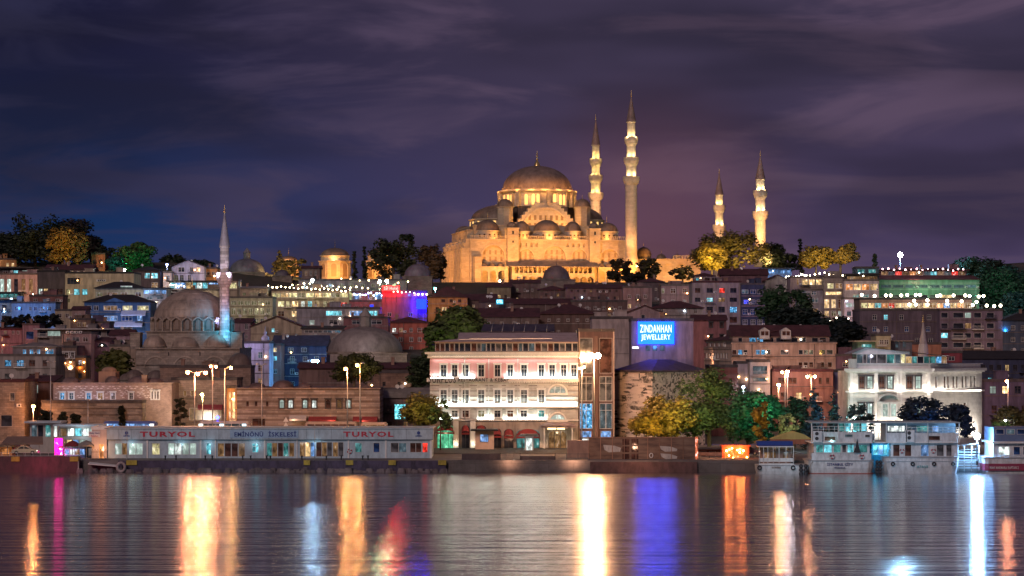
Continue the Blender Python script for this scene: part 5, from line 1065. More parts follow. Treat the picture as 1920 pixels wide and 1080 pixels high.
# ---- riverfront restaurant building
SP = 450
def restaurant():
    CR = stone((.47, .47, .45), 6, .62, .70, .15, name='cut_stone_render', bumps=.4); PK = plaster((.50, .26, .27), .15); TR = paint((.64, .63, .60), .7, name='cream_trim', var=.15)
    xs1 = [831.7, 852.5, 873.3, 902.3, 932.7, 956.7, 982.7, 1015, 1035.2, 1057, 1076]; xs2 = [831.7, 852.5, 873.3, 902.3, 932.7, 956.7, 982.7, 1015]; xs3 = [852.5, 873.3, 902.3, 932.7, 956.7, 982.0, 1015]
    def bands(l, f):
        for py in (723, 733, 743, 752):
            prev = 0
            for x in xs2+[1045.6 if py < 740 else 1e4]:
                a = f.x(x-8) if x < 1e3 or x == 1015 else (f.x(1026) if x < 5e3 else f.w)
                if a > prev+.3: l.box(prev, a, -.09, -.004, f.z(py)-.07, f.z(py)+.07)
                prev = f.x(x+8) if x < 1020 else (f.x(1065) if x < 5e3 else f.w)
            if prev < f.w-.3: l.box(prev, f.w, -.09, -.004, f.z(py)-.07, f.z(py)+.07)
    root, f = house('four-storey riverside restaurant with pink top floor and white lit ledges', 806, 1084, 671, 843, SP, 16, CR, None, name='restaurant_building', cat='restaurant', group='waterfront buildings', extra=.5, clutter=0, rec=.35, deco=bands, decomat=plaster((.20, .15, .14)),
        rows=[(['dark'], 684, 706, xs1, 10.5, 'surround'), ('grey', 731, 756, xs2, 11.5, 'surround'), (['grey', 'brown', 'dim', 'dark', 'brown', 'dark', 'teal'], 770, 782, xs3, 11.5, 'surround'),
              ('frost', 724, 738, [1045.6], 32, 'bars', 1), ('frost', 777, 789, [1045.6], 28, 'bars', 1)])
    q = MB(); q.facade(0.01, f.w-.01, f.z(712), f.z(671), -.06, [(f.x(x-5.25)-.01, f.x(x+5.25)+.01, f.z(706)-.01, f.z(684)+.01) for x in xs1], .05); q.build('pink_band', PK, root)
    # ledges and cornices
    for nm, a, b, o, mt in (('cornice', 660, 664, .9, TR), ('cornice', 668, 671.5, .45, TR), ('ledge', 709, 716, .55, TR), ('ledge', 761, 765, .5, TR), ('ledge', 786.5, 789, .35, TR)):
        l = MB(); l.box(-o, f.w+.1, -o, -.004, f.z(b), f.z(a)); l.build(nm, mt, root)
    l = MB(); n = 62
    for k in range(n): xx = f.w*(k+.5)/n; l.box(xx-.12, xx+.12, -.75, -.47, f.z(667.5), f.z(664.3))
    l.box(-.4, f.w+.05, -.44, -.005, f.z(667.8), f.z(664)); l.build('dentils', TR, root)
    l = MB(); n = 62
    for k in range(n):
        xx = f.w*(k+.5)/n
        if xx > f.x(955): l.box(xx-.12, xx+.12, -.5, -.07, f.z(718.2), f.z(716.1))
    l.build('dentils', TR, root)
    led = glow((.86, 1, .90), 26, 'led_strip')
    for a_, b_, py in ((812, 1082, 761), (946, 1082, 709), (862, 890, 709), (808, 850, 709), (812, 858, 786.4), (896, 925, 786.4), (944, 968, 786.4), (972, 1025, 786.4), (810, 1082, 668.6)):
        l = MB(); o_ = .38 if py < 780 else .2; l.box(f.x(a_), f.x(b_), -o_-.06, -o_, f.z(py)+.005, f.z(py)+.07); l.build('led_strip', led if py > 700 else glow((1, .9, .75), 5, 'warm_led_strip', False), root)
    for py, r_ in ((738, 16), (789, 14)):
        l = MB(); archband(l, f.x(1045.6), f.z(py), r_*SP/FPX, .3, -.2, -.004); l.box(f.x(1026), f.x(1065), -.35, -.004, f.z(py)-.25, f.z(py)); l.build('arch_surround', TR, root)
    # glazed roof terrace and its awning roof
    t = MB(); a, b = f.x(815), f.x(1084); t.box(a, b, .0, 8, f.z(643), f.z(640.5)); t.add([(a-.8, -.5, f.z(641)), (b, -.5, f.z(641)), (b, 9, f.z(623)), (f.x(858), 9, f.z(623)), (f.x(858), 2.2, f.z(635))], [(0, 1, 2, 3, 4)])
    tr = t.build('terrace_roof', plaster((.42, .33, .34), .3), root)
    t = MB(); t.box(f.x(880), f.x(1035), -.2, .1, f.z(635.5), f.z(634.3)); t.box(f.x(860), f.x(960), -.3, 0, f.z(637), f.z(636)); t.build('awning_edge', paint((.72, .66, .62)), tr)
    r = random.Random(5); k = 0; ps = [816, 825, 834, 843, 852, 861, 871, 883, 894, 902, 912, 920, 929, 940, 950, 961, 972, 980, 991, 1003, 1015, 1027, 1038, 1049, 1060, 1073, 1084]
    for p0, p1 in zip(ps[:-1], ps[1:]):
        k += 1; window(root, (f.x(p0)+f.x(p1))/2, .15, (f.z(659)+f.z(643))/2, f.x(p1)-f.x(p0)-.08, f.z(643)-f.z(659), ['grey', 'dark', 'brown', 'sky', 'brown', 'dark'][r.randrange(6)], 'plain', FRAMEW, name='terrace_window')
    t = MB(); t.box(f.x(815), f.w, .7, 8, f.z(660), f.z(643.5)); t.build('terrace_core', DARKP, root)
    q = MB(); q.box(0, f.w, 0, 16, f.z(671), f.z(660.5)); q.build('attic_wall', CR, root)
    # skylight roofs behind
    q = MB(); q.box(f.x(900), f.x(1042), 9.2, 15, f.z(624), f.z(621.5)); q.add([(f.x(900), 9.2, f.z(621)), (f.x(1042), 9.2, f.z(621)), (f.x(1042), 15, f.z(606)), (f.x(905), 15, f.z(606))], [(0, 1, 2, 3)]); g = q.build('skylight', darkglass((.02, .015, .015)), root)
    q = MB()
    for px in (920, 941, 962, 983, 1004, 1026): q.tube((f.x(px), 9.1, f.z(620.8)), (f.x(px)+.3, 15, f.z(605.6)), .09, n=4)
    q.build('glazing_bar', METAL, g)
    # raised lettering
    text('SURPLUS', root, f.x(804), f.x(855), f.z(718), f.z(704), -.75, BLACKL, 'rooftop_lettering'); text('RESTAURANT & KEBAP', root, f.x(859), f.x(954), f.z(715.5), f.z(708.5), -.75, BLACKL, 'rooftop_lettering')
    # ground floor arcade: real arched bays with red awnings
    q = MB(); hs = []
    for cx_, w, yt in ((836, 33, 796), (873, 15, 797), (902, 20, 797), (932, 16, 803), (954, 18, 804), (990, 44, 804)):
        hs.append((f.x(cx_-w/2), f.x(cx_+w/2), .15, f.z(yt), .7 if w < 30 else .9))
    hs.append((f.x(1028), f.x(1062), .15, f.z(806), 1.2))
    q.facade(0, f.w, 0, f.z(791), -.55, hs, .5); q.poly((0, -.55, f.z(791)), (f.w, -.55, f.z(791)), (f.w, 0, f.z(791)), (0, 0, f.z(791))); q.poly((0, 0, 0), (0, -.55, 0), (0, -.55, f.z(791)), (0, 0, f.z(791))); q.build('arcade', plaster((.36, .30, .26)), root)
    red = paint((.22, .025, .025), .8, name='red_canvas'); kinds = ['green', 'dark', 'dark', 'dark', 'dark', 'teal', 'dimw']
    for i, h in enumerate(hs):
        a, b, c, d, ar = h; window(root, (a+b)/2, -.25, (c+d)/2, b-a, d-c, kinds[i], 'bars', FRAMED, name='shop_window')
        if i < 6:
            m_ = MB(); K = 8; cc = (a+b)/2; hw = (b-a)/2; zt = d; zl = d-1.3
            v = [(cc-hw*math.cos(PI*k/K), -.56, zl+(zt-zl)*math.sin(PI*k/K)) for k in range(K+1)]+[(cc-hw*math.cos(PI*k/K), -1.3, zl-.1+(.35)*math.sin(PI*k/K)) for k in range(K+1)]
            m_.add(v, [(k, k+1, K+2+k, K+1+k) for k in range(K)]); m_.box(a, b, -1.32, -1.28, zl-.4, zl-.05); m_.build('awning', red, root)
    for px in (855, 887): q = MB(); q.box(f.x(px-5), f.x(px+5), -1.1, -.56, 0, f.z(787)); q.box(f.x(px-6.5), f.x(px+6.5), -1.3, -.56, f.z(787)+.01, f.z(785)); q.build('pillar', TR, root)
    # entrance canopy with lit sign
    q = MB(); a, b = f.x(1014), f.x(1078); q.box(a, b, -4, -.57, f.z(801), f.z(797)); q.add([(a-.3, -4.2, f.z(797)), (b+.3, -4.2, f.z(797)), (b-1, -.6, f.z(792)), (a+1, -.6, f.z(792))], [(0, 1, 2, 3)]); cn = q.build('canopy', plaster((.30, .22, .22)), root)
    q = MB(); q.box(f.x(1026), f.x(1042), -4.06, -4.002, f.z(804)-.0, f.z(801)); q.box(f.x(1044), f.x(1058), -4.06, -4.002, f.z(804), f.z(801)); q.build('lit_sign', glow((1, .85, .45), 2.0, 'sign_glow', False), cn)
    for px in (1020, 1072): q = MB(); q.box(f.x(px)-.12, f.x(px)+.12, -3.9, -3.65, 0, f.z(801)); q.build('post', TR, cn)
    for px in (871.5, 916.5, 971):
        for a_, b_ in ((672, 790),): q = MB(); q.tube((f.x(px), -.2, f.z(b_)), (f.x(px), -.2, f.z(a_)), .07, n=5); q.build('downpipe', METAL, root)
    # lighting: hidden linear uplights on the ledges
    def strip(px0, px1, py, pw, col, out=.42, up=.35):
        L_ = X(px1, SP)-X(px0, SP); o = light('AREA', ((X(px0, SP)+X(px1, SP))/2, SP-out, Z(py, SP)+.12), pw*.6*L_, col, size=(L_, .12), name='ledge_uplight'); o.rotation_euler = (R(180)-up*.3, 0, 0)
    CW = (.86, 1.0, .88)
    strip(812, 1082, 760.5, 75, CW); strip(808, 850, 708, 40, CW); strip(862, 890, 708, 65, CW); strip(946, 1082, 708, 75, CW)
    strip(812, 858, 786, 36, CW, .3); strip(896, 925, 786, 60, CW, .3); strip(944, 968, 786, 52, CW, .3); strip(972, 1025, 786, 60, CW, .3)
    o = light('AREA', (X(945, SP), SP-.4, Z(672, SP)-.1), 240, (1, .92, .8), size=(26, .12), name='cornice_downlight')
    for px in (887, 855, 1020, 1070): light('POINT', (X(px, SP), SP-1.6, 2.7), 42, (1, .85, .6), .1, name='pillar_lamp')
    light('POINT', (X(836, SP), SP-1.6, Z(812, SP)), 40, (.3, 1, .6), .15, name='green_shop_lamp'); light('POINT', (X(1045, SP), SP-2.5, Z(812, SP)), 90, (1, .8, .5), .15, name='entrance_lamp')
    light('POINT', (X(990, SP), SP-3.5, Z(820, SP)), 50, (.8, .9, 1), .15, name='entrance_lamp')
restaurant()
# ---- glass building and stone tower
def glasstower():
    root, f = house('tall narrow glass-fronted building with dark red steel mullions', 1085, 1152, 622, 842, 453, 12, plaster((.15, .085, .08)), 'flat', name='glass_building', cat='building', group='waterfront buildings', extra=.5, clutter=0, rec=.5,
        rows=[(['grey', 'brown'], 634, 700, [1099, 1136], [24, 24], 'plain'), (['grey'], 706, 752, [1099, 1136], [24, 24], 'bars'), (['dots', 'sky'], 756, 804, [1099, 1136], [24, 24], 'bars'), ('lblue', 808, 820, [1099, 1136], [20, 20], 'plain'), ('white', 822, 838, [1099, 1136], 16, 'plain')])
    q = MB(); q.box(f.x(1113), f.x(1121), -.6, -.004, 0, f.z(630)); q.build('mullion', plaster((.22, .13, .11)), root)
    q = MB(); q.box(f.x(1149.5), f.x(1152), -.3, -.004, 0, f.z(622)); q.box(f.x(1085), f.x(1087), -.3, -.004, 0, f.z(622)); q.build('mullion', plaster((.5, .36, .30)), root)
glasstower()
def towerblock():
    # square rubble tower, one corner towards the water
    px0, pxc, px1 = 1152, 1223, 1322; D0, Dc, D1 = 462, 452, 464; zt = Z(698, 455); zb = 1.5
    c0, cc, c1 = Vector((X(px0, D0), D0)), Vector((X(pxc, Dc), Dc)), Vector((X(px1, D1), D1)); c3 = c0+c1-cc
    root = empty('stone_tower', (cc.x, cc.y, zb), 'massive rubble-stone tower with a low hipped roof behind the yellow tree', 'tower', 'waterfront buildings')
    pts = [(p.x-cc.x, p.y-cc.y) for p in (c0, cc, c1, c3)]; h = zt-zb
    RB = rubble((.62, .52, .46)); w = MB(); w.prism(pts, -1, h); w.build('wall', RB, root)
    cen = ((pts[0][0]+pts[2][0])/2, (pts[0][1]+pts[2][1])/2); o = [(cen[0]+(x-cen[0])*1.05, cen[1]+(y-cen[1])*1.05) for x, y in pts]
    q = MB(); q.prism(o, h+.01, h+.35); q.prism(o, h+.35, h+Z(674, 458)-zt, .22, cen); q.build('roof', lead((.085, .062, .08)), root)
    for px, py, hh in ((1199, 700, 9), (1259, 700, 9), (1286, 700, 9), (1252, 736, 10), (1210, 760, 8)):
        a, b = (c0, cc) if px < 1223 else (cc, c1); t = (px-(px0 if px < 1223 else pxc))/((pxc-px0) if px < 1223 else (px1-pxc)); p = a.lerp(b, t); an = math.atan2((b-a).y, (b-a).x)
        q = MB(); q.box(-.14, .14, -.02, .06, 0, hh*.1); q.build('window', DARKM, root, (p.x-cc.x, p.y-cc.y, Z(py+hh, 455)-zb), an)
towerblock()
def jeweller():
    root, f = house('dim mauve building carrying the blue neon jeweller sign', 1184, 1300, 602, 700, 476, 10, plaster((.30, .22, .27)), 'flat', name='jeweller_building', cat='shop building', group='waterfront buildings', clutter=1, rows=[('sky', 648, 658, [1215, 1228, 1242], 9, 'plain')])
    q = MB(); q.box(f.x(1196), f.x(1264), -.35, -.05, f.z(645), f.z(603)); q.build('sign_board', glow((.0005, .025, .8), 16, 'blue_sign_glow'), root)
    wm = glow((.85, .95, 1), 1.3, 'white_neon', False)
    text('ZINDANHAN', root, f.x(1200), f.x(1259), f.z(623.5), f.z(609), -.40, wm, 'neon_lettering'); text('JEWELLERY', root, f.x(1202), f.x(1257), f.z(640), f.z(627), -.40, wm, 'neon_lettering')
    q = MB(); q.box(f.x(1185), f.x(1198), -.2, -.03, f.z(654), f.z(649.5)); q.build('small_lit_sign', glow((.5, .5, .6), .5, 'small_sign_glow', False), root)
    text('HOTEL', root, f.x(1186), f.x(1197), f.z(653.5), f.z(650), -.23, glow((1, .97, .92), 3, 'warm_neon', False), 'neon_lettering')
    light('POINT', (X(1230, 476), 472.5, Z(650, 476)), 350, (.05, .25, 1), .4, name='sign_spill')
    light('POINT', (X(1230, 476), 471.0, Z(622, 476)), 450, (.05, .25, 1), .5, name='sign_spill')
jeweller()
# ---- stone inn with striped windows, left
BR = stone((.32, .225, .19), .55, .16, 1.25, .4, name='brick')
def inns():
    def courses(w, f):
        for k in range(34):
            for j in range(7):
                px = 103+k*6.3+(3 if j % 2 else 0); py = 725+j*3.4
                if (k*7+j*3) % 5 < 2 or px > 285 or any(abs(px-c) < 9 and py > 731 for c in (117, 134, 166, 188, 212, 246)): continue
                w.box(f.x(px), f.x(px+4.4), -.05, -.003, f.z(py+.55), f.z(py-.55))
    r_, f = house('old brick building with white-lit joints and small lead domes, left quayside', 100, 322, 719, 812, 462, 12, BR, None, name='brick_inn', cat='building', group='old stone quayside buildings', clutter=0, deco=courses, decomat=plaster((.72, .62, .60), .2),
        rows=[(['dots', 'sky', 'dots', 'dimw', 'grey', 'grey'], 737, 749, [117, 134, 166, 188, 212, 246], [8, 8, 8, 9, 7, 7], 'surround'), ('brown', 734, 748, [286, 291, 296.5], 3.6, 'surround'), ('brown', 772, 792, [270], 7, 'plain')])
    w = MB(); w.box(-.3, f.w+.3, -.4, -.003, f.z(719)-.0, f.z(717.4)); w.build('cornice', plaster((.42, .30, .25)), r_)
    w = MB(); w.box(-.2, f.w+.2, -.2, 12.2, f.h, f.h+.15); rf = w.build('roof', lead((.17, .12, .11)), r_)
    for px, rr, pt in ((127, 17, 708), (158, 15, 711), (205, 14, 706), (256, 22, 706), (285, 18, 709)):
        w = MB(); w.dome(f.x(px), 3.4, f.h+.15, rr*.1, (718-pt)*.1, 24, ribs=14); w.build('dome', lead((.20, .14, .13)), rf)
    w = MB(); w.box(f.x(264), f.x(274), 1, 2.2, f.h, f.z(704)); w.box(f.x(263.5), f.x(274.5), .9, 2.3, f.z(704), f.z(703)); w.build('chimney', plaster((.34, .22, .17)), r_)
    w = MB(); w.box(f.x(178), f.x(210), 4, 9, f.h, f.z(697)); w.dome(f.x(194), 6.5, f.z(697), 1.5, .9, 20); w.build('lantern_block', plaster((.40, .25, .18)), r_)
    light('POINT', P(128, 748, 458.5), 130, (.55, .70, 1), .2, name='blue_wall_lamp'); light('POINT', P(165, 752, 458.5), 110, (.5, .5, 1), .2, name='blue_wall_lamp'); light('POINT', P(195, 742, 458), 90, (.8, .7, .9), .2, name='wall_lamp')
    for px in (115, 145, 175, 220, 265): light('POINT', P(px, 750, 459), 60, (1, .78, .72), .15, name='wall_lamp')
    r_, f = house('terrace wall with planted pots in front of the brick inn', 78, 266, 756, 812, 456, 5, stone((.30, .25, .21), 1.2, .5, .6, .5, name='old_wall'), 'flat', name='terrace_wall', cat='wall', group='old stone quayside buildings', clutter=0, ledges=(764, 776))
    r_, f = house('rough stone building with one shuttered window at the far left', -10, 46, 717, 812, 455, 12, stone((.32, .25, .20), .9, .35, .6, .5, name='rough_masonry'), 'flat', rmat=MARO, name='stone_warehouse', cat='building', group='old stone quayside buildings', rows=[('grey', 736, 752, [23], 9, 'plain'), ('dark', 778, 800, [12], 22, 'plain')], clutter=1)
    q = MB(); acunit(r_, f.x(36), -.1, f.z(760))
    house('dark recessed house with red roof between the two stone buildings', 46, 100, 716, 812, 470, 8, plaster((.18, .11, .10)), 'shed', MARO, 1, name='back_house', rows=[('brown', 740, 752, [60], 7), ('frost', 722, 737, [70], 3, 'plain')], clutter=1)
    # striped stone hall with seven lit arched windows
    ST = stone((.38, .31, .27), 2.2, .38, .6, .55, band=((.22, .16, .13), 1.14, .35), name='striped_masonry')
    r_, f = house('long striped stone hall with a row of small white-lit arched windows', 444, 712, 728, 812, 458, 14, ST, None, name='striped_hall', cat='building', group='old stone quayside buildings', clutter=0,
        rows=[(['frost', 'white', 'frost', 'white', 'brown', 'dimw', 'frost'], 749.5, 765, [528.5, 545, 572, 589, 615, 636.5, 653.5], 8, 'surround', 1), ('brown', 752, 762, [464, 480, 501], 5, 'plain'), ('brown', 785, 800, [485], 24, 'bars')])
    w = MB(); w.box(-.2, f.w+.2, -.3, -.003, f.z(729), f.z(727.3)); w.box(-.1, f.w+.1, -.14, -.003, f.z(768.5), f.z(767)); w.build('cornice', plaster((.44, .34, .28)), r_)
    w = MB(); w.box(-.1, f.w+.1, -.1, 14, f.h, f.h+.12); rf = w.build('roof', lead((.12, .08, .08)), r_)
    for px, rr, pt in ((527, 20, 713), (478, 16, 718), (568, 13, 718)): w = MB(); w.dome(f.x(px), 4, f.h+.1, rr*.1, (727-pt)*.1, 24, ribs=14); w.build('dome', lead((.13, .09, .09)), rf)
    for px0_, px1_, pt in ((543, 575, 779), (579, 631, 781), (662, 676, 781), (679, 708, 781)): awning(r_, f, px0_, px1_, pt, pt+6, paint((.55, .5, .48) if px0_ == 543 else (.24, .03, .035), .8, name='canvas'), 1.4)
    for px in (550, 620, 680): light('POINT', P(px, 790, 456), 60, (1, .6, .35), .2, name='wall_lamp')
    house('low tiled lean-to behind the striped hall', 560, 770, 690, 735, 520, 10, plaster((.20, .13, .12)), 'gable', MARO, 1.2, name='back_house', rows=[('brown', 706, 714, cols(640, 760, 4), 8)], clutter=3)
    r_, f = house('two-step brown stone annex below the bathhouse dome', 700, 772, 700, 760, 500, 12, stone((.26, .17, .13), 1, .45, .6, .4, name='old_wall'), 'flat', name='back_house', rows=[('dark', 716, 724, [720, 748], 6)], clutter=0)
    house('grey sloping-roofed shed between the striped hall and the restaurant', 712, 812, 745, 812, 470, 10, plaster((.16, .13, .14)), 'gable', LEAD, 1.8, name='shed', rows=[('brown', 760, 772, [730, 760], 10)], clutter=2)
    # dim old houses between the two
    r_, f = house('dim arcaded stone house behind the tall street lamps', 322, 444, 713, 812, 472, 10, stone((.30, .22, .18), 1.1, .4, .6, .4, name='old_wall'), 'flat', name='back_house', rows=[('dimw', 732, 743, [347, 360], 6, 'plain', 1), ('dark', 765, 788, [385], 60, 'plain')], ledges=(722, 757), clutter=2)
    awning(r_, f, 372, 418, 757, 765, paint((.20, .03, .04), .8, name='canvas'), 1.2)
    house('glowing orange alley shop right of the tall street lamps', 425, 444, 728, 812, 461, 5, ORNG, 'flat', name='alley_shop', cat='shop', rows=[('warm', 735, 785, [431, 438], [4, 5], 'plain')], clutter=0)
    light('POINT', P(433, 770, 458), 350, (1, .50, .15), .2, name='alley_lamp'); light('POINT', P(433, 740, 458), 250, (1, .55, .2), .2, name='alley_lamp')
    house('terraced old masonry steps under the riverside mosque porch', 300, 470, 690, 730, 488, 8, stone((.27, .2, .165), 1.1, .4, .6, .4, name='old_wall'), 'flat', name='back_house', clutter=1)
inns()
# ---- white corner building, right
def corner():
    WL = stone((.60, .57, .53), 3, .5, .88, .12, name='white_ashlar', bumps=.3); TR = paint((.68, .65, .62), .7, name='white_trim', var=.15)
    r1, f = house('ornate white corner building, floodlit, with roof pavilion', 1590, 1746, 696, 843, 451, 14, WL, None, name='corner_building', cat='building', group='waterfront buildings', extra=.5, clutter=0,
        rows=[(['brown', 'frost', 'brown', 'frost'], 706, 728, [1616, 1631, 1653.5, 1669, 1705.5, 1721.5], 9.5, 'surround'), ('frost', 757, 781, [1615, 1631, 1658, 1673.5, 1704, 1721], 9, 'surround'), ('dark', 806, 838, [1612, 1640, 1665, 1700, 1728], 14, 'plain')])
    fs = Front(1746, 1841, 696, 843, (451, 466)); loc = Vector((*fs.p0, 0))-Vector((*f.p0, 0))
    side = link('side_wing', None, r1, (loc.x, loc.y, 0), fs.rz)
    hs = []; q = MB()
    for px in (1756, 1772, 1778.5, 1788.5, 1795, 1805.5, 1812, 1821.5, 1828): hs.append((fs.x(px-2.2), fs.x(px+2.2), fs.z(729), fs.z(706)))
    for px in (1760, 1785, 1810): hs.append((fs.x(px-3), fs.x(px+3), fs.z(782), fs.z(757)))
    q.facade(0, fs.w, -.5, fs.h, 0, hs, .3); q.poly((fs.w, 0, -.5), (fs.w, 12, -.5), (fs.w, 12, fs.h), (fs.w, 0, fs.h)); q.poly((0, 0, fs.h), (fs.w, 0, fs.h), (fs.w, 12, fs.h), (0, 12, fs.h)); q.build('wall', WL, side)
    for h in hs: fm, pm = _winm(h[1]-h[0], h[3]-h[2], 'plain', FRAMEW, PANES['brown']); o = link('window', fm, side, ((h[0]+h[1])/2, 0, (h[2]+h[3])/2))
    for h in hs: o = MB(); o.poly((h[0], .28, h[2]), (h[1], .28, h[2]), (h[1], .28, h[3]), (h[0], .28, h[3])); o.build('pane', PANES['brown'], side)
    for par, F_ in ((r1, f), (side, fs)):
        l = MB()
        for a, b, o in ((691, 696, .7), (696, 698.5, .4), (733, 736, .4), (683, 691, -.2)):
            l.box(-.02-(o if par is r1 else 0), F_.w+(.0 if par is r1 else o), -o, .3 if o < 0 else -.004, F_.z(b), F_.z(a))
        l.build('cornice', TR, par)
        l = MB(); n = int(F_.w/.6)
        l.box(0, F_.w, -.25, -.05, F_.z(683), F_.z(681.6)); l.build('parapet_rail', paint((.72, .72, .74)), par)
    for px in (1596, 1643, 1683.5, 1688, 1741): l = MB(); l.box(f.x(px)-.28, f.x(px)+.28, -.22, -.004, 0, f.z(698.6)); l.build('pilaster', TR, r1)
    l = MB(); l.box(f.x(1644), f.x(1687), -1.0, -.23, f.z(792), f.z(755)); l.build('bay', WL, r1)
    for px in (1658, 1673.5): window(r1, f.x(px), -1.2, f.z(769), .95, 2.3, 'frost', 'surround', FRAMEW)
    l = MB(); archband(l, f.x(1665.5), f.z(752), 1.7, .35, -1.1, -.005, 1.1); l.box(f.x(1644), f.x(1687), -1.15, -.005, f.z(756), f.z(752.5)); l.build('bay_arch', TR, r1)
    # pavilion
    p = MB(); x0, x1, xa = f.x(1599), f.x(1707), f.x(1625); zt = f.z(664); p.xprism([(x0, zt), (x1, zt), (x1, f.z(660)), (xa, f.z(652)), (x0, f.z(662))], 1.0, 1.2); pv = p.build('pavilion', plaster((.60, .57, .62), .2), r1)
    p = MB(); za = f.z(651); p.add([(x0-.4, .3, f.z(663)), (xa, .3, za), (xa, 9, za), (x0-.4, 9, f.z(663)), (f.x(1784), .3, f.z(668)), (f.x(1784), 9, f.z(668))], [(0, 1, 2, 3), (1, 4, 5, 2)]); p.build('roof', lead((.30, .30, .34)), pv)
    ks = ['sky', 'grey', 'sky', 'grey', 'grey', 'teal', 'sky', 'yellow', 'warm', 'teal', 'dark', 'teal', 'teal', 'dots', 'dimw', 'dark']
    pp = [1608, 1620, 1627, 1634, 1646, 1664, 1680, 1691, 1700, 1712, 1722, 1734, 1745, 1757, 1768, 1778]
    for i, (a, b) in enumerate(zip(pp[:-1], pp[1:])): zt_ = 664 if a < 1700 else 668; window(r1, (f.x(a)+f.x(b))/2, 1.25, (f.z(681.5)+f.z(zt_))/2, f.x(b)-f.x(a)-.05, f.z(zt_)-f.z(681.5), ks[i], 'plain', FRAMEW, name='pavilion_window')
    p = MB(); p.box(f.x(1608), f.x(1778), 1.8, 8, f.z(683), f.z(670)); p.build('pavilion_core', DARKP, pv)
    p = MB(); p.box(f.x(1590), f.x(1606), -.5, -.3, f.z(690), f.z(673)); p.box(f.x(1592), f.x(1605), -.51, -.505, f.z(683), f.z(677)); p.build('end_pier', WHITEP, r1)
    def wash(p0, p1, pw, tilt):
        v = p1-p0; o = light('AREA', (p0+p1)/2, pw*.5*v.length, (1, .90, .78), size=(v.length, .15), name='facade_wash')
        zx = v.normalized(); n = Vector((zx.y, -zx.x, 0)); dr = (Vector((0, 0, 1))-n*tilt).normalized()   # light leaves upwards and back to the wall
        o.rotation_euler = Matrix((zx, (-dr).cross(zx), -dr)).transposed().to_euler()
    for (pa, Da), (pb, Db) in (((1592, 451), (1745, 451)), ((1748, 451.3), (1839, 465.7))):
        wash(P(pa, 732.6, Da)+Vector((0, -.8, 0)), P(pb, 732.6, Db)+Vector((0, -.8, 0)), 48, .35); wash(P(pa, 812, Da)+Vector((0, -2.4, 0)), P(pb, 812, Db)+Vector((0, -2.4, 0)), 210, .6)
    for px, w_ in ((1601, 60), (1638, 90), (1688, 90), (1743, 150)): light('POINT', P(px, 730, 450.0), w_, (1, .9, .78), .12, name='facade_floodlight')
    light('POINT', P(1650, 668, 447), 260, (.75, .75, 1.0), .2, name='pavilion_lamp')
corner()
# ---- neon signs on the slope
def sign(name, label, px, py, w, h, D, body, board, letter, mount=None, lines=1):
    root = empty(name, P(px, py, D), label, 'sign', 'lit signs'); s = D/FPX
    q = MB(); q.box(-w*s/2, w*s/2, 0, .25, -h*s/2, h*s/2); q.build('sign_board', board, root)
    if body:
        L_ = body.split('|'); n = len(L_)
        for i, b in enumerate(L_):
            zt = h*s/2*.8-(h*s*.8)*i/n; text(b, root, -w*s*.42, w*s*.42, zt-h*s*.8/n*.82, zt, -.06, letter, 'neon_lettering')
    q = MB(); q.box(-w*s*.35, -w*s*.35+.12, .05, .2, -h*s/2-3.5, -h*s/2-.001); q.box(w*s*.35-.12, w*s*.35, .05, .2, -h*s/2-3.5, -h*s/2-.001); q.build('bracket', DARKM, root); return root
sign('neon_sign', 'red neon hotel sign glowing on the red hotel roof', 733, 541, 31, 9, 737, 'Saf Hotel', glow((1, .0012, .0012), 100, 'red_sign_glow'), glow((1, .6, .5), 1.5, 'pink_neon', False))
light('POINT', P(733, 552, 733), 1000, (1, .04, .03), .4, name='red_sign_spill'); light('POINT', P(700, 600, 733), 350, (1, .15, .2), .4, name='red_sign_spill')
sign('neon_sign', 'deep blue cube sign on the right side of the red hotel', 790, 570, 19, 19, 736, None, glow((.0002, .0010, 1), 110, 'deep_blue_glow'), None)
rt = sign('neon_sign', 'small cyan neon sign on the dark slope below the great mosque', 937, 566, 13, 9, 738, 'OTEL', glow((.02, .30, .5), 1.2, 'cyan_sign_glow', False), glow((.4, .9, 1), 4, 'cyan_neon', False))
light('POINT', P(790, 570, 733), 300, (.02, .05, 1), .3, name='blue_sign_spill')
q = MB(); q.box(-.45, .45, -.05, 0, -.12, .12); q.box(-.45, .45, -.05, 0, -.5, -.26)
o = sign('neon_sign', 'cyan and white abstract lit billboard by the restaurant left corner', 750, 772, 20, 27, 444, None, litpane((.15, .70, .80), 1.8, lo=.02, sc=3.2), None)
# ---- buses and shelters over the pier roof
def bus(label, px0, px1, D, top, col, lit, dest=True):
    s = D/FPX; L_ = (px1-px0)*s; root = empty('city_bus', (X(px0, D), D, 2.0), label, 'bus', 'buses on the quay road'); h = Z(top, D)-2.0
    q = MB(); q.prism([(.25, 0), (L_-.25, 0), (L_, .3), (L_, 2.2), (L_-.25, 2.5), (.25, 2.5), (0, 2.2), (0, .3)], .35, h-.25); q.prism([(.45, .2), (L_-.45, .2), (L_-.2, .5), (L_-.2, 2), (L_-.45, 2.3), (.45, 2.3), (.2, 2), (.2, .5)], h-.25, h); q.build('body', paint(col, .35, name='bus_paint'), root)
    for k in range(int(L_/1.5)): q = MB(); a = .4+k*(L_-.8)/int(L_/1.5); q.box(a, a+(L_-.8)/int(L_/1.5)-.12, -.02, -.002, h-1.6, h-.45); q.build('window', lit, root)
    for xx in (L_*.2, L_*.78):
        q = MB(); q.tube((xx, -.05, .48), (xx, .3, .48), .48, n=16); q.m = 1; q.tube((xx, -.08, .48), (xx, -.05, .48), .25, n=10); q.build('wheel', [DARKM, METAL], root)
    return root
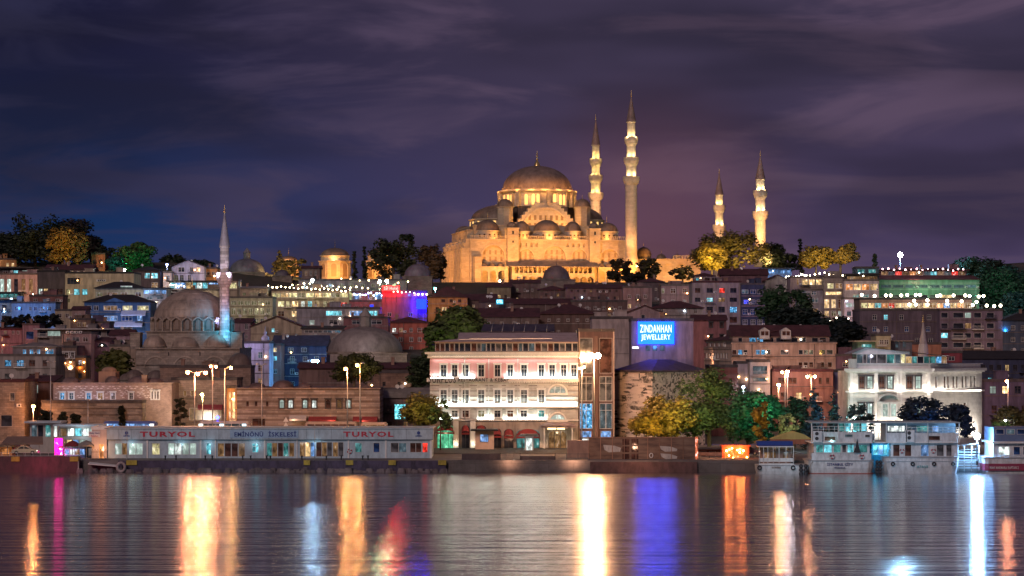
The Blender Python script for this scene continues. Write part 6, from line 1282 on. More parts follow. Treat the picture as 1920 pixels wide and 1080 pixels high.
for lb, a, b, t, c, l in (('blue-lit bus top showing over the left end of the pier roof', 193, 293, 790, (.10, .16, .45), PANES['lblue']), ('white bus top behind the middle of the pier roof', 372, 468, 790, (.45, .45, .5), PANES['sky']),
                          ('dark bus with cream roof line over the pier roof, in front of the striped hall', 572, 670, 791, (.50, .40, .34), PANES['brown']), ('short cream minibus right of the dark bus', 676, 726, 792, (.55, .42, .36), PANES['dimw'])):
    r_ = bus(lb, a, b, 449 if a != 372 else 448.5, t, c, l); r_.location.z = 4.2 if 0 else 2.0
for px, c in ((200, (.25, .5, 1)), (285, (.7, .9, 1)), (377, (.6, .9, .95)), (458, (.4, .85, 1)), (416, (.4, .8, 1))): 
    q = MB(); D = 444; q.box(-.45, .45, -.3, 0, -.6, .6); q.m = 1; q.box(-.35, .35, -.33, -.301, -.5, .5); o = q.build('lit_stop_panel', [METAL, glow(c, 3.0, 'panel_glow', False)], None, P(px, 797, D)+Vector((0, 0, -.3)))
    tag(o, {200: 'blue lit panel at the left end of the pier roof line', 285: 'white lit panel in front of the left bus', 377: 'greenish-white lit panel by the first tall lamp pole', 458: 'cyan lit panel by the second tall lamp pole', 416: 'cyan lit panel between the two tall lamp poles'}[px], 'lit panel', 'lit bus stop panels')
    q = MB(); q.tube((0, .05, -5.5), (0, .05, -.55), .06, n=6); q.build('post', METAL, o)
# ---- left kiosks and stalls
def kiosks():
    D = 415
    r_, f = house('glass bus shelter kiosk with cyan lit advert at the far left', 56, 108, 793, 857, 425, 4, METAL, 'slab', rmat=PIERW, name='kiosk', cat='kiosk', group='kiosks on the left quay', clutter=0, rows=[(['sky', 'dark', 'teal', 'white'], 797, 819, [64, 76, 90, 104], [11, 11, 11, 7], 'plain')])
    r_, f = house('brightly lit glass ferry kiosk with white and cyan panes', 110, 184, 799, 857, 420, 4, METAL, 'slab', rmat=PIERW, name='kiosk', cat='kiosk', group='kiosks on the left quay', clutter=0, rows=[(['dimw', 'white', 'cyan', 'white', 'frost'], 803, 818, *glaz(112, 182, 5), 'plain'), (['dimw', 'warm', 'lblue', 'frost'], 824, 834, *glaz(112, 160, 4), 'plain')])
    light('POINT', P(148, 812, 417.5), 160, (.7, .9, 1), .2, name='kiosk_lamp')
    rt = empty('lit_kiosk', P(110, 854, 412), 'glowing magenta advertising kiosk on the left quay', 'kiosk', 'kiosks on the left quay'); q = MB(); q.box(-.75, .75, 0, 1.5, 0, 3.0); q.build('body', METAL, rt)
    q = MB(); q.box(-.68, .68, -.05, -.002, .15, 2.9); q.build('magenta_panel', litpane((1, .008, .30), 8, lo=.3, sc=2), rt); light('POINT', P(110, 845, 409.5), 380, (1, .02, .4), .3, name='magenta_spill')
    for px, w, col, lb in ((136, 30, (.20, .03, .04), 'dark red parasol among the left kiosks'), (162, 34, (.24, .22, .20), 'grey parasol beside the ticket cabin'), (44, 60, (.17, .12, .10), 'long brown canvas canopy at the far left quay')):
        rt = empty('parasol' if w < 50 else 'canopy', (X(px, 408), 408, 1.92), lb, 'parasol' if w < 50 else 'canopy', 'sun shades on the left quay'); hh = Z(834 if w < 50 else 830, 408)-1.92; r = w/2*408/FPX
        q = MB(); 
        if w < 50: q.lathe(0, 0, [(r, hh), (r*.5, hh+.5), (.05, hh+.75)], 10, smooth=False); q.lathe(0, 0, [(r*.98, hh-.25), (r, hh)], 10, smooth=False)
        else: q.add([(-r*1.3, -1, hh), (r*1.3, -1, hh), (r*1.1, 1.5, hh+1.0), (-r*1.1, 1.5, hh+1.0)], [(0, 1, 2, 3)]); q.box(-r*1.3, r*1.3, -1.03, -1.0, hh-.3, hh)
        q.build('shade', paint(col, .9, name='canvas'), rt); q = MB()
        for xx in ((0,) if w < 50 else (-r, 0, r)): q.tube((xx, 0, 0), (xx, 0, hh+.3), .05, n=6)
        q.build('pole', METAL, rt)
    house('low amber-lit stall at the far left edge', -14, 22, 838, 857, 411, 3, plaster((.40, .22, .12)), 'slab', name='stall', cat='stall', group='kiosks on the left quay', clutter=0, rows=[('orange', 840, 852, [10], 16, 'plain')])
    light('POINT', P(12, 846, 408.5), 120, (1, .5, .2), .2, name='stall_lamp'); light('POINT', P(130, 846, 408.5), 140, (.6, .75, 1), .2, name='stall_lamp')
    house('blue and white drinks stall beside the magenta kiosk', 120, 160, 840, 857, 411, 3, plaster((.2, .25, .35)), 'slab', name='stall', cat='stall', group='kiosks on the left quay', clutter=0, rows=[(['lblue', 'white', 'dimw'], 842, 853, *glaz(121, 159, 4), 'plain')])
    # quay railing
    rt = empty('quay_railing', (X(-10, 401), 400.6, 2.0), 'thin pale railing along the far left quay edge', 'railing'); q = MB(); L_ = 160*401/FPX
    for z in (1.1, .6): q.tube((0, 0, z), (L_, 0, z), .03, n=5)
    for k in range(12): q.tube((L_*k/11, 0, -.1), (L_*k/11, 0, 1.1), .035, n=5)
    q.build('rail', FRAMEW, rt)
    rt = empty('gate_fence', (X(172, 401), 400.4, 1.92), 'black iron bar fence in front of the orange lit cabin gate', 'fence'); q = MB(); L_ = 30*401/FPX
    for k in range(13): q.box(L_*k/12-.03, L_*k/12+.03, -.03, .03, -.2, 1.6+.2*(k % 2))
    q.box(0, L_, -.02, .02, .2, .26); q.box(0, L_, -.02, .02, 1.3, 1.36); q.build('bars', DARKM, rt)
kiosks()
def car(label, px, D, col, zb, L_=4.3, flip=1):
    rt = empty('parked_car', (X(px, D), D, zb), label, 'car', 'cars on the quay'); h = L_/2
    prof = [(-h, .35), (-h, .75), (-h+.15, .9), (-h+.9, 1.0), (-h+1.5, 1.42), (.3, 1.45), (1.1, 1.0), (h-.2, .85), (h, .6), (h, .35)]
    q = MB(); q.xprism([(x*flip, z) for x, z in prof][::flip], 0, 1.7); q.build('body', paint(col, .25, .2, 'car_paint'), rt)
    q = MB(); q.xprism([(x*flip, z) for x, z in [(-h+1.05, 1.0), (-h+1.55, 1.36), (-.15, 1.38), (-.15, 1.0)]][::flip], -.02, -.004); q.xprism([(x*flip, z) for x, z in [(-.05, 1.0), (-.05, 1.38), (.25, 1.36), (.9, 1.0)]][::flip], -.02, -.004); q.build('window', DARKM, rt)
    for xx in (-h+.8, h-.85): q = MB(); q.tube((xx*flip, -.04, .33), (xx*flip, .2, .33), .33, n=16); q.m = 1; q.tube((xx*flip, -.06, .33), (xx*flip, -.04, .33), .19, n=10); q.build('wheel', [DARKM, METAL], rt)
    q = MB(); q.box((h-.12)*flip-.08, (h-.12)*flip+.08, -.02, .25, .6, .78); q.build('headlight', glow((1, .95, .8), 1.5, 'headlight_glass', False), rt); return rt
car('pale sedan parked behind the far left quay railing', 46, 404.5, (.55, .48, .36), 2.6); light('POINT', P(44, 825, 402.5), 60, (1, .8, .5), .2, name='stall_lamp')
# ---- low walls, fences and panels between pier and boats
q = MB(); q.box(X(846, 404), X(1106, 404), 402.5, 403, 1.85, 1.95)
for i, (a, b, yt, yb, lb) in enumerate(((866, 938, 851, 867, 'dark low wall panel left of the ramp'), (975, 1041, 855, 874, 'dark low wall panel right of the ramp'))):
    q = MB(); q.box(X(a, 402), X(b, 402), 402, 402.25, Z(yb, 402)-.5, Z(yt, 402)); tag(q.build('low_wall', paint((.07, .055, .06), .8, name='dark_panel', var=.4)), lb, 'wall', 'dark low wall panels on the quay')
for a, b, lb in ((938, 975, 'short black railing over the orange-lit steps'), (1041, 1105, 'black railing with thin bars left of the photo hoarding')):
    rt = empty('quay_railing', (X(a, 401.5), 401.5, 1.92), lb, 'railing', 'black quay railings'); L_ = (b-a)*401.5/FPX; q = MB(); n = int(L_/.18)
    for k in range(n+1): q.box(L_*k/n-.015, L_*k/n+.015, -.015, .015, 0, .95)
    for k in range(4): q.box(L_*k/3-.04, L_*k/3+.04, -.04, .04, 0, 1.1)
    q.box(0, L_, -.03, .03, .95, 1.0); q.build('bars', DARKM, rt)
q = MB(); q.box(X(1064, 410), X(1106, 410), 410, 412, 1.9, Z(826, 410)); tag(q.build('tarpaulin_crate', paint((.38, .24, .18), .8, name='tan_tarpaulin', var=.3)), 'tan tarpaulin-covered crate left of the photo hoarding', 'crate')
def hoarding():
    D = 404; s = D/FPX; rt = empty('hoarding', P(1104, 866, D), 'long brown hoarding with white aerial boat pictures on the quay', 'hoarding'); h = 46*s; w = 199*s
    mt, nt, b = nodes('printed_hoarding'); n1 = nn(nt, 'ShaderNodeTexNoise', i_Scale=1.0, i_Detail=5.0); nt.links.new(coords(nt, (.35, 1, 1.6)), n1.inputs[0])
    nt.links.new(ramp(nt, n1.outputs[0], [(.35, (.07, .04, .03)), (.5, (.14, .085, .06)), (.7, (.20, .14, .10))]), b.inputs['Base Color'])
    q = MB(); q.box(0, w, 0, .15, 0, h); q.build('board', mt, rt)
    q = MB(); n = 9
    for k in range(n+1): q.box(w*k/n-.06, w*k/n+.06, -.08, -.003, 0, h+.1)
    q.box(0, w, -.09, -.082, h-.1, h+.06); q.box(0, w, -.09, -.082, -.1, .06); q.build('frame', plaster((.34, .20, .14)), rt)
    pm = paint((.45, .44, .42), .6, name='printed_white', var=.4)
    for a, b, c, d in ((1131, 1164, 834, 848), (1237, 1270, 836, 847), (1238, 1270, 850, 861)):
        q = MB(); x0, x1, z0, z1 = (a-1104)*s, (b-1104)*s, (866-d)*s, (866-c)*s; q.xprism([(x0, z1), (x0+.2, z0+.4), (x0+.9, z0), (x1-.1, z0+.1), (x1, z1-.5), (x1-1, z1-.15)], -.03, -.004); q.build('boat_picture', pm, rt)
    for a, c in ((1167, 823), (1184, 823), (1167, 837), (1184, 837), (1167, 851), (1184, 851)): q = MB(); q.box((a-1104)*s, (a+13-1104)*s, -.03, -.004, (866-c-11)*s, (866-c)*s); q.build('picture_pane', PANES['brown'], rt)
    q = MB(); K = 14; c, z = (1221-1104)*s, (866-854)*s
    for k in range(K): a, b = 2*PI*k/K, 2*PI*(k+1)/K; q.tube((c+.28*math.cos(a), -.12, z+.36*math.sin(a)), (c+.28*math.cos(b), -.12, z+.36*math.sin(b)), .08, n=6)
    q.build('lifebuoy', WHITE, rt)
    q = MB(); q.box(w+.05, w+.5, -.1, .2, .2, h+.1); q.build('neon_end_panel', litpane((1, .25, .12), 2.0, sc=3), rt)
    q = MB(); q.box(X(1106, 401), X(1306, 401), 399.4, 399.99, -3, Z(866, 400)); struct(q.build('quay_wall', paint((.13, .07, .065), .8, name='brown_quay', var=.5)))
hoarding()
# ticket booth, machines and doors at the foot of the restaurant
r_, f = house('small pinkish ticket booth with a lit window before the restaurant', 891, 926, 808, 842, 442, 3, paint((.58, .42, .34), .7, name='booth_panel'), 'slab', rmat=BLACKR, name='ticket_booth', cat='booth', group='booths on the quay', clutter=0, rows=[('lblue', 814, 829, [908], 16, 'cross')])
r_, f = house('white-lit vending kiosk before the restaurant arcade', 984, 1000, 817, 848, 438, 2, METAL, 'slab', name='vending_kiosk', cat='kiosk', group='booths on the quay', clutter=0, rows=[('white', 821, 845, [992], 12, 'plain')])
light('POINT', P(992, 835, 435), 60, (.8, .9, 1), .2, name='kiosk_lamp'); light('POINT', P(908, 850, 437), 120, (1, .6, .4), .2, name='booth_lamp')
def truck():
    D = 410; rt = empty('food_truck', P(1380, 873, D), 'red food stall truck covered in glaring orange bulbs right of the hoarding', 'food truck'); s = D/FPX
    q = MB(); q.box(-2.3, 2.2, 0, 2.4, .4, 3.2); q.box(-2.5, 2.4, -.6, 2.5, 3.2, 3.45); q.build('body', paint((.35, .06, .03), .5, name='red_truck'), rt)
    q = MB(); q.box(-1.9, 1.4, -.04, -.003, 1.3, 2.9); q.build('serving_window', litpane((1, .30, .06), 1.1, lo=.12, sc=2.6), rt)
    for xx in (-1.5, 1.3): q = MB(); q.tube((xx, -.1, .42), (xx, .2, .42), .42, n=16); q.build('wheel', DARKM, rt)
    r = random.Random(9); bm = glow((1, .30, .06), 90, 'orange_bulb')
    for x, z in ((-1.6, 2.5), (-.7, 2.9), (.2, 2.6), (.6, 2.2), (1.2, 2.5), (-1.2, 1.7), (-.5, 1.3), (-2.1, 1.2), (1.8, 1.4)): q = MB(); q.ball((x, -.3, z), .13 if abs(z-2.2) > .3 else .16); q.build('bulb', bm, rt)
    for x in (-1, .8): light('POINT', (X(1380, D)+x, D-1.4, 3.2), 700, (1, .35, .08), .2, name='truck_lamp')
truck()
car('dark van parked right of the glaring food truck', 1405, 411, (.08, .06, .09), 2.2, 3.6)
rt = empty('bench_seat', (X(1330, 408), 408, 1.92), 'long bench on the quay between hoarding and food truck', 'bench'); q = MB(); q.box(-2.2, 2.2, 0, .5, .42, .5); q.build('seat', plaster((.30, .2, .16)), rt)
q = MB(); q.box(-2.2, 2.2, .46, .52, .5, .95); q.build('backrest', plaster((.30, .2, .16)), rt)
for xx in (-2, 0, 2): q = MB(); q.box(xx-.05, xx+.05, .03, .45, 0, .42); q.build('leg', DARKM, rt)
house('dark red stall wall under the green waterfront tree', 1306, 1352, 842, 868, 416, 3, plaster((.22, .08, .06)), 'slab', name='stall', cat='stall', group='booths on the quay', clutter=0, rows=[('brown', 846, 860, [1318, 1336], 12, 'plain')])

for px, py, D, pw, c in ((955, 862, 398.8, 160, (1, .5, .3)), (1075, 862, 398.8, 200, (1, .5, .3)), (880, 845, 405, 120, (1, .6, .4)), (1200, 845, 396, 260, (1, .5, .3)), (1330, 850, 404, 160, (1, .4, .2)), (60, 870, 393, 260, (1, .1, .2)), (400, 835, 388, 300, (.6, .85, 1)), (640, 835, 388, 260, (.6, .85, 1)), (1500, 850, 386, 260, (.5, .8, 1)), (1700, 850, 386, 300, (.4, .7, 1))):
    light('POINT', P(px, py, D), pw*2.4, c, .4, name='quay_light')  # unseen lights added before the quay to brighten walls, pier and boats

for px, lb in ((238, 'thin flag-less pole at the left half of the pier front'), (590, 'thin pole before the middle of the pier front')):
    q = MB(); q.tube((0, 0, -.1), (0, 0, 5.6), .06, .04, 6); q.ball((0, 0, 5.65), .1, 6); tag(q.build('quay_pole', METAL, None, (X(px, 402), 402, 1.95)), lb, 'pole', 'poles on the pier quay')
rt = empty('warning_sign', P(536, 800, 450), 'white triangular warning signs on a post before the striped hall', 'road sign'); q = MB(); q.tube((0, .05, -4), (0, .05, 1.4), .05, n=6); q.build('post', METAL, rt)
q = MB(); q.xprism([(-.5, .9), (.5, .9), (0, 1.8)], 0, .04); q.xprism([(-.5, 0), (.5, 0), (0, .85)], 0, .04); q.build('panel', WHITE, rt)
rt = empty('blue_beacon', P(408, 783, 452), 'small glowing blue-violet round beacon between the tall lamp posts', 'beacon'); q = MB(); q.tube((0, .05, -4), (0, .05, 0), .05, n=6); q.build('post', METAL, rt); q = MB(); q.ball((0, 0, 0), .32, 10); q.build('bulb', glow((.02, .03, 1), 30, 'beacon_glass'), rt)
for i, px in enumerate((500, 507, 566, 612, 640, 680, 690, 310, 330, 385, 398, 455, 470)):
    q = MB(); q.lathe(0, 0, [(.16, 0), (.13, .1), (.11, .55), (.2, .62), (.2, .7), (.02, .74)], 10); o = q.build('bollard', DARKM, None, (X(px, 400.8), 400.8, 1.93)); tag(o, 'short dark bollard on the quay edge before the ferry pier', 'bollard', 'bollards along the pier quay')
# ---------------------------------------------------------------- boats
HULLW = paint((.66, .70, .72), .35, name='boat_white', var=.4)
def hull(root, L_, Bm, z0, z1, mats, stern=.92, red=None):
    q = MB(); n = 6; st = [(z0-.8, .86, .8), (z0, .94, .92), (z0+.45*(z1-z0), .985, .98), (z1, 1, 1)]
    def ring(sc, sy): 
        pts = []; 
        for x, y in [(-.5, .12), (-.47, .03), (-.42, 0), (.42, 0), (.47, .03), (.5, .12), (.5, .88), (.42, 1), (-.42, 1), (-.5, .88)]: pts.append((x*L_*sc, (y-.5)*Bm*sy+Bm/2))
        return pts
    R_ = [[(x, y, z) for x, y in ring(a, b)] for z, a, b in st]; k = 10
    for i in range(3): q.add(R_[i]+R_[i+1], [(j, (j+1) % k, k+(j+1) % k, k+j) for j in range(k)])
    q.add(R_[3], [list(range(k))]); q.build('hull', mats, root)
    q = MB(); o = .06
    for z, sc in ((z1-.12, 1.0),): pts = [(x*1.004, (y-Bm/2)*1.03+Bm/2) for x, y in ring(1, 1)]; q.prism(pts, z, z+.16)
    q.build('rubbing_strake', paint((.35, .36, .38)), root)
    if red: q = MB(); pts = [(x*1.003, (y-Bm/2)*1.02+Bm/2) for x, y in ring(.995, .99)]; q.prism(pts, *red[:2]); q.build('painted_band', red[2], root)
def deckwall(root, x0, x1, y0, y1, z0, z1, wins, mat=HULLW, nm='cabin'):
    q = MB(); hs = [(a, b, c, d) for a, b, c, d, k in wins]; q.facade(x0, x1, z0, z1, y0, hs, .15); q.poly((x0, y1, z0), (x0, y0, z0), (x0, y0, z1), (x0, y1, z1)); q.poly((x1, y0, z0), (x1, y1, z0), (x1, y1, z1), (x1, y0, z1)); q.poly((x0, y0, z1), (x1, y0, z1), (x1, y1, z1), (x0, y1, z1)); q.build(nm, mat, root)
    for a, b, c, d, k in wins: window(root, (a+b)/2, y0-.06, (c+d)/2, b-a, d-c, k, 'plain', WHITE)
def railing(root, x0, x1, y, z, h=1.0, step=1.0, mat=None):
    q = MB(); n = max(2, int((x1-x0)/step))
    for k in range(n+1): xx = x0+(x1-x0)*k/n; q.box(xx-.03, xx+.03, y-.03, y+.03, z, z+h)
    for t in (h, h*.5): q.box(x0, x1, y-.025, y+.025, z+t-.03, z+t+.03)
    q.build('railing', mat or WHITE, root)
def tyre(root, x, y, z, r=.3):
    q = MB(); K = 14
    for k in range(K): a, b = 2*PI*k/K, 2*PI*(k+1)/K; q.tube((x+r*math.cos(a), y, z+r*math.sin(a)), (x+r*math.cos(b), y, z+r*math.sin(b)), .11, n=6)
    q.build('tyre_fender', DARKM, root)
def ring(root, x, y, z):
    q = MB(); K = 12
    for k in range(K): a, b = 2*PI*k/K, 2*PI*(k+1)/K; q.m = (k//2) % 2; q.tube((x+.32*math.cos(a), y, z+.32*math.sin(a)), (x+.32*math.cos(b), y, z+.32*math.sin(b)), .09, n=6)
    q.build('lifebuoy', [REDL, WHITE], root)
def boats():
    D = 394; s = D/FPX
    def lx(px, c): return (px-c)*s
    def hz(py): return Z(py, D)
    # small open boat
    c = 1468; rt = empty('tour_boat', (X(c, D), D, 0), 'small white open-decked boat with blue canvas and two tyre fenders', 'boat', 'boats moored at the quay')
    hull(rt, 97*s, 4.5, -.1, hz(872), HULLW); text('ALT NEVSEHIR', rt, lx(1447, c), lx(1464, c), hz(878), hz(875), -.06, plaster((.4, .3, .25)), 'hull_lettering')
    tyre(rt, lx(1424, c), -.15, hz(877)); tyre(rt, lx(1487, c), -.15, hz(877))
    q = MB(); q.box(lx(1423, c), lx(1489, c), .15, .25, hz(866), hz(859)); q.box(lx(1423, c), lx(1489, c), .15, .22, hz(873), hz(869)); q.build('bulwark', WHITE, rt)
    q = MB()
    for px in (1424, 1432, 1440, 1450, 1461, 1474, 1488): q.box(lx(px, c)-.04, lx(px, c)+.04, .15, .23, hz(870), hz(838))
    q.box(lx(1422, c), lx(1489, c), .1, 3.8, hz(838.5), hz(837)); q.build('awning_frame', WHITE, rt)
    q = MB(); q.box(lx(1421, c), lx(1488, c), 1.2, 3.8, hz(836.5), hz(828)); q.build('blue_canvas', paint((.02, .05, .24), .9, name='blue_canvas'), rt)
    q = MB(); q.box(lx(1430, c), lx(1485, c), 1.8, 3.6, hz(870), hz(846)); q.build('cabin', plaster((.36, .25, .20)), rt)
    for px in (1440, 1452, 1475): q = MB(); q.box(lx(px, c)-.4, lx(px, c)+.4, 1.75, 1.79, hz(862), hz(849)); q.build('window', PANES['dimw'], rt)
    # yellow awning stall between
    rt2 = empty('market_tent', P(1484, 858, 402), 'yellow and red striped tent roof behind the small boat', 'tent'); q = MB(); a = 30*402/FPX
    q.xprism([(-a*1.3, 3.0), (a*1.3, 3.0), (a*.8, 3.8), (a*.2, 4.3), (-a*.6, 3.7)], 0, 3); q.build('canopy', paint((.50, .44, .16), .8, name='yellow_canvas'), rt2)
    q = MB(); q.box(-a*1.3, a*1.3, -.05, -.003, 2.2, 2.99); q.build('valance', plaster((.38, .16, .10)), rt2)
    for xx in (-a, 0, a): q = MB(); q.tube((xx, .2, -.2), (xx, .2, 3), .05, n=6); q.build('post', METAL, rt2)
    # big boat 1
    c = 1578; rt = empty('tour_boat', (X(c, D), D, 0), 'white two-deck tour boat with navy name lettering on its stern', 'boat', 'boats moored at the quay')
    hull(rt, 124*s, 9, -.1, hz(863), HULLW, red=(-.05, .12, paint((.30, .08, .06))))
    text('\u0130STANBUL C\u0130TY', rt, lx(1551, c), lx(1599, c), hz(873), hz(867), -.03, NAVYL, 'hull_lettering'); text('\u0130STANBUL', rt, lx(1564, c), lx(1585, c), hz(878), hz(875), -.05, NAVYL, 'hull_lettering')
    q = MB(); q.box(lx(1522, c), lx(1634, c), .15, .3, hz(863)+.01, hz(850)); q.build('bulwark', HULLW, rt)
    deckwall(rt, lx(1527, c), lx(1632, c), .8, 8, hz(864)+.02, hz(831), [(lx(a, c), lx(b, c), hz(849), hz(834), k) for a, b, k in ((1531, 1545, 'teal'), (1546, 1561, 'cyan'), (1564, 1578, 'teal'), (1580, 1588, 'grey'), (1590, 1602, 'cyan'), (1612, 1628, 'teal'))])
    q = MB(); q.box(lx(1520, c), lx(1636, c), 0, 8.6, hz(831), hz(829)); q.build('deck', WHITE, rt)
    deckwall(rt, lx(1524, c), lx(1636, c), .2, .5, hz(829)+.01, hz(810), [(lx(1546, c), lx(1568, c), hz(827), hz(818), 'brown'), (lx(1584, c), lx(1602, c), hz(820), hz(814), 'sky'), (lx(1622, c), lx(1632, c), hz(820), hz(815), 'grey')], nm='upper_bulwark')
    q = MB(); q.box(lx(1521, c), lx(1800, c), -.3, 8.5, hz(793.5), hz(791.5)); q.build('roof', paint((.35, .42, .44), name='deck_roof'), rt)
    q = MB()
    for px in (1522, 1572, 1600, 1640, 1662, 1700, 1740, 1799): q.box(lx(px, c)-.07, lx(px, c)+.07, .1, .24, hz(830), hz(793.5))
    q.build('roof_post', WHITE, rt)
    for px, k in ((1580, 'teal'), (1592, 'cyan'), (1608, 'teal'), (1622, 'cyan')): window(rt, lx(px, c), 1.2, hz(801.5), .95, 1.3, k, 'plain', WHITE, name='saloon_window')
    q = MB(); q.box(lx(1524, c), lx(1541, c), -.4, .18, hz(829)+.01, hz(808)); 
    for z in (813, 822): q.m = 1; q.xprism(arc(lx(1531, c), hz(z), .3, k=12, a1=2*PI)[:-1], -.43, -.402)
    q.build('air_conditioner', [HULLW, DARKM], rt)
    q = MB(); q.xprism([(lx(1600, c), hz(849)), (lx(1604, c), hz(838)), (lx(1607, c), hz(822)), (lx(1610, c), hz(838)), (lx(1614, c), hz(849))], -.2, -.05); q.build('folded_umbrella', DARKM, rt)
    light('POINT', (X(1560, D), D+.0, hz(826)), 60, (.4, .9, 1), .15, name='deck_lamp'); light('POINT', (X(1600, D), D+.6, hz(808)), 120, (.15, .85, .95), .15, name='deck_lamp')
    for px in (1560, 1616): ring(rt, lx(px, c), -.1, hz(856))
    railing(rt, lx(1524, c), lx(1636, c), .1, hz(810), .9, .8)
    q = MB(); q.tube((lx(1524, c), 0, hz(865)), (lx(1512, c), -.6, hz(884)), .04, n=5); q.tube((lx(1634, c), 0, hz(865)), (lx(1641, c), -.6, hz(884)), .04, n=5); q.build('mooring_rope', plaster((.35, .3, .22)), rt)
    # boat 2
    c = 1730; rt = empty('tour_boat', (X(c, D), D+.5, 0), 'white two-deck ferry beside the blazing blue-white lamp', 'boat', 'boats moored at the quay')
    hull(rt, 142*s, 9, -.1, hz(857), HULLW); text('ATAUS', rt, lx(1720, c), lx(1741, c), hz(877), hz(873), -.03, paint((.10, .40, .42)), 'hull_lettering')
    q = MB(); q.box(lx(1662, c), lx(1799, c), -.04, -.005+.02, hz(866), hz(865)); q.build('rubbing_line', paint((.3, .35, .4)), rt)
    deckwall(rt, lx(1672, c), lx(1798, c), .5, 8, hz(858)+.02, hz(831), [(lx(a, c), lx(b, c), hz(856), hz(834), k) for a, b, k in ((1676, 1689, 'brown'), (1698, 1711, 'brown'), (1728, 1744, 'lblue'), (1758, 1772, 'grey'), (1776, 1787, 'grey'))])
    q = MB(); q.box(lx(1640, c), lx(1798, c), -.1, 8.6, hz(831), hz(829)); q.build('deck', WHITE, rt)
    deckwall(rt, lx(1662, c), lx(1798, c), .0, .3, hz(829)+.01, hz(812), [(lx(1742, c), lx(1764, c), hz(826), hz(817), 'brown')], nm='upper_bulwark')
    deckwall(rt, lx(1664, c), lx(1796, c), 1.5, 7, hz(829)+.01, hz(794), [(lx(a, c), lx(b, c), hz(810), hz(799), k) for a, b, k in ((1668, 1700, 'white'), (1702, 1712, 'sky'), (1722, 1746, 'teal'), (1752, 1764, 'lblue'))], paint((.30, .36, .40), name='saloon_grey'), 'upper_cabin')
    q = MB(); q.box(lx(1698, c), lx(1715, c), -.4, -.02, hz(829)+.01, hz(807))
    for z in (812, 821): q.m = 1; q.xprism(arc(lx(1705, c), hz(z), .3, k=12, a1=2*PI)[:-1], -.43, -.402)
    q.build('air_conditioner', [HULLW, DARKM], rt)
    for px in (1693, 1752): ring(rt, lx(px, c), .4, hz(846))
    railing(rt, lx(1662, c), lx(1798, c), -.03, hz(812), .9, .8)
    for px in (1675, 1712, 1752, 1788): tyre(rt, lx(px, c), -.12, hz(870), .26)
    # stern gangway lit cyan between the boats
    light('POINT', P(1648, 842, 397), 260, (.05, .55, 1), .2, name='cyan_deck_lamp')
    house('cyan-lit gangway cabin between the two big boats', 1634, 1668, 831, 872, 399, 3, plaster((.10, .25, .34)), 'slab', name='gangway_cabin', cat='cabin', group='boats moored at the quay', clutter=0, rows=[(['cyan', 'lblue', 'cyan'], 834, 853, *glaz(1636, 1667, 3), 'plain')])
    q = MB()
    for k in range(4): 
        for j in range(2): q.ball((X(1645+6*j, 392.5), 392.5, .3+.55*k), .32)
    tag(q.build('rubber_fenders', DARKM), 'cluster of dark round rubber fenders between the two big boats', 'fender', None, 'stuff')
    q = MB()
    for k in range(3): 
        for j in range(2): q.ball((X(1502+9*j, 392.5), 392.5, .1+.6*k), .36)
    tag(q.build('rubber_fenders', DARKM), 'cluster of dark rubber fenders between the small boat and the big boat', 'fender', None, 'stuff')
    # boat 3 at the right edge
    c = 1905; rt = empty('tour_boat', (X(c, D), D+1, 0), 'ferry with maroon-banded hull at the right edge', 'boat', 'boats moored at the quay')
    hull(rt, 118*s, 9, -.1, hz(858), HULLW, red=(hz(883), hz(870), paint((.24, .03, .07), .5, name='maroon_hull'))); text('MAVI MARMARA KAPTAN 2', rt, lx(1858, c), lx(1912, c), hz(880), hz(875), -.1, WHITE, 'hull_lettering')
    deckwall(rt, lx(1866, c), lx(1960, c), .6, 8, hz(859)+.02, hz(832), [(lx(a, c), lx(b, c), hz(854), hz(838), k) for a, b, k in ((1876, 1897, 'white'), (1904, 1917, 'blue'), (1922, 1940, 'blue'))])
    deckwall(rt, lx(1866, c), lx(1960, c), .3, 8, hz(828), hz(802), [(lx(a, c), lx(b, c), hz(815), hz(805), k) for a, b, k in ((1870, 1886, 'blue'), (1890, 1906, 'sky'), (1910, 1925, 'blue'))], paint((.12, .18, .32), name='navy_saloon'), 'upper_cabin')
    q = MB(); q.box(lx(1862, c), lx(1962, c), 0, 8.6, hz(832), hz(828.3)); q.build('deck', WHITE, rt)
    # boarding stairs cyan, right of boat 2
    rt = empty('boarding_stage', P(1815, 884, 396), 'cyan-lit boarding stage with stairs under the blazing lamp', 'landing stage'); q = MB()
    for k in range(7): q.box(-1.6, 1.9, .0+.2*k, .25+.2*k, .5+.42*k, .62+.42*k)
    q.build('steps', paint((.35, .45, .52)), rt); q = MB()
    for xx in (-1.6, -.6, .6, 1.8): q.tube((xx, .1, 0), (xx, .1, 4.2), .05, n=6)
    for z in (1.4, 2.4, 3.4, 4.2): q.tube((-1.6, .1, z), (1.8, .1, z+.3), .035, n=5)
    q.build('railing', METAL, rt)
boats()
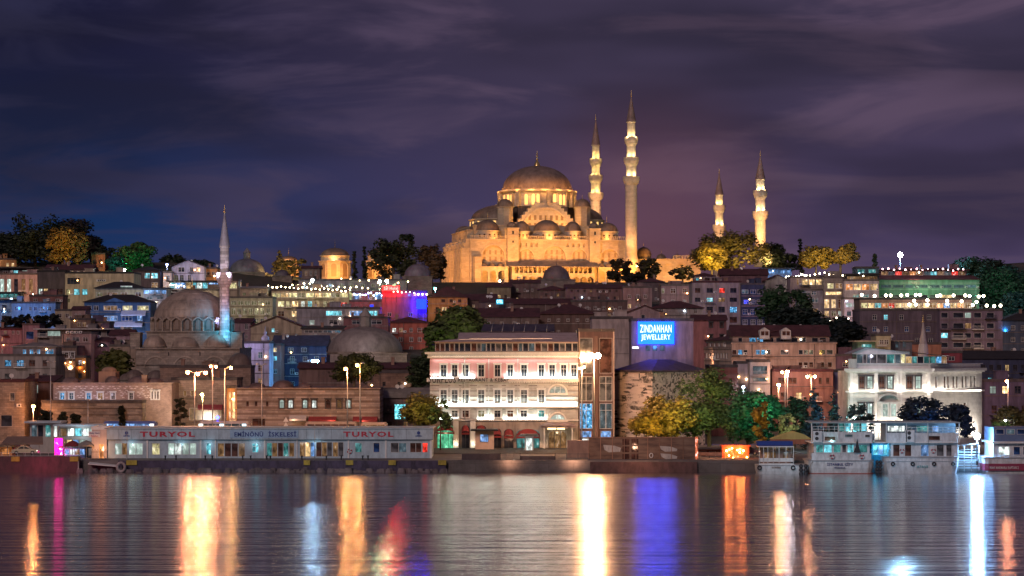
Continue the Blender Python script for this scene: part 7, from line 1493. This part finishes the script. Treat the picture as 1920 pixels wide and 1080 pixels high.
# ---------------------------------------------------------------- lamps
def lamp(label, px, D, pytop, heads, pyb=None, col=(1, .42, .12), power=300, rb=.28, L_=250, group='street lamps', polem=None, name='street_lamp', real=True):
    """heads: list of (px, py, lit)"""
    zb = ground(X(px, D), D) if pyb is None else Z(pyb, D); root = empty(name, (X(px, D), D, zb), label, 'street lamp', group)
    zt = Z(pytop, D)-zb; q = MB(); q.tube((0, 0, 0), (0, 0, 1.0), .16, .13, 8); q.tube((0, 0, 1.0), (0, 0, zt), .12, .07, 8); q.build('pole', polem or (DARKM if name == 'floodlight_mast' else METAL), root)
    for hx, hy, lit in heads:
        x = X(hx, D)-X(px, D); z = Z(hy, D)-zb
        if abs(x) > .15: q = MB(); q.tube((0, 0, zt-.2), (x*.8, 0, z+.3), .05, n=6); q.build('arm', METAL, root)
        q = MB(); q.lathe(x, 0, [(.08, z+.5), (.38, z+.32), (.40, z+.22), (.1, z+.2)], 10); hd = q.build('lamp_head', METAL, root)
        if lit:
            q = MB(); q.ball((x, 0, z), rb, 10); q.build('bulb', glow(col, L_, 'lamp_glass'), hd)
            if real: light('POINT', (X(px, D)+x, D-.1, zb+z-rb-.28), power*1.5, tuple(.87*q_+.13*w_ for q_, w_ in zip(col, (1, .78, .6))), .2, name='street_light')
A_ = (1.0, .40, .12)
lamp('tallest lamp post with twin glaring white-orange heads before the glass building', 1114, 428, 662, [(1106.5, 667, 1), (1121, 667, 1)], col=(1, .48, .20), power=5200, rb=.5, L_=420)
lamp('tall lamp post with three amber heads, left of the pier lettering', 365, 422, 697, [(352, 698, 1), (371, 701, 1), (385.5, 699, 1)], col=(1, .29, .09), power=1600, rb=.32, L_=75)
lamp('thin lamp post with two amber heads just behind the three-headed one', 398.5, 438, 685, [(395, 687, 1), (405, 688, 1)], col=(1, .30, .09), power=450, rb=.22, L_=70)
lamp('thick white lamp post with one small yellow head on its right', 421.5, 424, 690, [(433, 690, 1)], col=(1, .45, .10), power=400, rb=.24, L_=170, polem=WHITE)
lamp('short lamp post with a yellow bulb behind the three-headed post', 380, 452, 739, [(379, 740, 1)], col=(1, .65, .16), power=400, rb=.26, L_=200)
lamp('unlit double-headed lamp post left of the lettering of the pier', 491, 424, 684, [(484, 686, 0), (498, 686, 0)])
lamp('unlit double-headed lamp post before the brick inn at the left', 95, 440, 678, [(90, 681, 0), (101, 681, 0)])
lamp('amber lamp on the left of two posts before the striped hall', 651.5, 436, 688, [(648, 692, 1)], col=(1, .36, .06), power=700, rb=.27, L_=170)
lamp('amber lamp on the right of two posts before the striped hall', 675, 436, 681, [(670, 685, 1), (680, 684, 0)], col=(1, .36, .06), power=700, rb=.27, L_=170)
lamp('low amber lamp between the two left stone buildings', 62.5, 452, 760, [(62.5, 762, 1)], col=(1, .33, .08), power=1100, rb=.30, L_=200)
lamp('short white post lamp without light above the left pier', 165, 432, 752, [(165, 753, 0)])
lamp('cyan-blue lamp before the navy hotel', 591, 585, 674, [(587, 677, 1), (595, 677, 1)], col=(.12, .55, 1), power=1000, rb=.36, L_=420)
lamp('orange lamp rising from the trees left of the orange shops', 1460, 470, 716, [(1460, 722, 1)], col=(1, .42, .15), power=800, rb=.30, L_=220)
lamp('lamp post with one orange and one white head above the orange shops', 1472, 498, 694, [(1466.5, 698, 1)], col=(1, .40, .12), power=500, rb=.26, L_=170)
lamp('white lamp head beside the orange one above the orange shops', 1476.5, 499, 694, [(1476.5, 697, 1)], col=(.75, .82, 1), power=400, rb=.26, L_=170)
lamp('twin orange lamps in front of the orange-brown shops', 1521, 497, 702, [(1514, 706, 1), (1527.5, 706, 1)], col=(1, .38, .16), power=550, rb=.28, L_=200)
lamp('single red-orange lamp post at the right edge', 1890, 480, 712, [(1888, 715, 1)], col=(1, .30, .12), power=700, rb=.30, L_=180)
lamp('yellow lamp on the slope left of the green flat-roofed house', 1606, 530, 660, [(1606, 662, 1)], col=(1, .55, .10), power=250, rb=.22, L_=130)
lamp('blazing blue-white floodlight mast between the two ferries at the right', 1832, 396, 810, [(1832, 818, 1)], pyb=872, col=(.22, .55, 1.0), power=6500, rb=.50, L_=420, name='floodlight_mast')
lamp('teal-white lamp in the small tree before the white corner building', 1602, 440, 780, [(1602, 784, 1)], col=(.30, .95, 1), power=700, rb=.26, L_=220)
lamp('blazing blue-white floodlight on the ridge at the right', 1688, 790, 470, [(1688, 478, 1)], col=(.28, .62, 1.0), power=26000, rb=.8, L_=1300, name='floodlight_mast')
lamp('white star-like lamp on the left slope beside the satellite dishes', 233, 760, 503, [(233, 506, 1)], pyb=524, col=(.85, .95, 1), power=2200, rb=.42, L_=300)
lamp('blue-white lamp above the string-lit terrace', 586, 770, 520, [(586, 525, 1)], pyb=545, col=(.35, .65, 1), power=2600, rb=.45, L_=600)
lamp('left of the twin green-white lamps beside the red neon sign', 712, 765, 523, [(712, 527, 1)], pyb=548, col=(.65, 1, .50), power=1800, rb=.42, L_=520, group='twin green-white lamps')
lamp('right of the twin green-white lamps beside the red neon sign', 725, 765, 522, [(725, 526, 1)], pyb=548, col=(.65, 1, .50), power=1800, rb=.42, L_=520, group='twin green-white lamps')
lamp('turquoise lamp on the roofs left of the great mosque', 816, 770, 537, [(816, 541, 1)], pyb=560, col=(.10, .80, .95), power=1300, rb=.38, L_=60)
lamp('small blue lamp left of the white-blue gabled townhouse', 313, 800, 494, [(313, 496, 1)], pyb=510, col=(.3, .45, 1), power=700, rb=.3, L_=70)
lamp('cyan lamp behind the white modern cube at the right', 1394, 490, 724, [(1394, 726, 1)], col=(.5, .85, 1), power=400, rb=.24, L_=120)
lamp('bright bluish lamp in the small bush before the dark conifers', 1476, 432, 800, [(1476, 803, 1)], col=(.75, .85, 1), power=350, rb=.22, L_=120)
lamp('small white post lamp at the far right behind the ferry', 1885, 440, 786, [(1885, 789, 1)], col=(.85, .95, 1), power=200, rb=.2, L_=60)
lamp('small twin warm lamps left of the blazing tall lamp', 1091, 446, 686, [(1087.5, 691, 1), (1095.5, 688, 1)], col=(1, .55, .25), power=300, rb=.2, L_=100)
for px, py, D, c, lb in ((1029, 521, 880, (1, .6, .25), 'x'),): pass
for px, py in ((937, 527), (983, 531), (1010, 529)): 
    D = 884; rt = empty('garden_lamp', (X(px, D), D, Z(py+8, D)), {937: 'glaring garden lamp at the foot of the mosque porch arches', 983: 'tiny warm lamp under the mosque gallery, left', 1010: 'tiny warm lamp under the mosque gallery, beside the dark dome'}[px], 'lamp', 'small garden lamps'); q = MB(); q.tube((0, 0, -1), (0, 0, 8*D/FPX), .08, n=6); q.build('pole', DARKM, rt); q = MB(); q.ball((0, 0, 8*D/FPX), .38 if px == 937 else .22); q.build('bulb', glow((1, .72, .4), 60, 'garden_bulb'), rt)
# strings of bulbs
def string(label, pts, D, n, col, L_, r=.16, sag=1.5, group='strings of light bulbs', seed=1):
    rs = random.Random(seed); a = P(*pts[0], D); root = empty('light_string', a, label, 'string lights', group); q = MB(); prev = None; bm = MB(); bm.ball((0, 0, 0), r, 6); me = bm.mesh('bulb'); me.materials.append(glow(col, L_, 'string_bulb', False)); bl = []
    segs = len(pts)-1
    for i in range(n):
        t = i/(n-1)*segs; k = min(segs-1, int(t)); u = t-k; p0, p1 = pts[k], pts[k+1]; px = p0[0]+(p1[0]-p0[0])*u; py = p0[1]+(p1[1]-p0[1])*u+rs.uniform(-sag, sag)
        w = P(px, py, D)-a; bl.append(w)
        if prev is not None: q.tube(prev, w, .02, n=3)
        prev = w
    q.build('wire', DARKM, root)
    for k_, w in enumerate(bl):
        o = link('bulb', me, root, w); sc = rs.uniform(.7, 1.35); o.scale = (sc,)*3
    return root
WB = (1, .80, .42)
string('first row of warm bulbs over the long hotel terrace', [(503, 537), (656, 545)], 756, 20, WB, 26, .22, 2, seed=1)
string('second row of warm bulbs over the long hotel terrace', [(548, 532), (690, 541)], 770, 14, WB, 20, .2, 2.5, seed=2)
string('blue and white bulbs along the red hotel terrace', [(664, 553), (722, 551)], 741, 12, (.6, .7, 1), 18, .2, 3, seed=3)
string('warm bulbs at the front edge of the red hotel tower roof', [(738, 548), (800, 551)], 734, 9, (1, .6, .4), 16, .2, 2, seed=4)
string('row of white bulbs on the blank gable terrace, right of centre', [(1474, 519), (1512, 515)], 755, 9, (1, .9, .65), 30, .22, 1.5, seed=5)
string('bulbs over the terrace restaurant at the right', [(1510, 516), (1546, 513), (1580, 517)], 738, 9, (1, .8, .5), 22, .2, 2, seed=6)
string('pink and white bulbs along the rooftop lounge', [(1655, 505), (1735, 506), (1806, 506)], 760, 16, (1, .55, .6), 14, .2, 2, seed=7)
string('bulbs on the garden wall below the lilac house', [(1545, 600), (1580, 597), (1612, 606)], 700, 7, (1, .88, .6), 20, .2, 3, seed=8)
string('fairy lights on the left wing of the blue-white restaurant', [(320, 534), (345, 537)], 762, 6, (1, .9, .7), 16, .18, 1.5, seed=9)
string('warm bulbs under the tombs on the ridge', [(640, 522), (700, 528), (765, 530)], 800, 8, (1, .8, .4), 18, .2, 3, seed=10)
# globe lamps of the two long terraces
ORD = 'first second third fourth fifth sixth seventh eighth ninth tenth eleventh twelfth thirteenth fourteenth fifteenth'.split()
gm = MB(); gm.ball((0, 0, 0), .42, 10); gme = gm.mesh('globe'); gme.materials.append(glow((1, .86, .60), 22, 'globe_glass'))
pm_ = MB(); pm_.tube((0, 0, -2.6), (0, 0, -.4), .05, n=6); pme = pm_.mesh('post'); pme.materials.append(DARKM)
GL = [(1616, 553), (1640, 555), (1661, 554), (1670, 554), (1690, 554), (1701, 553), (1717, 553), (1725, 553), (1757, 555), (1763, 554), (1788, 554), (1810, 554), (1818, 555), (1835, 556), (1844, 555), (1714, 564), (1739, 563), (1776, 564), (1803, 565), (1831, 566), (1705, 571), (1776, 570), (1824, 572), (1850, 573), (1864, 574), (1876, 573), (1717, 571), (1739, 571)]
for i, (px, py) in enumerate(GL):
    D = 712 if py < 560 else (702 if py < 568 else 698); rt = empty('globe_lamp', P(px, py, D)-Vector((0, 0, 2.6)), 'white globe lamp on the %s restaurant terrace rail, %s from the left' % ('upper' if py < 560 else ('middle' if py < 568 else 'lower'), (ORD[sum(1 for q_ in GL if q_[0] < px and (q_[1] < 560) == (py < 560) and (q_[1] < 568) == (py < 568))])), 'globe lamp', 'globe lamps on the restaurant terraces')
    link('globe', gme, rt, (0, 0, 2.6)); link('post', pme, rt, (0, 0, 2.6))
for px in (1640, 1700, 1760, 1820, 1868): light('POINT', P(px, 556, 698), 900, (1, .8, .5), .3, name='terrace_light')
# area colour spills of the neighbourhoods
for px, py, D, pw, c in ((60, 575, 690, 1700, (.08, .35, 1)), (8, 575, 690, 800, (.08, .35, 1)), (225, 585, 680, 800, (.10, .30, 1)), (260, 545, 712, 900, (.3, .55, 1)), (110, 545, 735, 900, (1, .8, .4)), (200, 560, 735, 1800, (1, .85, .5)), (40, 535, 765, 1600, (1, .55, .5)),
                         (20, 640, 630, 900, (1, .12, .05)), (230, 668, 590, 500, (1, .2, .4)), (345, 515, 772, 1200, (.5, .55, 1)), (395, 515, 780, 800, (1, .5, .2)), (380, 560, 730, 1600, (1, .9, .6)), (470, 575, 718, 1500, (1, .9, .5)), (590, 560, 750, 1800, (1, .85, .45)),
                         (550, 690, 578, 350, (.08, .16, 1)), (840, 590, 750, 1600, (1, .45, .12)), (760, 620, 628, 1000, (1, .15, .08)), (1340, 560, 725, 1200, (.9, .6, .6)), (1415, 560, 725, 1200, (.05, .05, 1)), (1150, 560, 780, 700, (1, .4, .2)), (1620, 545, 722, 900, (1, .6, .35)), (1600, 575, 720, 900, (.8, .7, 1)),
                         (1740, 540, 742, 2600, (.45, 1, .5)), (1720, 515, 750, 900, (1, .3, .3)), (1820, 625, 680, 900, (.2, .3, 1)), (1635, 655, 508, 500, (1, .85, .5)), (1740, 660, 515, 400, (1, .5, .3)), (1500, 655, 548, 900, (1, .55, .4)), (1330, 680, 590, 900, (1, .5, .25)), (1430, 655, 548, 600, (.9, .6, .6)),
                         (1880, 700, 470, 700, (.15, .25, 1)), (150, 690, 575, 260, (1, .4, .1)), (690, 640, 545, 800, (.9, .75, .8)), (60, 680, 545, 500, (1, .8, .8)), (740, 730, 480, 400, (1, .5, .25))):
    light('POINT', P(px, py, D), pw, c, .5, name='neighbourhood_light')
r5 = random.Random(21)
for k in range(60):   # unseen lights added at random among the houses to make pools of light
    px = r5.uniform(0, 1900); D = r5.choice([540, 590, 630, 680, 720, 770]); py = 655-(ground(X(px, D), D)+7-20)*FPX/D
    light('POINT', P(px, py, D), r5.uniform(600, 2200), r5.choice([(1, .5, .2), (1, .62, .35), (1, .45, .15), (.8, .85, 1)]), .3, name='slope_pool_light')
# ---------------------------------------------------------------- trees
def tree(label, px, pyt, pyb, wpx, D, c, c2, shape='round', seed=0, cat='tree', name='tree', n=None, leaf=None, group='trees', dens=1.0, trunk=True):
    rs = random.Random(seed*31+7); s = D/FPX; w = wpx*s*1.12; h = (pyb-pyt)*s; zb = Z(pyb, D); root = empty(name, (X(px, D), D, zb), label, cat, group)
    m = MB(); lf = leaf or (.34 if D < 520 else .62); zc0 = h*(.02 if shape in ('round', 'open') else .02)
    blobs = []; K = {'round': 34, 'open': 30, 'cone': 18, 'cypress': 12}[shape]
    for k in range(K):
        if shape in ('cone', 'cypress'):
            t = (k+.5)/K; rr = w/2*(1-t)**(.75 if shape == 'cone' else .5)*(.75 if shape == 'cypress' else 1); a = rs.uniform(0, 2*PI); d = rr*rs.uniform(.2, .6); r = max(lf*.8, rr*.62)
            blobs.append((d*math.cos(a), d*math.sin(a), zc0+t*(h-zc0)*.96, r))
        else:
            a = rs.uniform(0, 2*PI); u = rs.uniform(-.9, 1); q_ = math.sqrt(1-min(1, .75*u*u))*math.sqrt(rs.uniform(.12, 1.0)); hh = (h-zc0)/2
            r = (.22 if shape == 'round' else .16)*min(w, 2.2*hh)*rs.uniform(.6, 1.2)
            blobs.append((q_*(w/2-r*.35)*math.cos(a)*1.05, q_*(w/2-r)*math.sin(a)*.8, zc0+hh+u*(hh-r*.75), r))
    area = sum(4*PI*b[3]**2 for b in blobs); N = n or int(min(5200, max(500, area/(lf*lf)*.62*dens)))
    tot = area
    for bx, by, bz, br in blobs:
        for _ in range(max(8, int(N*4*PI*br*br/tot))):
            z_ = rs.uniform(-1, 1); a = rs.uniform(0, 2*PI); q_ = math.sqrt(1-z_*z_); rr = br*(rs.random()**.35)*rs.uniform(.85, 1.18)
            cx_, cy_, cz_ = bx+rr*q_*math.cos(a), by+rr*q_*math.sin(a), bz+rr*z_*.82
            nx, ny, nz = q_*math.cos(a)+rs.uniform(-.7, .7), q_*math.sin(a)+rs.uniform(-.7, .7), z_+rs.uniform(-.4, .9)
            l_ = math.sqrt(nx*nx+ny*ny+nz*nz) or 1; nx, ny, nz = nx/l_, ny/l_, nz/l_
            ux, uy, uz = (-ny, nx, 0) if abs(nz) < .9 else (1, 0, 0); ul = math.sqrt(ux*ux+uy*uy+uz*uz) or 1; ux, uy, uz = ux/ul, uy/ul, uz/ul
            vx, vy, vz = ny*uz-nz*uy, nz*ux-nx*uz, nx*uy-ny*ux; L1 = lf*rs.uniform(.6, 1.2); L2 = L1*rs.uniform(.45, .8)
            o = len(m.v); m.v += [(cx_-ux*L1, cy_-uy*L1, cz_-uz*L1), (cx_-vx*L2, cy_-vy*L2, cz_-vz*L2), (cx_+ux*L1, cy_+uy*L1, cz_+uz*L1), (cx_+vx*L2, cy_+vy*L2, cz_+vz*L2)]
            m.f.append([o, o+1, o+2, o+3]); m.i.append(0); m.sm.append(False)
    m.build('crown', foliage(c, c2), root)
    if trunk:
        t = MB(); tr = max(.12, min(.5, w*.035)); t.tube((0, 0, min(-1, ground(X(px, D), D)-zb-.5)), (0, 0, h*.4), tr*1.2, tr*.75, 8)
        if shape in ('round', 'open'):
            for bx, by, bz, br in blobs[::3]: t.tube((0, 0, h*rs.uniform(.22, .38)), (bx*.8, by*.8, bz), tr*.5, tr*.14, 5)
        else: t.tube((0, 0, h*.4), (0, 0, h*.9), tr*.75, tr*.2, 6)
        t.build('trunk', BARK, root)
    return root
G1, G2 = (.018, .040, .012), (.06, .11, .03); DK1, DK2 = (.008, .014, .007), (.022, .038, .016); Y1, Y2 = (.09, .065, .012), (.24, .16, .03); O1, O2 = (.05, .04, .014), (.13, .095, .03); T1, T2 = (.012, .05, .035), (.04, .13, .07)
TR = [ # label px top bottom width D c c2 shape
 ('huge dark tree crown at the top left ridge', 66, 396, 505, 112, 850, DK1, DK2, 'round'),
 ('orange-lit tree in front of the huge dark one at the left ridge', 117, 424, 500, 54, 838, Y1, Y2, 'round'),
 ('dark reddish tree behind the orange-lit one', 142, 408, 495, 78, 862, DK1, (.05, .03, .02), 'round'),
 ('olive tree right of the orange-lit one on the left ridge', 148, 432, 500, 34, 836, O1, O2, 'round'),
 ('low dark tree at the far left edge of the ridge', 4, 434, 508, 66, 860, DK1, DK2, 'round'),
 ('small dark bush right of the left ridge trees', 200, 460, 505, 42, 856, DK1, DK2, 'open'),
 ('dark tree falling away to the right on the left ridge', 170, 440, 492, 40, 866, DK1, DK2, 'round'),
 ('left green-lit tree under the night sky, left', 238, 460, 518, 46, 838, G1, G2, 'round'),
 ('taller green-lit tree with bare trunk side, left ridge', 266, 452, 515, 52, 842, G1, G2, 'round'),
 ('low turquoise-lit bush before the green trees', 214, 480, 510, 36, 824, T1, T2, 'round'),
 ('brown rounded tree behind the white-blue townhouse', 328, 476, 505, 46, 868, DK1, DK2, 'round'),
 ('low bushes behind the orange annex', 372, 486, 508, 50, 870, DK1, DK2, 'round'),
 ('pale floodlit fir tree left of the octagonal tomb', 524, 468, 520, 40, 868, (.10, .08, .02), (.22, .16, .05), 'cone'),
 ('floodlit pine beside the fir tree', 553, 482, 520, 50, 866, (.08, .07, .02), (.18, .14, .05), 'open'),
 ('left of the two dark cypresses beside the octagonal tomb', 664, 468, 528, 15, 872, DK1, DK2, 'cypress'),
 ('right of the two dark cypresses beside the octagonal tomb', 684, 459, 528, 19, 874, DK1, DK2, 'cypress'),
 ('big dark olive tree before the right tomb', 738, 442, 528, 82, 868, DK1, (.05, .06, .02), 'open'),
 ('dark pine top behind the big olive tree', 760, 436, 520, 38, 880, DK1, DK2, 'open'),
 ('tall dusty-lit plane tree left of the great mosque', 806, 455, 528, 40, 872, (.05, .035, .02), (.13, .09, .05), 'round'),
 ('dim tree against the left flank of the great mosque', 826, 480, 530, 26, 880, (.04, .03, .015), (.08, .06, .03), 'round'),
 ('thin silhouetted tree right of the mosque gallery', 1162, 484, 532, 44, 878, DK1, (.03, .02, .01), 'open'),
 ('silhouetted tree at the foot of the tallest minaret', 1216, 484, 528, 42, 876, DK1, (.03, .02, .01), 'open'),
 ('silhouetted tree before the courtyard wall', 1280, 494, 528, 42, 876, DK1, (.03, .02, .01), 'open'),
 ('dark rounded bush between the silhouetted trees', 1190, 512, 535, 40, 870, DK1, (.02, .012, .008), 'round'),
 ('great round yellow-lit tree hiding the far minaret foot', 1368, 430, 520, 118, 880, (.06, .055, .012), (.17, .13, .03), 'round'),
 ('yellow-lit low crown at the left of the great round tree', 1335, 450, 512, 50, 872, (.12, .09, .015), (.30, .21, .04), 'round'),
 ('dark tree right of the rightmost minaret', 1448, 452, 512, 42, 890, DK1, DK2, 'round'),
 ('low dark shrubbery right of the rightmost minaret', 1474, 474, 512, 44, 872, DK1, DK2, 'round'),
 ('slim black cypress on the ridge at the right', 1500, 445, 512, 16, 850, (.004, .006, .006), (.01, .014, .012), 'cypress'),
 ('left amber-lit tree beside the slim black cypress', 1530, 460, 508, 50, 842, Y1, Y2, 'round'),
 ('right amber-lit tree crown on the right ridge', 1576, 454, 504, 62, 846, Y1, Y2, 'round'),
 ('small dark cypress left of the blazing ridge floodlight', 1640, 476, 506, 14, 850, DK1, DK2, 'cypress'),
 ('dark green tree at the top of the right wooded ridge', 1818, 480, 560, 74, 800, T1, (.03, .07, .04), 'round'),
 ('dark tree behind the right wooded ridge', 1858, 483, 560, 70, 815, DK1, DK2, 'round'),
 ('green-lit tree right of the long green building', 1872, 500, 590, 80, 760, T1, T2, 'round'),
 ('dark green tree at the far right edge, upper', 1910, 494, 600, 72, 780, T1, (.02, .07, .06), 'round'),
 ('teal tree at the far right edge, middle', 1908, 545, 650, 80, 720, T1, (.02, .08, .08), 'round'),
 ('teal tree behind the dark apartment block edge', 1900, 590, 680, 60, 660, T1, (.015, .05, .07), 'round'),
 ('spreading dark green tree left of the terrace restaurants', 1472, 532, 620, 92, 700, G1, (.04, .08, .04), 'open'),
 ('dark lower tree mass under the spreading green tree', 1490, 572, 650, 110, 670, DK1, (.015, .035, .03), 'round'),
 ('dark tree below the bulb-lit garden wall', 1560, 590, 665, 100, 650, DK1, (.012, .03, .03), 'round'),
 ('dark tree over the office roof at the right', 1590, 600, 680, 60, 620, DK1, (.010, .022, .03), 'round'),
 ('big pale green tree behind the restaurant terrace roof', 868, 572, 655, 84, 560, (.04, .055, .015), (.10, .13, .035), 'round'),
 ('lower green tree left of the restaurant terrace roof', 828, 602, 690, 62, 545, (.03, .045, .014), (.08, .11, .03), 'round'),
 ('dark green tree squeezed against the restaurant left wall', 790, 668, 745, 48, 500, G1, (.05, .08, .03), 'round'),
 ('round dark tree behind the twin amber lamps', 664, 660, 722, 78, 470, (.03, .04, .012), (.07, .08, .025), 'round'),
 ('yellow-green tree at the restaurant left corner', 787, 735, 806, 62, 441, (.07, .06, .012), (.18, .14, .03), 'round'),
 ('thin tree with open crown before the restaurant facade', 826, 748, 812, 38, 438, G1, (.07, .10, .04), 'open'),
 ('black tree mass on the left slope under the light-blue house', 50, 586, 622, 86, 648, DK1, (.010, .014, .012), 'round'),
 ('dark tree right of the black tree mass on the left slope', 92, 588, 618, 40, 652, DK1, (.010, .014, .02), 'open'),
 ('ivy-green tree left of the riverside mosque', 214, 652, 712, 64, 520, (.03, .04, .01), (.10, .10, .03), 'round'),
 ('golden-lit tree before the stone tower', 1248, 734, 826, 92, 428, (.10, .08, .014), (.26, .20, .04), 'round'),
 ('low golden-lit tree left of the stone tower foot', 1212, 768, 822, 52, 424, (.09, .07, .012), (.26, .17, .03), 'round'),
 ('tall green tree in the middle of the waterfront trees', 1330, 684, 838, 96, 432, (.03, .055, .015), (.10, .15, .05), 'round'),
 ('green-lit tree right of the tall green one', 1402, 726, 838, 80, 446, (.02, .055, .025), (.06, .16, .07), 'round'),
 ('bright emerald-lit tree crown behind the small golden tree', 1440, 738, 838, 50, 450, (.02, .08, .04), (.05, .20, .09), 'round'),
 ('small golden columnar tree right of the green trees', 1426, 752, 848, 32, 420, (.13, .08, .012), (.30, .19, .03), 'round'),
 ('pale white-lit bush before the dark conifers', 1478, 774, 840, 40, 428, (.12, .14, .06), (.30, .32, .16), 'open'),
 ('dark blue-green conifer, tallest before the white corner building', 1526, 720, 840, 60, 440, (.008, .025, .035), (.02, .06, .08), 'cone'),
 ('hazy dark conifer left of the white corner building', 1562, 732, 840, 54, 446, (.012, .03, .04), (.03, .07, .08), 'cone'),
 ('dark tree left of the tallest conifer', 1490, 742, 838, 52, 448, DK1, (.02, .045, .03), 'round'),
 ('dark-leaved tree with a teal lamp before the white corner building', 1612, 757, 828, 46, 438, (.012, .022, .018), (.03, .05, .04), 'open'),
 ('wide dark tree before the white corner building', 1736, 742, 828, 84, 436, (.008, .014, .022), (.02, .035, .05), 'open'),
 ('dark tree at the right corner of the white building', 1788, 755, 828, 70, 440, (.006, .012, .03), (.015, .03, .06), 'open'),
 ('left dark tree before the white corner building side', 1708, 762, 828, 46, 434, (.008, .014, .022), (.02, .035, .05), 'open'),
 ('olive bush at the far right behind the ferry', 1896, 755, 832, 56, 440, O1, O2, 'round'),
 ('low pale green bush under the white post lamp, far right', 1876, 786, 832, 36, 436, (.05, .09, .02), (.12, .2, .06), 'round'),
]
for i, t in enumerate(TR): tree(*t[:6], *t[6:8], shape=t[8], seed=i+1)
# pairs of potted shrubs and young trees before the old walls
for px, py, w in ((338, 745, 26), (85, 768, 22), (118, 772, 14), (142, 774, 16), (228, 760, 9), (229, 780, 9)):
    tree({338: 'bare-limbed plane tree between the old stone houses', 85: 'dark shrub at the left end of the terrace wall', 118: 'small creeper bush on the terrace wall', 142: 'second creeper bush on the terrace wall, by the post', 228: 'upper of two tufts growing on the terrace wall', 229: 'lower of two tufts growing on the terrace wall'}[px], px, py, py+(60 if px == 338 else 26), w, 447 if px != 228 else 455.2, DK1, (.03, .035, .015), 'open' if px == 338 else 'round', seed=px, cat='shrub' if px != 338 else 'tree', name='shrub' if px != 338 else 'tree', group='shrubs by the old walls', dens=.5)
# coloured garden floods for the crowns
for px, py, D, pw, c in ((100, 470, 822, 2600, (1, .45, .10)), (122, 455, 822, 2400, (1, .48, .08)), (145, 470, 822, 900, (.7, .9, .3)), (238, 495, 824, 1800, (.05, 1, .45)), (275, 498, 826, 1700, (.05, 1, .45)), (208, 496, 815, 900, (.05, .9, .8)),
                         (515, 512, 855, 1600, (1, .66, .22)), (545, 512, 852, 2200, (1, .62, .22)), (806, 500, 856, 1500, (1, .5, .15)), (745, 500, 872, 1300, (1, .7, .35)), (1320, 490, 864, 4500, (1, .66, .12)), (1345, 505, 862, 5200, (1, .66, .12)), (1385, 500, 862, 4200, (1, .64, .15)), (1415, 492, 866, 3600, (1, .66, .25)),
                         (1520, 492, 828, 3600, (1, .68, .12)), (1556, 496, 830, 4800, (1, .66, .12)), (1590, 488, 830, 3000, (1, .6, .15)), (1870, 545, 735, 1800, (.12, .9, .5)), (1905, 560, 700, 1300, (.05, .7, .8)), (1835, 520, 770, 900, (.15, .9, .5)), (1885, 620, 640, 900, (.05, .4, .9)),
                         (1470, 560, 680, 1000, (.5, .9, .6)), (865, 640, 545, 1500, (.85, .95, .35)), (825, 650, 535, 900, (.8, .95, .35)), (1240, 800, 419, 700, (1, .66, .10)), (1205, 795, 417, 500, (1, .66, .10)), (1275, 770, 421, 600, (1, .70, .16)), (1335, 790, 421, 420, (.7, 1, .35)), (1320, 735, 422, 350, (.9, .95, .5)), (1405, 775, 436, 480, (.15, 1, .5)),
                         (1450, 765, 441, 520, (.08, 1, .5)), (1424, 800, 414, 300, (1, .65, .12)), (1478, 800, 423, 320, (.9, 1, .6)), (1530, 770, 430, 260, (.10, .5, 1)), (1565, 780, 436, 200, (.2, .6, .9)), (1760, 800, 430, 500, (.1, .3, 1)), (787, 765, 434, 420, (1, .85, .2)), (690, 690, 464, 200, (1, .7, .25)), (215, 668, 512, 200, (1, .75, .25)), (1890, 775, 432, 160, (.9, .8, .4))):
    light('POINT', P(px, py, D), pw*(2.4 if D < 500 else 1.5), c, .4, name='garden_floodlight')
